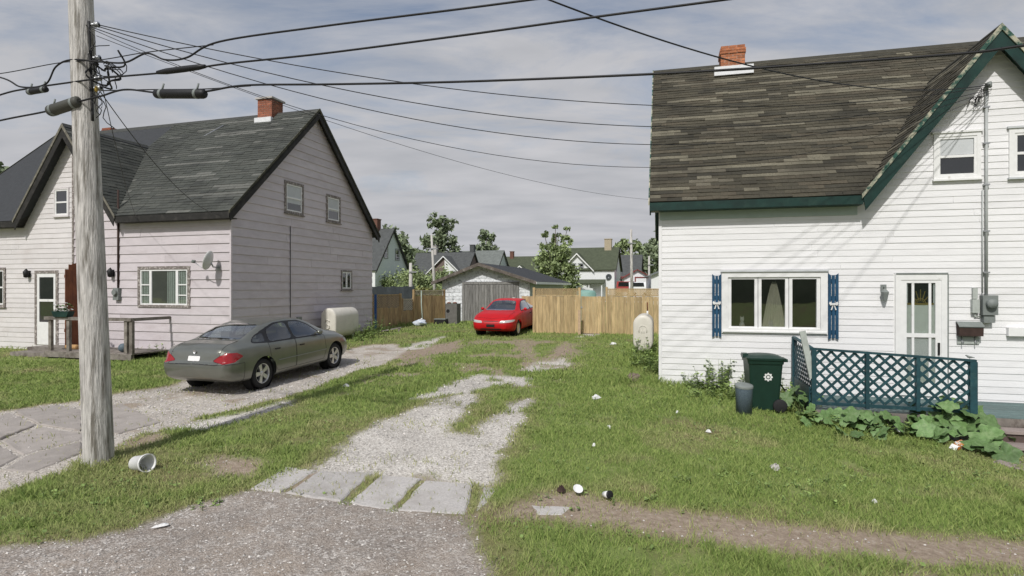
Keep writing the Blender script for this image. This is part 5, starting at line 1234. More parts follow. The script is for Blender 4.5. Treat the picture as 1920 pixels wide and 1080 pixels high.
# steps down to the path
o4 = hl(RO, RT, 0, DY); sx0 = front(1862, 800, o4, RT)[0]
t = thing('deck_steps', 'two brown concrete steps leading down from the deck', 'steps', hl(RO, RT, sx0+.7, DY-.35, -.2), -RT)
for i, (y0, y1, z) in enumerate(((-.32,.0,.17),(-.0,.30,.35))): so_ = MB().box(-.75, 1.2, y0, y1, z-.19-.15*i, z-.045).build('step', M['riser'], t); MB().box(-.77, 1.22, y0-.03, y1, z-.0445, z).build('tread', M['step'], so_)
pts = [(1862,868),(1905,848),(2010,846),(2010,905),(1930,888)]
pt = finish(slab('path', pts, None, M['step'], seed=44, top=.012), kind='structure')

# mailbox, plaque and package
o5 = hl(RO, RT, 0, -.02); t = thing('mailbox', 'dark wall mailbox with newspaper hooks right of the white door', 'mailbox', hl(RO, RT, 5.83, -.018, 1.55), -RT)
m = MB(); m.prism([(-.13,.02),(-.02,.02),(-.0,.26),(-.04,.28),(-.14,.20)], 'x', -.2, .2); m.build('box', M['dkbrown'], t)
MB().prism([(-.15,.19),(-.03,.285),(-.0,.285),(-.0,.295),(-.04,.297),(-.155,.203)], 'x', -.21, .21).build('lid', M['dullgrey'], t)
for x in (-.12, .1): MB().tube([(x,-.03,.02),(x,-.04,-.1),(x,-.09,-.13),(x,-.12,-.08)], .008, 6).build('hook', M['steel'], t)
MB().box(-.19, .18, -.02, .0, -.14, .0).build('paper_holder', M['pgrey'], t)

# wheelie bin
p = G(1440, 772); t = thing('wheelie_bin', 'large dark green wheelie bin with a white round emblem beside the lattice', 'bin', (p.x, p.y+.25, p.z), rad(-12))
def frustum(mb, b, tp, z0, z1, m=0, r=.05):
    def rp(hx, hy, z): 
        P = []
        for cx_, cy_, a in ((hx-r,hy-r,0),(-hx+r,hy-r,1),(-hx+r,-hy+r,2),(hx-r,-hy+r,3)):
            for j in range(4): an = a*math.pi/2+j*math.pi/6; P.append((cx_+r*math.cos(an), cy_+r*math.sin(an), z))
        return P
    A, B = rp(*b, z0), rp(*tp, z1); n = len(A)
    mb.add(A+B, [tuple(range(n))[::-1], tuple(range(n,2*n))]+[(i,(i+1)%n,n+(i+1)%n,n+i) for i in range(n)], m); return mb
m = MB(); frustum(m, (.24,.27), (.30,.34), .04, .90); frustum(m, (.315,.355), (.325,.365), .90, .97, r=.06); m.build('body', M['bin'], t)
m = MB(); frustum(m, (.33,.38), (.345,.39), .971, 1.01, r=.07); P = []
for j in range(9):
    for i in range(13):
        u_, v_ = i/12*2-1, j/8*2-1; P.append((u_*.325, v_*.37, 1.011+.055*(1-u_*u_)**.5*(1-v_**4)))
m.add(P, [(j*13+i, j*13+i+1, (j+1)*13+i+1, (j+1)*13+i) for j in range(8) for i in range(12)], smooth=True); m.build('lid', M['binlid'], t)
MB().box(.34, .41, -.2, .2, .93, .985).build('handle', M['bin'], t)
MB().box(-.37, -.27, -.1, .1, .985, 1.065).build('lid_catch', M['binlid'], t)
for y in (-.31, .31):
    q = MB().lathe([(0,-.03),(.11,-.03),(.125,-.02),(.125,.02),(.11,.03),(0,.03)], 20, ax='y').build('wheel', M['rubber'], t); q.location = (.25, y, .125)
MB().tube([(.25,-.3,.125),(.25,.3,.125)], .012, 6).build('axle', M['steel'], t)
m = MB(); zc_ = .66; yf = -.27-(.07)*(zc_-.04)/.86-.004; dy_ = -.07/.86
def ep(r, a, o=0): x, z = r*math.cos(a), r*math.sin(a); return (x+.04, yf+dy_*z-o, zc_+z)
n_ = 40; ou = [ep(.072+.012*math.cos(a*8), a) for a in [2*math.pi*k/n_ for k in range(n_)]]; inn_ = [ep(.040, 2*math.pi*k/n_) for k in range(n_)]
m.add(ou+inn_, [(k, (k+1) % n_, n_+(k+1) % n_, n_+k) for k in range(n_)])
ou = [ep(.026, 2*math.pi*k/20) for k in range(20)]; m.add(ou, [tuple(range(20))]); m.build('emblem', M['offwhite'], t)
# small grey can
p = G(1395, 778); t = thing('waste_can', 'small speckled blue-grey waste can in the grass beside the wheelie bin', 'bin', p, rad(10))
m = MB(); P = obround(.30, .34, 10); n_ = len(P)
vs_ = [(x*sc, (z-.17)*sc*.8, h_) for sc, h_ in ((.88,.0),(1.0,.50)) for x, z in P]; m.add(vs_, [tuple(range(n_))[::-1]]+[(i,(i+1)%n_,n_+(i+1)%n_,n_+i) for i in range(n_)], smooth=True); m.build('body', M['speck'], t)
m = MB(); vs_ = [(x*sc, (z-.17)*sc*.8, h_+(z-.17)*.12) for sc, h_ in ((1.04,.50),(1.06,.53),(1.0,.55),(.5,.565),(0.0,.57)) for x, z in P]; m.add(vs_, [(j*n_+i, j*n_+(i+1) % n_, (j+1)*n_+(i+1) % n_, (j+1)*n_+i) for j in range(4) for i in range(n_)], smooth=True); m.build('lid', M['dullgrey'], t)
# ornament cat in the window
xw = front(1393, 600, RO, RT)[0]; p = hl(RO, RT, xw, .18, 1.64); t = thing('cat_figurine', 'small grey and ginger cat figurine on the left window sill', 'figurine', p, -RT)
m = MB(); m.tube([(0,0,0),(0,0,.05),(0,-.01,.11),(0,-.015,.145),(0,-.03,.17),(0,-.03,.21),(0,-.03,.235)], [.055,.06,.045,.03,.042,.04,.01], 12)
for s_ in (-1,1): m.tube([(s_*.025,-.025,.22),(s_*.032,-.025,.26)], [.014,.002], 6); m.tube([(s_*.02,-.05,.08),(s_*.022,-.065,.0)], [.014,.016], 6)
m.tube([(.05,.02,.02),(.08,.0,.02),(.07,-.05,.02)], [.014,.012,.008], 6); m.build('body', pm('glazed_cat', (.42,.40,.38), .4, .2, 12, (.5,.25,.1), 14, .52, .6), t)

# ---------------------------------------------------------------- utility pole and cables
pb = G(186, 868); PT = Vector((pb.x-.37, pb.y+.0, 9.6)); 
def pole_at(z): f = (z-pb.z)/(PT.z-pb.z); return pb.lerp(PT, f)
t = thing('utility_pole', 'thick weathered wooden utility pole on the left verge', 'utility pole', pb); rg = random.Random(2)
P = []; n_, K = 28, 40; f_ = []
for k in range(K+1):
    f = k/K; c_ = (PT-pb)*f; R_ = .178-.058*f
    for j in range(n_):
        a = 2*math.pi*j/n_; q = R_*(1+.018*math.sin(a*5+1.3)+.012*math.sin(a*11+f*3)+.012*float(vnoise(a*3, f*6, 1.5, 9)-.5)); P.append((c_.x+q*math.cos(a), c_.y+q*math.sin(a), c_.z-(.25 if k == 0 else 0)))
f_ = [(k*n_+j, k*n_+(j+1) % n_, (k+1)*n_+(j+1) % n_, (k+1)*n_+j) for k in range(K) for j in range(n_)]
MB().add(P, f_+[tuple(K*n_+j for j in range(n_))], smooth=True).build('shaft', M['polewood'], t)
def hz(y): return HC+(HY-y)*pb.y/F           # height at the pole of a picture row
def loc(v): return Vector(v)-pb
for y_ in (50, 112, 150, 168):
    z = hz(y_); c_ = pole_at(z)
    m = MB(); m.tube([loc(c_+Vector((.1,-.05,0))), loc(c_+Vector((.24,-.06,0)))], .022, 8); m.lathe([(.02,-.03),(.04,-.02),(.03,0),(.04,.02),(.02,.03)], 10, loc(c_+Vector((.24,-.06,0))), 'x'); m.build('bracket', M['steel'], t)
MB().tube([loc(pole_at(z)+Vector((.15,-.08,0))) for z in np.linspace(hz(230), hz(45), 14)], .016, 6).build('riser_cable', M['black'], t)
m = MB(); rg = random.Random(8)
for k in range(9):
    c_ = pole_at(hz(135)); R1 = rg.uniform(.10,.30); cx_ = .22+R1*rg.uniform(.5,1.0); cz_ = rg.uniform(-.15,.2); a0_ = rg.uniform(0,6.28); sp_ = rg.uniform(2.5,5.6)
    m.tube([loc(c_+Vector((cx_+R1*math.cos(a0_+sp_*i/16), -.1+.08*math.sin(i*.7+k), cz_+R1*.9*math.sin(a0_+sp_*i/16)))) for i in range(17)], .006+.006*(k % 3 == 0), 5)
for k in range(7):
    c_ = pole_at(hz(rg.choice((50,112,165)))); q = c_+Vector((.16,-.08,0)); d_ = Vector((rg.uniform(.05,.3), rg.uniform(-.15,.1), rg.uniform(-.7,-.3)))
    m.tube([loc(q+d_*f+Vector((.06*math.sin(f*9+k),0,0))) for f in np.linspace(0,1,9)], .006, 5)
m.build('wire_coils', M['black'], t)
m = MB(); c_ = pole_at(hz(172)); m.lathe([(0,-.05),(.018,-.03),(.022,0),(.015,.03),(0,.035)], 10, loc(c_+Vector((.24,-.12,0)))); m.build('insulator', M['brass'], t)
def cat(A, B, sag, n=36): return [Vector(A).lerp(Vector(B), i/n)-Vector((0,0,4*sag*(i/n)*(1-i/n))) for i in range(n+1)]
UL = Vector((math.cos(LT), -math.sin(LT), 0))
def cable(label, pts, r, mat=None, group=None):
    o = MB().tube([p-pts[0] for p in pts], r, 6).build('cable', mat or M['black']); o.location = pts[0]
    return finish(o, label, 'cable', group)
def onstreet(x, y):            # point above the street line through the pole
    a = (x-960)/F; by = pb.y-.2; tt = (a*by-pb.x)/(UL.x-a*UL.y); Y = by+UL.y*tt; return Vector((pb.x+UL.x*tt, Y, HC+(HY-y)*Y/F))
def smooth(P, n=10):
    P = [P[0]*2-P[1]]+list(P)+[P[-1]*2-P[-2]]; out = []
    for i in range(1, len(P)-2):
        for k in range(n):
            t_ = k/n; out.append(.5*((2*P[i])+(P[i+1]-P[i-1])*t_+(2*P[i-1]-5*P[i]+4*P[i+1]-P[i+2])*t_*t_+(3*P[i]-P[i-1]-3*P[i+1]+P[i+2])*t_**3))
    return out+[P[-2]]
fwd = Vector((0,-.2,0))
def street_cable(label, px_, r, left_end=None):
    P = [onstreet(*q) for q in px_]; P[-1] = P[-1]; d_ = P[-1]-P[-2]
    for q in range(4): P.append(P[-1]+(P[-1]-P[-2]).normalized()*1.4)
    return cable(label, smooth(P), r)
street_cable('thick lowest black cable running from the pole across the white roof', [(-330,255),(-120,222),(0,178),(60,165),(150,152),(195,146),(330,134),(420,120),(600,101),(862,67),(1100,34),(1370,-2)], .0115)
street_cable('black cable with splice case running from the pole towards the green gable peak', [(-330,295),(-120,255),(0,226),(90,208),(150,190),(190,180),(235,168),(300,174),(380,172),(460,160),(620,158),(870,153),(1240,138),(1560,118),(1810,100),(1930,84)], .0120)
street_cable('topmost black cable sagging in a wave from the pole to the upper edge', [(-330,140),(-120,120),(0,145),(40,163),(85,158),(105,125),(135,112),(190,116),(235,117),(275,100),(310,112),(350,108),(412,78),(600,50),(862,17),(1022,-4)], .0115)
cable('thin steel strand above the wavy cable at the pole', smooth([onstreet(*q) for q in [(-120,150),(0,138),(110,118),(190,112),(275,98),(400,84)]]), .006)
cable('thin steel strand carrying the long splice case', smooth([onstreet(*q) for q in [(190,170),(280,168),(380,167),(470,161)]]), .007)
# splice cases
def closure(label, x0_, y0_, x1_, y1_, R_, mat):
    A, B = onstreet(x0_, y0_), onstreet(x1_, y1_); t = thing('splice_case', label, 'splice case', (A+B)/2); d_ = (B-A); L_ = d_.length; d_.normalize(); c_ = (A+B)/2
    MB().tube([d_*q for q in (-L_/2,-L_*.47,-L_*.44,L_*.44,L_*.47,L_/2)], [R_*.55,R_*.9,R_,R_,R_*.9,R_*.55], 16).build('shell', mat, t)
    for q in (-.35, .33): m = MB(); m.tube([d_*L_*q+Vector((0,0,R_*.8)), d_*L_*q+Vector((.02,0,R_+.07))], .011, 6); m.tube([d_*(L_*q-.02), d_*(L_*q+.02)], R_*1.03, 16); m.build('hanger', M['dullgrey'], t)
closure('long black splice case hanging on the cable right of the pole', 290, 176, 386, 176, .058, M['black'])
closure('grey-brown splice case hanging on the cable left of the pole', 92, 209, 150, 190, .075, pm('brown_grey_case', (.06,.06,.05), .6, .1))
closure('short black splice case under the cable left of the pole', 52, 173, 88, 167, .04, M['black'])
o_ = MB().tube([onstreet(q, 136-(q-295)*.13) for q in (295,312,345,372,385)], [.022,.036,.038,.034,.022], 10).build('cable_sleeve', M['black']); finish(o_, 'black sleeve wrapped round the cable just right of the pole', 'sleeve')
# service drops
mast = hl(RO, RT, 6.12, -.16, 6.36); top = pole_at(hz(50))+Vector((.2,-.06,0))
for i, (dz_, dx_, sag, y0, r_, lb) in enumerate(((.0,.02,.70,48,.0065,'highest service wire from the pole top to the mast on the white gable'), (-.05,.03,1.02,52,.0065,'second service wire from the pole top to the white gable mast'), (-.09,.0,1.28,58,.006,'third service wire from the pole top to the white gable mast'), (-.14,-.02,1.62,62,.0045,'lowest thin service wire from the pole to the white gable mast'))):
    cable(lb, cat(pole_at(hz(y0))+Vector((.2,-.05-.04*i,0)), mast+Vector((dx_,-.02*i,dz_)), sag), r_)
cable('twisted black service line crossing the upper sky to the white gable mast', cat(onstreet(1015, -6), mast+Vector((-.03,-.05,.02)), .42), .009)
ec = hl(LO, LT, -.1, -.33, 4.62); ed = hl(LO, LT, -.9, -.05, 4.5)
cable('thin black wire slanting from the pole down to the lilac house corner', cat(pole_at(hz(165))+Vector((.2,-.05,0)), ec, .35), .007)
cable('second thin wire slanting from the pole across the lilac house roof edge', cat(pole_at(hz(120))+Vector((.22,-.05,0)), hl(LO, LT, -3.2, -.33, 4.62), .25), .006)
cable('very thin wire from the pole to the left eave of the white house', cat(pole_at(hz(70))+Vector((.22,-.05,0)), hl(RO, RT, -.03, 6.3, 5.35), .45), .004)

# ---------------------------------------------------------------- new wooden fence across the back
TF = rad(13); f0 = G(1003, 624); FO = Vector((f0.x, f0.y, 0))
def fl_(x, z=0, y=0): return Vector((FO.x+x*math.cos(TF)+y*math.sin(TF), FO.y-x*math.sin(TF)+y*math.cos(TF), z))
def fx_at(px): a = (px-960)/F; return (a*FO.y-FO.x)/(math.cos(TF)+a*math.sin(TF))
def fz_at(px, py): x = fx_at(px); return HC+(HY-py)*fl_(x).y/F
xg0, xg1, xe = fx_at(1087), fx_at(1137), fx_at(1262)
gz0 = gh(*fl_(xg0)[:2])
def board_fence(name, label, cat_, x0, x1, px_mid, topy, lat, mat, rg, z0=None):
    t = thing(name, label, cat_, fl_((x0+x1)/2, gh(*fl_((x0+x1)/2)[:2])), -TF); base = t.location.z; ztp = fz_at(px_mid, topy)-base; w_ = .135; n = int((x1-x0)/(w_+.004)); st = (x1-x0)/n
    for i in range(n):
        x = -(x1-x0)/2+st*i; m = MB(); j = rg.uniform(-.012, .012); m.box(x, x+st-.006, -.012+rg.uniform(-.003,.003), .010, gh(*fl_((x0+x1)/2+x)[:2])-base-.02+(.03 if z0 else 0), ztp+j); m.build('plank', mat, t)
    for z in (.25, ztp*.55, ztp-.12): MB().box(-(x1-x0)/2, (x1-x0)/2, .012, .05, z-.045, z+.045).build('rail', mat, t)
    if lat:
        zl = fz_at(px_mid, 541)-base; o = Vector((-(x1-x0)/2, 0, 0))
        lattice(t, x1-x0-.02, ztp+.035, zl-.03, .085, .036, 0, 'lattice_topper', mat, mp=lambda x, y, z: (x-(x1-x0)/2+.01, y, z), join=True)
        MB().box(-(x1-x0)/2, (x1-x0)/2, -.02, .02, zl-.035, zl).build('top_rail', mat, t); MB().box(-(x1-x0)/2, (x1-x0)/2, -.018, .018, ztp+.012, ztp+.04).build('middle_rail', mat, t)
    return t, ztp
rg = random.Random(4)
t, _ = board_fence('wood_fence', 'new tan wooden fence panel with lattice top right of the red car', 'fence', 0.02, xg0-.05, 1045, 555, True, M['cedar'], rg)
zp = fz_at(1045, 540)-t.location.z
MB().box(-(xg0-.07)/2-.10, -(xg0-.07)/2-.005, -.06, .04, -.1, zp+.02).build('post', M['cedar'], t); MB().box((xg0-.07)/2+.003, (xg0-.07)/2+.09, -.06, .04, -.1, zp+.02).build('post', M['cedar'], t)
t, _ = board_fence('fence_gate', 'plain tan board gate without lattice in the middle of the new fence', 'gate', xg0+.06, xg1-.04, 1112, 556, False, M['cedar'], rg, True)
MB().box(-.5, -.42, -.03, -.012, 1.0, 1.06).build('latch', M['steel'], t)
t, _ = board_fence('wood_fence', 'new tan wooden fence panel with lattice top beside the white house', 'fence', xg1+.06, xe, 1190, 556, True, M['cedar'], rg)
hw_ = (xe-xg1-.06)/2; MB().box(-hw_-.09, -hw_-.003, -.06, .04, -.1, zp+.04).build('post', M['cedar'], t)
# short bit left of the first post, towards the garage
t, _ = board_fence('wood_fence', 'short tan fence piece between the garage and the first lattice panel', 'fence', -.62, -.12, 992, 556, False, M['cedar'], rg); t.location += Vector((.1,1.6,0))
p = G(1086, 628); finish(MB().bar((0,0,0), (.01,.06,.95), .10, .045, (0,1,0)).build('prop_stake', pm('raw_pine', (.50,.36,.24), .8, .2, 8)), 'raw timber stake propped against the fence gate', 'stake').location = p

# weathered lattice fence between lilac house and garage
def seg_fence(name, label, A, B, h_, mat, w_=.14, lat=0, rg=random.Random(6), lm=None):
    A, B = Vector(A), Vector(B); d_ = (B-A); L_ = d_.length; an = math.atan2(d_.y, d_.x); g0 = gh((A.x+B.x)/2, (A.y+B.y)/2)
    t = thing(name, label, 'fence', ((A.x+B.x)/2, (A.y+B.y)/2, g0), an); n = max(2, int(L_/w_)); st = L_/n
    for i in range(n):
        x = -L_/2+st*i; MB().box(x, x+st-.008, -.012, .012+rg.uniform(-.004,.004), -.03, h_-lat+rg.uniform(-.03,.02)).build('plank', mat, t)
    for z in (.3, h_-lat-.15): MB().box(-L_/2, L_/2, .018, .055, z-.04, z+.04).build('rail', mat, t)
    if lat: lattice(t, L_, h_-lat+.02, h_, .11, .03, 0, 'lattice_topper', lm or mat, mp=lambda x, y, z: (x-L_/2, y, z), join=True); MB().box(-L_/2, L_/2, -.03, .03, h_, h_+.04).build('top_rail', lm or mat, t)
    for x in (-L_/2-.045, L_/2+.045): MB().box(x-.045, x+.045, -.045, .045, -.1, h_+.08).build('post', mat, t)
    return t
A = at(698, 600, 25.6); B = at(752, 600, 27.4); C_ = at(777, 600, 28.0); D_ = at(832, 600, 30.0)
M['pale_lat'] = pm('pale_lattice', (.50,.43,.33), .8, .2, 8)
seg_fence('weathered_fence', 'weathered brown lattice fence section touching the lilac house corner', A, B+(A-B).normalized()*.1, 1.42, M['oldwood'], .17, .55)
seg_fence('weathered_fence', 'low weathered brown fence section with lattice in the middle', B+(C_-B).normalized()*.1, C_-(C_-B).normalized()*.1, 1.2, M['oldwood'], .17, .5, lm=M['pale_lat'])
seg_fence('weathered_fence', 'tall weathered brown fence section beside the white garage', C_, D_, 1.6, M['oldwood'], .17, .22, lm=M['pale_lat'])
M['slate'] = pm('slate_grey_paint', (.075,.085,.095), .7, .2, 5, rand=.15)
t = seg_fence('grey_fence', 'tall slate grey board fence behind the weathered lattice fence', at(690, 560, 37), at(774, 560, 39), 1.85, M['slate'], .3)

# ---------------------------------------------------------------- old garage
GT = rad(14); gl_, gr_ = at(829, 600, 31.2), at(993, 600, 29.8); gL = (gr_-gl_).length; GO = Vector((gl_.x, gl_.y, .72)); GT = math.atan2(-(gr_.y-gl_.y), gr_.x-gl_.x)
t = thing('garage', 'old peeling white garage with grey plank doors behind the red car', 'garage', GO, -GT); DL = 8.2
zE_ = HC+(HY-526)*31.0/F-.72; zA = HC+(HY-496)*30.5/F-.72; cx_ = gL*.46
def gtop(x): return zE_+(zA-zE_)*(x/cx_ if x < cx_ else (gL-x)/(gL-cx_))
core = MB().prism([(0,0),(gL,0),(gL,zE_),(cx_,zA),(0,zE_)], 'y', .02, DL); wl = core.build('wall', M['siding_grey'], t)
dx0 = gL*.265; dx1 = gL*.86; dzt = HC+(HY-533)*30.5/F-.72
gop = [(dx0-.12, dx1+.12, -1, dzt+.14)]
def glim(z):
    if z < zE_: return (0, gL)
    return (cx_*(z-zE_)/(zA-zE_), gL-(gL-cx_)*(z-zE_)/(zA-zE_))
boards(wl, 'shingle_course', lambda s, o, z: (s, .02-o, z), .02, zA-.04, .19, glim, gop, M['siding_grey'], .018, 1.0, random.Random(9))
boards(wl, 'siding_board', lambda s, o, z: (gL+o, s, z), .02, zE_-.05, .3, lambda z: (.03, DL), [], M['pgrey'], .018, 3, random.Random(9))
rf = MB(); ov = .45
k1 = (zA-zE_)/cx_; k2 = (zA-zE_)/(gL-cx_)
plate(rf, [(-ov,-.4,zE_-ov*k1+.08),(cx_,-.4,zA+.08),(cx_,DL+.3,zA+.08),(-ov,DL+.3,zE_-ov*k1+.08)], .08); plate(rf, [(gL+ov,-.4,zE_-ov*k2+.08),(cx_,-.4,zA+.08),(cx_,DL+.3,zA+.08),(gL+ov,DL+.3,zE_-ov*k2+.08)], .08)
ro = rf.build('roof', M['darkroof'], t)
for s0, s1 in (((-ov,zE_-ov*k1),(cx_,zA)), ((gL+ov,zE_-ov*k2),(cx_,zA))):
    MB().prism([(s0[0],s0[1]+.09),(s1[0],s1[1]+.09),(s1[0],s1[1]-.08),(s0[0],s0[1]-.07)], 'y', -.445, -.402).build('rake', pm('weathered_rake_board', (.13,.11,.095), .85, .35, 6, (.3,.28,.25), 4, .55, .7), t)
MB().box(gL+ov-.02, gL+ov+.03, -.4, DL+.3, zE_-ov*k2-.06, zE_-ov*k2+.06).build('fascia', M['white_trim'], t)
fr = MB(); fr.box(dx0-.12, dx0, -.05, .018, 0, dzt+.12); fr.box(dx1, dx1+.12, -.05, .018, 0, dzt+.12); fr.box(dx0, dx1, -.05, .018, dzt, dzt+.12); fr.build('door_frame', M['greywood'], t)
rg = random.Random(12); dd = None
for half in (0, 1):
    a, b = dx0+.01+half*(dx1-dx0)/2, dx0-.01+(half+1)*(dx1-dx0)/2; dd = MB().box(a, b, -.005, .012, .05, dzt-.02).build('door', M['greywood'], t); n_ = 9
    for i in range(n_): x = a+(b-a)*i/n_; MB().box(x, x+(b-a)/n_-.012, -.03-rg.uniform(0,.008), -.0055, .04+rg.uniform(0,.03), dzt-.02).build('plank', M['greywood'], dd)
finish(MB().bar((0,0,0), (.03,.05,1.25), .14, .03, (0,1,0)).build('leaning_board', M['offwhite']), 'narrow white board leaning on the right garage door', 'board').location = hl(GO, GT, dx1-.16, -.14, .76)
# grey cabinet beside the garage with a dark round hole
p = G(846, 607); t = thing('cabinet', 'grey old cabinet with a round black opening left of the garage', 'cabinet', p, -LT)
MB().box(-.30,.30,0,.5,0,.95).build('body', pm('grey_cabinet', (.14,.135,.125), .7, .2, 6), t); MB().lathe([(0,-.004),(.09,-.004)], 20, (-.17,0,.62), 'y').build('opening', M['black'], t)
m = MB(); m.box(-.31,.31,-.01,.51,.951,.98); m.build('top', M['dullgrey'], t)
t2 = thing('scrap_heap', 'small red and white heap on top of the grey cabinet', 'scrap', p+Vector((.03,.2,.981)))
for i, q in enumerate((M['rust'], M['pgrey'], M['rust'])): finish(MB().lathe([(0,0),(.1,.0),(.13,.03),(.07,.07),(0,.08)], 9, (-.15+.14*i,.04*(i % 2),0)).build('bundle', q, t2))
p = G(829, 607); t = thing('crate', 'low black box on the grass beside the grey cabinet', 'box', p+Vector((-.05,-.1,0)), -.2); MB().box(-.28,.28,-.2,.2,0,.22).build('body', M['blacktrim'], t); MB().box(-.29,.29,-.21,.21,.2205,.26).build('lid', M['dullgrey'], t)
p = G(788, 612); t = thing('rubbish_bag', 'white and blue plastic bag lying at the foot of the weathered fence', 'bag', p)
m = MB(); P = []
for j in range(9):
    for i in range(14):
        a = 2*math.pi*i/14; v_ = math.pi*j/8; q = (1+.25*math.sin(3*a+j)+.12*math.sin(5*a-j*2)); P.append((.30*math.sin(v_)*math.cos(a)*q, .22*math.sin(v_)*math.sin(a)*q, .16-.16*math.cos(v_)*(.9+.2*math.sin(a*2))))
m.add(P, [(j*14+i, j*14+(i+1) % 14, (j+1)*14+(i+1) % 14, (j+1)*14+i) for j in range(8) for i in range(14)], smooth=True); m.build('bag', pm('white_blue_plastic', (.62,.66,.72), .4, .1, 6, (.2,.3,.5), 5, .55, .65), t)
MB().tube([(0.05,0,.3),(.07,.02,.36)], [.03,.05], 8).build('knot', M['offwhite'], t)
A = G(793, 611); finish(MB().tube([(0,0,0),(-.12,.3,1.0),(-.16,.55,1.62)], .022, 8).build('pole_stick', pm('pale_green_pole', (.38,.46,.40), .5, .1)), 'pale green pole leaning against the weathered fence', 'pole').location = A
p = G(733, 622); t = thing('plank_ramp', 'short pale board propped on the ground before the weathered fence', 'board', p, .1); MB().bar((-.45,0,.02), (.42,0,.17), .28, .03).build('board', M['old_trim'], t); MB().box(.3,.38,-.12,.12,0,.14).build('block', M['porchwood'], t)
p = hl(LO, LT, .12, 7.9, .7); q = MB().box(-.05,.05,-.02,.02,0,1.5).build('blue_board', M['bluesheet']); q.location = hl(LO, LT, .06, 8.3, .72); finish(q, 'narrow blue board standing at the back corner of the lilac house', 'board')

# ---------------------------------------------------------------- bucket and litter
p = G(266, 884); t = thing('bucket', 'white plastic bucket lying on its side by the utility pole', 'bucket', p+Vector((0,0,.135)))
m = MB(); prof = [(0,-.17),(.112,-.17),(.118,-.165),(.135,.12),(.15,.122),(.15,.15),(.135,.15),(.13,.14),(.112,-.155),(0,-.158)]; m.lathe(prof, 28)
b = m.build('body', M['offwhite'], t); t.rotation_euler = (rad(82), 0, rad(64)); t.scale = (.78,.78,.78); t.location.z -= .03
MB().tube([(.145*math.cos(a),.145*math.sin(a),.13+.10*math.sin(a)) for a in np.linspace(0,math.pi,14)], .004, 5).build('handle', M['steel'], t)
def scrap(name, label, x, y, w_, l_, mat, h_=.02, seed=0, rz=0, bulge=.5):
    rg = random.Random(seed); p = G(x, y); P = []; n = 14; nr = 4
    for k in range(nr+1):
        for j in range(n):
            a = 2*math.pi*j/n; q = k/nr*(1+.22*math.sin(3*a+seed)+.12*math.sin(7*a+seed*2)); P.append((w_*math.cos(a)*q, l_*math.sin(a)*q, h_*(1-(k/nr)**2)+.5*h_*rg.uniform(-.5,1)*(k < nr)))
    m = MB(); m.add(P, [(k*n+j, k*n+(j+1) % n, (k+1)*n+(j+1) % n, (k+1)*n+j) for k in range(nr) for j in range(n)], smooth=False)
    o = m.build(name, mat); o.location = (p.x, p.y, zs1(p.x, p.y)+.022); o.rotation_euler = (rg.uniform(-.15,.15), rg.uniform(-.15,.15), rz); return o
for i, (nm, lb, ct, x, y, w_, l_, mt, h_) in enumerate([
    ('paper_scrap', 'crumpled pale paper on the lawn above the gravel track', 'litter', 1118, 750, .085, .07, M['paper'], .06), ('paper_scrap', 'tiny white scrap in the lawn below the crumpled paper', 'litter', 1142, 805, .028, .04, M['paper'], .03),
    ('paper_scrap', 'tiny white scrap on the lawn edge right of the gravel', 'litter', 1114, 838, .032, .025, M['paper'], .03), ('paper_scrap', 'small white scrap on the lawn left of the waste can', 'litter', 1328, 811, .045, .03, M['paper'], .03),
    ('paper_scrap', 'tiny pale scrap on the lawn nearest the white wall', 'litter', 1270, 776, .03, .03, M['paper'], .03), ('paper_scrap', 'tiny white scrap far right on the front lawn', 'litter', 1640, 944, .026, .026, M['paper'], .03),
    ('flat_stone', 'flat pale stone in the middle of the front lawn', 'stone', 1453, 882, .085, .06, M['conc'], .05), ('bark_piece', 'dark rotten lump on the bare path', 'debris', 1053, 922, .04, .05, M['dkbrown'], .05),
    ('paper_scrap', 'white wrapper on the grass below the prop stake', 'litter', 1150, 646, .12, .08, M['paper'], .05), ('paper_scrap', 'small pale wrapper on the grass strip right of the grey sedan', 'litter', 649, 726, .08, .05, M['paper'], .04),
    ('paper_scrap', 'flat white paper on the road gravel near the left verge', 'litter', 303, 990, .075, .03, M['paper'], .015)]):
    finish(scrap(nm, lb, x, y, w_, l_, mt, h_, i+1, i*.7), lb, ct)
p = G(1083, 925); t = thing('paper_bowl', 'white round paper bowl lying on the bare path', 'bowl', (p.x, p.y, p.z+.035)); MB().lathe([(0,0),(.035,.0),(.055,.03),(.058,.032),(.05,.028),(.03,.005),(0,.005)], 20).build('bowl', M['offwhite'], t); t.rotation_euler = (rad(35), rad(10), 0)
p = G(1138, 934); t = thing('paper_cup', 'white crushed cup with a black lid on the bare path', 'cup', (p.x, p.y, p.z+.04)); t.rotation_euler = (rad(75), 0, rad(30)); MB().lathe([(0,-.05),(.032,-.05),(.043,.05),(.04,.05),(.03,-.045)], 16).build('cup', M['offwhite'], t); MB().lathe([(.046,.045),(.046,.055),(.03,.06),(0,.06)], 16).build('lid', M['black'], t)
p = G(1188, 716); t = thing('field_stone', 'brown rough stone in the grass left of the white house', 'stone', p)
m = MB(); P = []
for j in range(7):
    for i in range(10): a = 2*math.pi*i/10; v_ = math.pi*j/6; q = 1+.2*math.sin(2.3*a+j*1.7); P.append((.16*math.sin(v_)*math.cos(a)*q, .13*math.sin(v_)*math.sin(a)*q, .09-.10*math.cos(v_)*q))
m.add(P, [(j*10+i, j*10+(i+1) % 10, (j+1)*10+(i+1) % 10, (j+1)*10+i) for j in range(6) for i in range(10)]); m.build('stone', M['stone'], t)
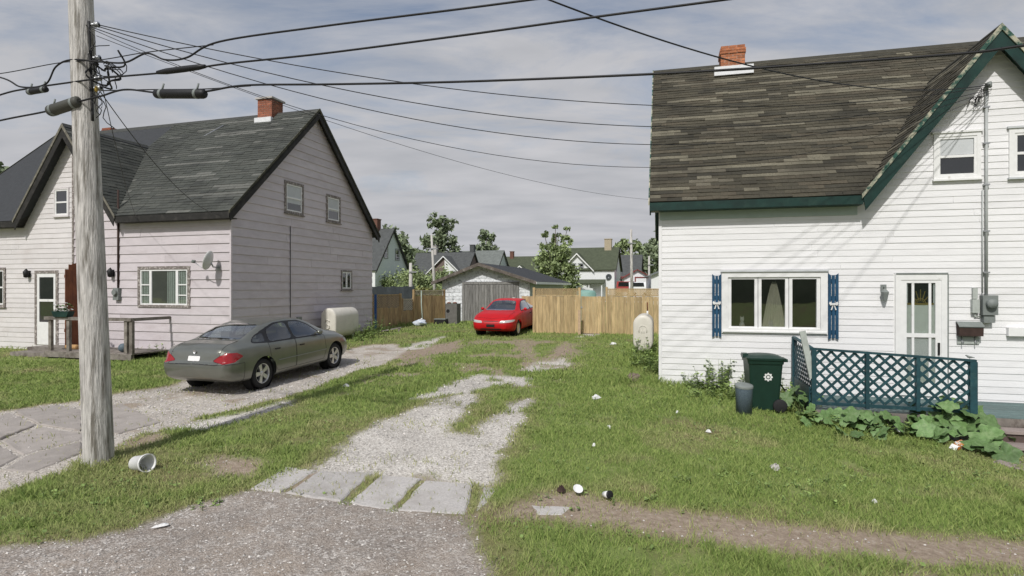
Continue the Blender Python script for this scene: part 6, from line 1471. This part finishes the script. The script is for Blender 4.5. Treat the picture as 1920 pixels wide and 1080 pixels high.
p = G(1800, 842); t = thing('snack_box', 'orange and white torn snack box under the squash leaves', 'box', p, .4); m = MB(); m.obox((0,0,.06), (.12,.02,.0), (0,.05,.02), (0,-.02,.05)); m.build('carton', pm('orange_print', (.55,.20,.04), .6, .1, 5, (.75,.74,.7), 9, .5, .52), t); MB().obox((-.16,.0,.05), (.04,0,.03), (0,.05,.01), (0,0,.003)).build('flap', M['paper'], t)
M['orange'] = pm('gourd_orange', (.5,.2,.04), .6, .2)

# ---------------------------------------------------------------- plants
def leafmesh(seed, mat):
    rg = random.Random(seed); n = 22; ring = []
    for j in range(n):
        a = 2*math.pi*j/n; r_ = 1+.13*math.cos(5*a)+.03*rg.uniform(-1,1)-.35*math.exp(-((a-math.pi)/.25)**2); ring.append((r_*math.cos(a), r_*math.sin(a)))
    P = [(0,0,0)]+[(x*.55, y*.55, .10+.06*math.sin(j*2.3)) for j, (x, y) in enumerate(ring)]+[(x, y, .02+.13*math.sin(j*1.9+seed)) for j, (x, y) in enumerate(ring)]
    f_ = [(0, 1+j, 1+(j+1) % n) for j in range(n)]+[(1+j, n+1+j, n+1+(j+1) % n, 1+(j+1) % n) for j in range(n)]
    return MB().add(P, f_, smooth=True).mesh('leaf', mat)
M['squash'] = pm('squash_leaf', (.12,.21,.07), .55, .25, 3, (.19,.27,.12), 2.5, .5, .7, .3, 8, rand=.25); M['stem'] = pm('green_stem', (.14,.2,.06), .7, .2)
LM = [leafmesh(i, M['squash']) for i in range(4)]
def squash(label, spots, seed):
    rg = random.Random(seed); P0 = G(*spots[0][:2]); t = thing('squash_plant', label, 'plant', P0); stem = None
    for (x, y, n, R_, hmax) in spots:
        c_ = G(x, y)
        for k in range(n):
            q = c_+Vector((rg.gauss(0, .16), rg.gauss(0, .10), 0)); h_ = rg.uniform(.08, hmax); q.z = zs1(q.x, q.y)+h_; o = link('leaf', rg.choice(LM), t); s_ = 1.3*R_*rg.uniform(.6, 1.15)
            o.location = q-P0; o.scale = (s_, s_, s_); o.rotation_euler = (rg.uniform(.15,1.15), rg.uniform(-.6,.6), rg.uniform(-1.6,1.6)); MB().tube([Vector((c_.x, c_.y, c_.z))-P0+Vector((rg.uniform(-.05,.05),0,0)), (q+c_)/2-P0+Vector((0,0,.03)), q-P0], .008, 5).build('stem', M['stem'], t)
squash('squash plant with broad green leaves under the middle of the lattice fence', [(1560,800,5,.09,.3),(1590,805,7,.12,.32),(1620,812,6,.12,.3),(1650,808,5,.11,.3),(1590,826,3,.11,.12),(1640,826,3,.11,.15)], 1)
squash('squash plant with large leaves trailing at the right end of the lattice', [(1715,818,6,.13,.3),(1740,820,6,.13,.3),(1770,820,7,.14,.42),(1800,822,7,.15,.5),(1820,826,9,.15,.6),(1795,822,7,.15,.7),(1770,822,6,.14,.6),(1750,820,6,.13,.45),(1835,832,6,.16,.5),(1728,824,6,.13,.3),(1840,825,6,.16,.4),(1855,840,5,.16,.3),(1762,832,4,.13,.2),(1850,855,4,.14,.16)], 2)
squash('small squash vine between the wheelie bin and the lattice fence', [(1492,770,6,.10,.5),(1505,782,6,.11,.4),(1525,800,5,.10,.2),(1500,750,5,.10,.5)], 3)
def weeds(label, spots, seed, mat=None):
    rg = random.Random(seed); mb = MB()
    for (x, y, n, sp_, hm) in spots:
        c_ = G(x, y)
        for k in range(n):
            b_ = Vector((c_.x+rg.gauss(0, sp_), c_.y+rg.gauss(0, sp_*.6), 0)); b_.z = zs1(b_.x, b_.y)-.01; h_ = hm*rg.uniform(.45, 1.1); tip = b_+Vector((rg.gauss(0,.12)*h_, rg.gauss(0,.12)*h_, h_)); mb.tube([b_, (b_+tip)/2, tip], [.005,.004,.002], 4, 1, False)
            for j in range(max(4, int(h_*26))):
                f = rg.uniform(.12, 1); q = b_.lerp(tip, f); a = rg.uniform(0,6.28); L_ = rg.uniform(.06,.14)*(1.2-.6*f)*min(1, .35+hm*1.6); d_ = Vector((math.cos(a), math.sin(a), rg.uniform(-.2,.6))); s_ = Vector((-math.sin(a), math.cos(a), rg.uniform(-.3,.3)))*L_*.32
                mb.add([q, q+d_*L_*.5+s_, q+d_*L_, q+d_*L_*.5-s_], [(0,1,2,3)], 0)
    o = mb.build('weeds', [mat or M['weedleaf'], M['stem']]); return finish(o, label, 'weeds', kind='stuff')
M['weedleaf'] = pm('weed_leaf', (.23,.32,.095), .6, .25, 6, island=.4)
weeds('leafy green weeds growing along the white house wall beside the bin', [(1300,730,20,.15,.32),(1325,735,15,.16,.5),(1350,733,17,.15,.66),(1375,733,17,.15,.64),(1398,738,16,.12,.55),(1345,748,22,.22,.28),(1310,742,20,.2,.22),(1385,748,24,.2,.35),(1490,755,14,.1,.55),(1475,760,10,.08,.45)], 4)
weeds('thin brownish weeds at the left corner of the white house', [(1262,714,6,.10,.4),(1285,716,7,.1,.42),(1304,720,5,.1,.4)], 5, pm('seed_head', (.22,.19,.10), .8, .2, 6, island=.4))
weeds('tall grass and weeds round the oil tank of the white house', [(1200,690,16,.15,.55),(1222,694,18,.12,.65),(1230,705,16,.1,.5),(1190,668,12,.2,.6),(1215,676,14,.2,.55)], 6)
weeds('weeds growing round the oil tank and corner of the lilac house', [(688,634,22,.25,.7),(700,628,16,.2,.8),(672,640,12,.2,.4),(640,655,10,.2,.3),(712,622,14,.3,.5),(260,664,14,.3,.25),(300,668,14,.3,.3),(285,668,10,.3,.45)], 7)
rq = random.Random(31); sp_l = [(rq.gauss(1480, 110), rq.gauss(905, 22), rq.randint(2, 5), .06, rq.uniform(.06, .13)) for k in range(34)]+[(rq.uniform(960, 1850), rq.uniform(760, 960), 2, .05, rq.uniform(.06, .11)) for k in range(40)]+[(rq.uniform(60, 440), rq.uniform(900, 960), 3, .05, rq.uniform(.06, .12)) for k in range(14)]
weeds('coarse low broadleaf weeds scattered through the front lawn', sp_l, 12)
weeds('low weeds under the lattice fence of the white house', [(1530,800,12,.15,.3),(1680,815,18,.15,.32),(1600,805,16,.25,.25),(1560,795,14,.2,.3),(1660,805,14,.2,.32),(1700,800,12,.2,.3),(1500,790,10,.15,.25)], 8)

# ---------------------------------------------------------------- trees
def tree(name, label, X, Y, H_, cw, lobes, mat, n=2200, ls=.32, seed=0, z0=.5, trunk=None):
    rg = np.random.RandomState(seed); pr_ = random.Random(seed); t = thing(name, label, 'tree', (X, Y, z0)); tb = MB()
    th_ = H_*(trunk or .45); tb.tube([(0,0,-.2),(.05,0,th_*.5),(0,.05,th_),(.1,0,H_*.85)], [H_*.028,H_*.022,H_*.016,H_*.004], 8)
    cen = []
    for (lx_, lz_, lr) in lobes:
        c_ = np.array([lx_*cw, pr_.uniform(-.3,.3)*cw, lz_*H_]); cen.append((c_, lr*cw)); tb.tube([(0,0,min(th_, c_[2]*.6)), Vector(c_*.5)+Vector((0,0,c_[2]*.22)), tuple(c_)], [H_*.012,H_*.008,H_*.003], 6)
    tb.build('trunk', M['bark'], t); tot = sum(r_**2 for c_, r_ in cen); Vv = []
    for c_, r_ in cen:
        k = int(n*r_**2/tot); cl = rg.normal(size=(max(5, k//26), 3)); cl /= np.linalg.norm(cl, axis=1)[:,None]; cl *= r_*rg.rand(len(cl),1)**.4*np.array([1,1,.85])
        p = c_+cl[rg.randint(0, len(cl), k)]+rg.normal(size=(k,3))*r_*.21; a = rg.normal(size=(k,3)); a /= np.linalg.norm(a, axis=1)[:,None]; b = np.cross(a, rg.normal(size=(k,3))); b /= np.linalg.norm(b, axis=1)[:,None]+1e-9; s_ = ls*(.5+rg.rand(k,1))
        Vv.append(np.stack([p-a*s_, p+b*s_*.5, p+a*s_, p-b*s_*.5], 1))
    Vv = np.concatenate(Vv); m = npmesh('crown', Vv.reshape(-1,3), (np.arange(len(Vv))*4)[:,None]+np.arange(4), mat); link('crown', m, t); return t
M['bark'] = pm('tree_bark', (.12,.10,.085), .9, .3, 6); M['fol1'] = pm('mid_green_foliage', (.25,.31,.14), .7, .3, .4, island=.5); M['fol2'] = pm('dark_green_foliage', (.20,.245,.145), .7, .3, .4, island=.5); M['fol3'] = pm('yellow_green_foliage', (.19,.20,.06), .7, .3, .4, island=.45)
def tx(px, Y): return (px-960)/F*Y
def tht(y, Y, z0=.5): return HC+(HY-y)*Y/F-z0
tree('leafy_tree', 'tall airy tree rising behind the grey-roofed houses left of centre', tx(826,95), 95, tht(404,95), 3.2, [(-.2,.93,.42),(.25,.90,.4),(-.65,.70,.45),(.1,.72,.6),(.75,.66,.35),(-.75,.52,.3),(.1,.5,.6),(.9,.5,.3)], M['fol2'], 2600, .34, 1)
tree('leafy_tree', 'small tree behind the pale grey roof in the middle distance', tx(911,100), 100, tht(430,100), 1.9, [(-.2,.92,.5),(.4,.88,.5),(-.4,.74,.5),(.3,.70,.6),(.6,.55,.6)], M['fol2'], 1300, .34, 2)
tree('leafy_tree', 'large loose green tree beside the white house with green roof', tx(1041,55), 55, tht(418,55), 1.85, [(.0,.95,.13),(.62,.93,.14),(-.55,.86,.2),(.15,.83,.28),(.55,.78,.28),(-.35,.70,.4),(.35,.66,.45),(-.6,.55,.5),(.1,.5,.65),(.7,.45,.45),(-.4,.34,.55),(.6,.26,.75),(.1,.18,.7)], M['fol1'], 5600, .17, 3)
tree('leafy_tree', 'dark tree behind the mint green house', tx(738,82), 82, tht(425,82), 2.6, [(-.3,.9,.5),(.3,.8,.55),(.7,.62,.5),(0,.6,.8),(.9,.45,.5)], M['fol2'], 1800, .34, 4)
tree('leafy_tree', 'small round dark tree between the mint house and the pole', tx(776,110), 110, tht(462,110), 2.4, [(-.4,.85,.6),(.4,.85,.6),(0,.6,.8)], M['fol2'], 1000, .4, 5)
tree('leafy_tree', 'dark green trees behind the red-trimmed shed', tx(1180,120), 120, tht(447,120), 3.6, [(-.5,.85,.5),(.2,.88,.5),(.7,.8,.45),(0,.6,.8),(-.6,.5,.6)], M['fol1'], 1800, .42, 6)
tree('leafy_tree', 'dark tree next to the left edge of the white house, far behind', tx(1216,105), 105, tht(450,105), 2.4, [(-.5,.7,.5),(.2,.85,.5),(.5,.95,.4),(0,.55,.8)], M['fol2'], 1500, .4, 7)
tree('leafy_tree', 'tall dark tree half hidden behind the left edge of the white house', tx(1238,88), 88, tht(420,88), 1.7, [(0,.92,.4),(.2,.78,.6),(-.3,.62,.5),(.2,.5,.7)], M['fol2'], 1300, .34, 8)
tree('leafy_tree', 'tree top at the far left edge behind the lilac house roof', tx(-12,60), 60, tht(300,60), 2.2, [(0,.9,.7),(.5,.85,.5),(-.5,.7,.8),(.3,.7,.6)], M['fol2'], 1500, .3, 9)
def bush(name, label, px, py, Y, w_, h_, mat, n, seed, z0=.6):
    rg = np.random.RandomState(seed); t = thing(name, label, 'bush', (tx(px, Y), Y, z0)); k = n; cl = rg.normal(size=(30,3))*np.array([w_*.42,w_*.3,h_*.22])+np.array([0,0,h_*.5]); cl[:,2] = np.clip(cl[:,2], .1, h_*.9)
    p = cl[rg.randint(0,30,k)]+rg.normal(size=(k,3))*np.array([w_*.12,w_*.12,h_*.10]); p[:,2] = np.abs(p[:,2]); a = rg.normal(size=(k,3)); a /= np.linalg.norm(a, axis=1)[:,None]; b = np.cross(a, rg.normal(size=(k,3))); b /= np.linalg.norm(b, axis=1)[:,None]; s_ = .14*(.5+rg.rand(k,1)); Vv = np.stack([p-a*s_, p+b*s_*.5, p+a*s_, p-b*s_*.5], 1)
    link('foliage', npmesh('foliage', Vv.reshape(-1,3), (np.arange(k)*4)[:,None]+np.arange(4), mat), t); m = MB()
    for i in range(6): m.tube([(0,0,-.1), Vector(cl[i])*.6, Vector(cl[i])], [.04,.03,.01], 5)
    m.build('stems', M['bark'], t)
bush('bush', 'dense green bush behind the far poles left of the garage', 793, 520, 62, 4.2, 3.6, M['fol1'], 14000, 1)
bush('bush', 'yellow-green flowering bush just left of the garage roof', 806, 545, 44, 3.0, 1.75, M['fol3'], 9000, 2)
bush('bush', 'green bush behind the far sheds at the right end of the fence', 1200, 540, 80, 3.2, 2.6, M['fol1'], 1400, 3)
# far wood along the horizon
rg = np.random.RandomState(77); k = 26000; X = rg.uniform(-190, 330, k); Y = 170+rg.rand(k)*30; hh_ = (4+7*fbm(X, Y*0+3, .06, 90))*rg.rand(k)**.6; p = np.stack([X, Y, .5+hh_], 1); a = rg.normal(size=(k,3)); a /= np.linalg.norm(a, axis=1)[:,None]; b = np.cross(a, rg.normal(size=(k,3))); b /= np.linalg.norm(b, axis=1)[:,None]; s_ = .9*(.5+rg.rand(k,1)); Vv = np.stack([p-a*s_, p+b*s_*.6, p+a*s_, p-b*s_*.6], 1)
finish(link('far_wood', npmesh('far_wood', Vv.reshape(-1,3), (np.arange(k)*4)[:,None]+np.arange(4), M['fol2'])), 'dark band of far trees along the horizon', 'woods', kind='stuff')

# ---------------------------------------------------------------- far houses, poles and vehicles
def far_house(name, label, px, Y, th, w_, D_, ze, zr, wall, roof, gable=None, wins=(), swins=(), chim=(), porch=None, z0=.5, xr=None, cmat=None):
    """px: picture column of the front right corner; front runs to the left"""
    t = thing(name, label, 'house', (tx(px, Y), Y, z0), -th); mats = [wall, roof]
    MB().prism([(0,-.5),(D_,-.5),(D_,ze),(D_/2,zr-.12),(0,ze)], 'x', -w_, 0).build('wall', wall, t)
    m = MB(); ta_ = (zr-ze)/(D_/2); e_ = .3
    plate(m, [(-w_-.25,-e_,ze-e_*ta_+.05),(.25,-e_,ze-e_*ta_+.05),(.25,D_/2,zr+.05),(-w_-.25,D_/2,zr+.05)], .1); plate(m, [(-w_-.25,D_+e_,ze-e_*ta_+.05),(.25,D_+e_,ze-e_*ta_+.05),(.25,D_/2,zr+.05),(-w_-.25,D_/2,zr+.05)], .1)
    if gable:
        gc, gw, zg, gm = gable; yv = (zg-ze)/ta_
        MB().prism([(gc-gw,-.4),(gc+gw,-.4),(gc+gw,ze),(gc,zg-.1),(gc-gw,ze)], 'y', -.02, .5).build('gable_wall', gm, t)
        k_ = (zg-ze)/gw
        for sg in (-1,1): plate(m, [(gc+sg*(gw+.25),-.35,ze-.25*k_+.05),(gc,-.35,zg+.05),(gc,yv,zg+.05),(gc+sg*(gw+.25),-.3,ze-.25*k_+.05)], .1)
        for sg in (-1,1): MB().prism([(gc+sg*(gw+.25),ze-.25*k_-.02),(gc,zg-.02),(gc,zg-.22),(gc+sg*(gw+.25),ze-.25*k_-.2)], 'y', -.40, -.36).build('rake', M['white_trim'] if wall is M['farwhite'] else M['farwhite'], t)
    ro = m.build('roof', roof, t)
    for q in (0, D_): 
        pass
    MB().prism([(-e_,ze-e_*ta_),(D_/2,zr),(D_/2,zr-.25),(-e_,ze-e_*ta_-.2)], 'x', .2505, .29).build('rake', M['darktrim'], t); MB().prism([(D_+e_,ze-e_*ta_),(D_/2,zr),(D_/2,zr-.25),(D_+e_,ze-e_*ta_-.2)], 'x', .2505, .29).build('rake', M['darktrim'], t)
    for (a, b, c, d) in wins: window(t, MPF, a, b, c, d, M['farwhite'] if wall is not M['farwhite'] else M['dullgrey'], M['farwhite'], .10, True, sill=False) if True else 0
    for (a, b, c, d) in swins: window(t, MPR, a, b, c, d, M['dullgrey'], M['farwhite'], .10, True, sill=False)
    for (x, y, z1, ww, cm) in chim: m = MB().box(x-ww/2, x+ww/2, y-ww/2, y+ww/2, zr-1.2, z1); m.box(x-ww/2-.05, x+ww/2+.05, y-ww/2-.05, y+ww/2+.05, z1+.001, z1+.1); m.build('chimney', cm, t)
    if porch:
        a, b, dp, hp = porch
        MB().box(a, b, -dp, -.022, -.3, .35).build('porch_floor', M['farwhite'], t); plate(MB(), [(a-.2,-dp-.2,hp),(b+.2,-dp-.2,hp),(b+.2,-.03,hp+.5),(a-.2,-.03,hp+.5)], .12).build('porch_roof', roof, t)
        MB().box(a, a+1.9, -dp, -.5, .351, hp-.15).build('porch_room', M['farwhite'], t); window(t, lambda s, o, z: (s, -dp-o, z), a+.25, a+1.65, .9, 1.9, M['farwhite'], M['dullgrey'], .08, False, sill=False)
        for x in (a+2.2, b-.1): MB().box(x-.07, x+.07, -dp, -dp+.14, .351, hp-.1).build('porch_post', M['farwhite'], t)
    return t
M['dkbrick'] = pm('dark_far_brick', (.16,.08,.06), .9, .2)
far_house('mint_house', 'mint green gabled house with white front beyond the lilac house', 704, 60, LT, 9, 7.2, 4.1, 8.4, M['mint'], M['fargrey'], swins=[(1.7,2.6,5.1,6.4),(4.2,5.2,5.0,6.3),(1.2,2.3,1.5,2.8)], chim=[(-1.9,3.4,9.4,.8,M['dkbrick'])])
MB_ = MB().box(-9, -.02, -.06, -.03, -.2, 4.0).build('front_cladding', M['farwhite'], bpy.data.objects['mint_house'])
far_house('brown_house', 'far brown and white gabled house with dark grey roof behind the bush', 872, 88, LT, 11, 7.2, 4.0, 7.6, M['farbrown'], M['fargrey'], (-3.4,3.1,6.9,M['farbrown']), chim=[(-6.5,3.6,8.6,.8,M['conc'])])
b_ = bpy.data.objects['brown_house']; MB().prism([(-3.3,-.3),(-.35,-.3),(-.35,3.9),(-3.3,6.7)], 'y', -.06, -.03).build('white_cladding', M['farwhite'], b_); window(b_, lambda s, o, z: (s, .06*-1-o, z), -2.4, -1.2, 3.2, 4.6, M['dullgrey'], M['farwhite'], .1, True, sill=False)
far_house('pale_roof_house', 'far house with pale grey roof and teal gable behind the garage', 928, 90, LT, 9, 8, 4.2, 8.0, M['mint'], M['farlight'], chim=[(-5,3.6,8.9,.7,M['fargrey'])])
far_house('small_far_house', 'tiny far white gable between the mint house and the bush', 794, 130, LT, 8, 7, 3.6, 6.6, M['farwhite'], M['fargrey'], (-6,2.2,6.4,M['farwhite']))
far_house('green_roof_house', 'far green-roofed house with small white dormer gable left of the loose tree', 1035, 92, LT, 11, 7.5, 3.9, 7.2, M['farwhite'], M['fargreen'], (-5.2,2.0,5.6,M['farwhite']), chim=[(-7.6,3.6,8.0,.6,M['dkbrick'])])
window(bpy.data.objects['green_roof_house'], lambda s, o, z: (s, -.03-o, z), -5.8, -4.6, 3.6, 4.6, M['dullgrey'], M['farwhite'], .1, True, sill=False)
far_house('white_cottage', 'far white cottage with green roof, front gable and small porch', 1152, 74, LT, 7.0, 7, 4.5, 7.35, M['farwhite'], M['fargreen'], (-4.75,1.95,6.5,M['farwhite']), chim=[(-1.2,3.4,8.4,.9,pm('tan_brick', (.42,.36,.26), .9, .1))], porch=(-5.2,-1.3,1.5,2.6))
b_ = bpy.data.objects['white_cottage']
for a, b in ((-5.65,-4.85),(-4.65,-3.85)): window(b_, lambda s, o, z: (s, -.03-o, z), a, b, 4.2, 5.2, M['dullgrey'], M['farwhite'], .08, True, sill=False)
t = thing('satellite_dish', 'small dark satellite dish on the white cottage wall', 'satellite dish', hl(Vector((tx(1152,74),74,0)), LT, -.7, -.1, 3.9)); MB().lathe([(0,.10),(.2,.07),(.38,-.03),(.36,-.05),(.18,.04),(0,.07)], 18, ax='y').build('reflector', M['slate'], t); MB().tube([(0,.05,0),(0,.1,-.3)], .04, 6).build('mount', M['steel'], t)
far_house('grey_far_house', 'far house with grey roof right of the white cottage', 1199, 96, LT, 7, 7, 4.0, 7.6, M['farwhite'], M['fargrey'])
def shed(name, label, px0, px1, Y, ytop, yeave, wall, trim, door=True):
    a, b = tx(px0, Y), tx(px1, Y); w_ = b-a; t = thing(name, label, 'shed', (a, Y, .5), -rad(8)); ze = tht(yeave, Y); zr = tht(ytop, Y)
    MB().prism([(0,-.3),(w_,-.3),(w_,ze),(w_/2,zr),(0,ze)], 'y', 0, 6).build('wall', wall, t); m = MB()
    plate(m, [(-.3,-.3,ze-.1),(w_/2,-.3,zr+.08),(w_/2,6.2,zr+.08),(-.3,6.2,ze-.1)], .1); plate(m, [(w_+.3,-.3,ze-.1),(w_/2,-.3,zr+.08),(w_/2,6.2,zr+.08),(w_+.3,6.2,ze-.1)], .1); m.build('roof', trim, t)
    if door:
        f = MB(); dx = w_*.4
        for q in ((dx,dx+.14,0,ze-.1),(w_*.9,w_*.9+.14,0,ze-.1),(dx,w_*.9+.14,ze-.1,ze+.06)): f.box(q[0],q[1],-.06,-.002,q[2],q[3])
        f.build('door_frame', trim, t); MB().box(dx+.14, w_*.9, -.04, -.003, 0, ze-.1).build('door', M['farwhite'], t)
shed('red_trim_shed', 'far white shed with red trim behind the fence', 1170, 1219, 70, 506, 520, M['farwhite'], pm('dull_red_trim', (.20,.05,.045), .7, .1))
shed('white_shed', 'far pale shed roof at the left edge of the white house', 1221, 1262, 62, 508, 516, M['farwhite'], M['farlight'], False)
def far_pole(label, px, y0, y1, Y, r_, mat, arm=False, lean=0):
    t = thing('utility_pole', label, 'utility pole', (tx(px, Y), Y, .5)); h_ = tht(y0, Y); MB().tube([(0,0,-.3),(lean*.5,0,h_/2),(lean,0,h_)], [r_*1.15,r_,r_*.75], 12).build('shaft', mat, t); m = MB(); m.bar((lean-.35 if arm else lean-.12,-.02-r_*.8,h_*.82), (lean+.5,-.02-r_*.8,h_*.82), .09, .1); m.build('bracket', M['steel'], t)
M['palepole'] = pm('pale_far_pole', (.5,.48,.45), .8, .1, 6)
far_pole('slim pale far utility pole in front of the tall airy tree', 817, 440, 530, 48, .11, M['palepole'], True, -.35)
far_pole('short thick pale pole stump beside the mint house', 770, 493, 540, 46, .15, M['palepole'])
far_pole('far weathered utility pole behind the red-trimmed shed', 1185, 430, 540, 62, .15, M['polewood'], True, -.1)
far_pole('short pale far pole just left of the white house', 1217, 480, 540, 66, .13, M['palepole'])
def far_car(name, label, px, py, Y, th, L_, W_, H_, mat, kind='van'):
    t = thing(name, label, 'car', (tx(px, Y), Y, HC+(HY-py)*Y/F-H_), th); prof = [(-L_/2,.35),(L_/2,.35),(L_/2,.75),(L_*.28,.95),(L_*.12,H_),(-L_*.35,H_),(-L_*.48,.95)]
    MB().prism(prof, 'y', -W_/2, W_/2).build('body', mat, t); MB().prism([(L_*.24,1.0),(L_*.11,H_-.08),(-L_*.32,H_-.08),(-L_*.42,1.0)], 'y', -W_/2-.01, W_/2+.01).build('window', M['glass_dark'], t)
    MB().prism([(-W_*.4,.98),(W_*.4,.98),(W_*.36,H_-.07),(-W_*.36,H_-.07)], 'x', -L_*.49, -L_*.40).build('rear_window', M['glass_dark'], t)
    for x in (-L_*.3, L_*.3):
        for y in (-W_/2, W_/2): MB().lathe([(0,-.1),(.3,-.1),(.33,0),(.3,.1),(0,.1)], 16, (x,y,.33), 'y').build('wheel', M['rubber'], t)
far_car('far_car', 'dark red far car seen over the fence beside the cottage', 1174, 528, 66, rad(75), 4.4, 1.8, 1.5, M['farred'])
far_car('far_car', 'white far car in front of the red-trimmed shed', 1194, 529, 64, rad(80), 4.2, 1.75, 1.45, M['farwhite'])
far_car('far_car', 'red far van partly hidden by the white cottage', 1159, 519, 95, rad(95), 4.6, 1.9, 1.9, M['farred'])
far_car('far_car', 'pale far car over the fence under the loose tree', 1068, 529, 60, rad(10), 4.4, 1.8, 1.4, M['farwhite'])
t = thing('water_tank', 'pale green tank standing just behind the fence gate', 'tank', (tx(1099,30), 30, .75)); MB().lathe([(0,0),(.5,0),(.52,.1),(.52,1.5),(.42,1.62),(0,1.66)], 20).build('body', pm('pale_teal', (.22,.38,.33), .6, .1), t); MB().lathe([(0,1.665),(.15,1.66),(.15,1.64)], 12).build('cap', M['dullgrey'], t)
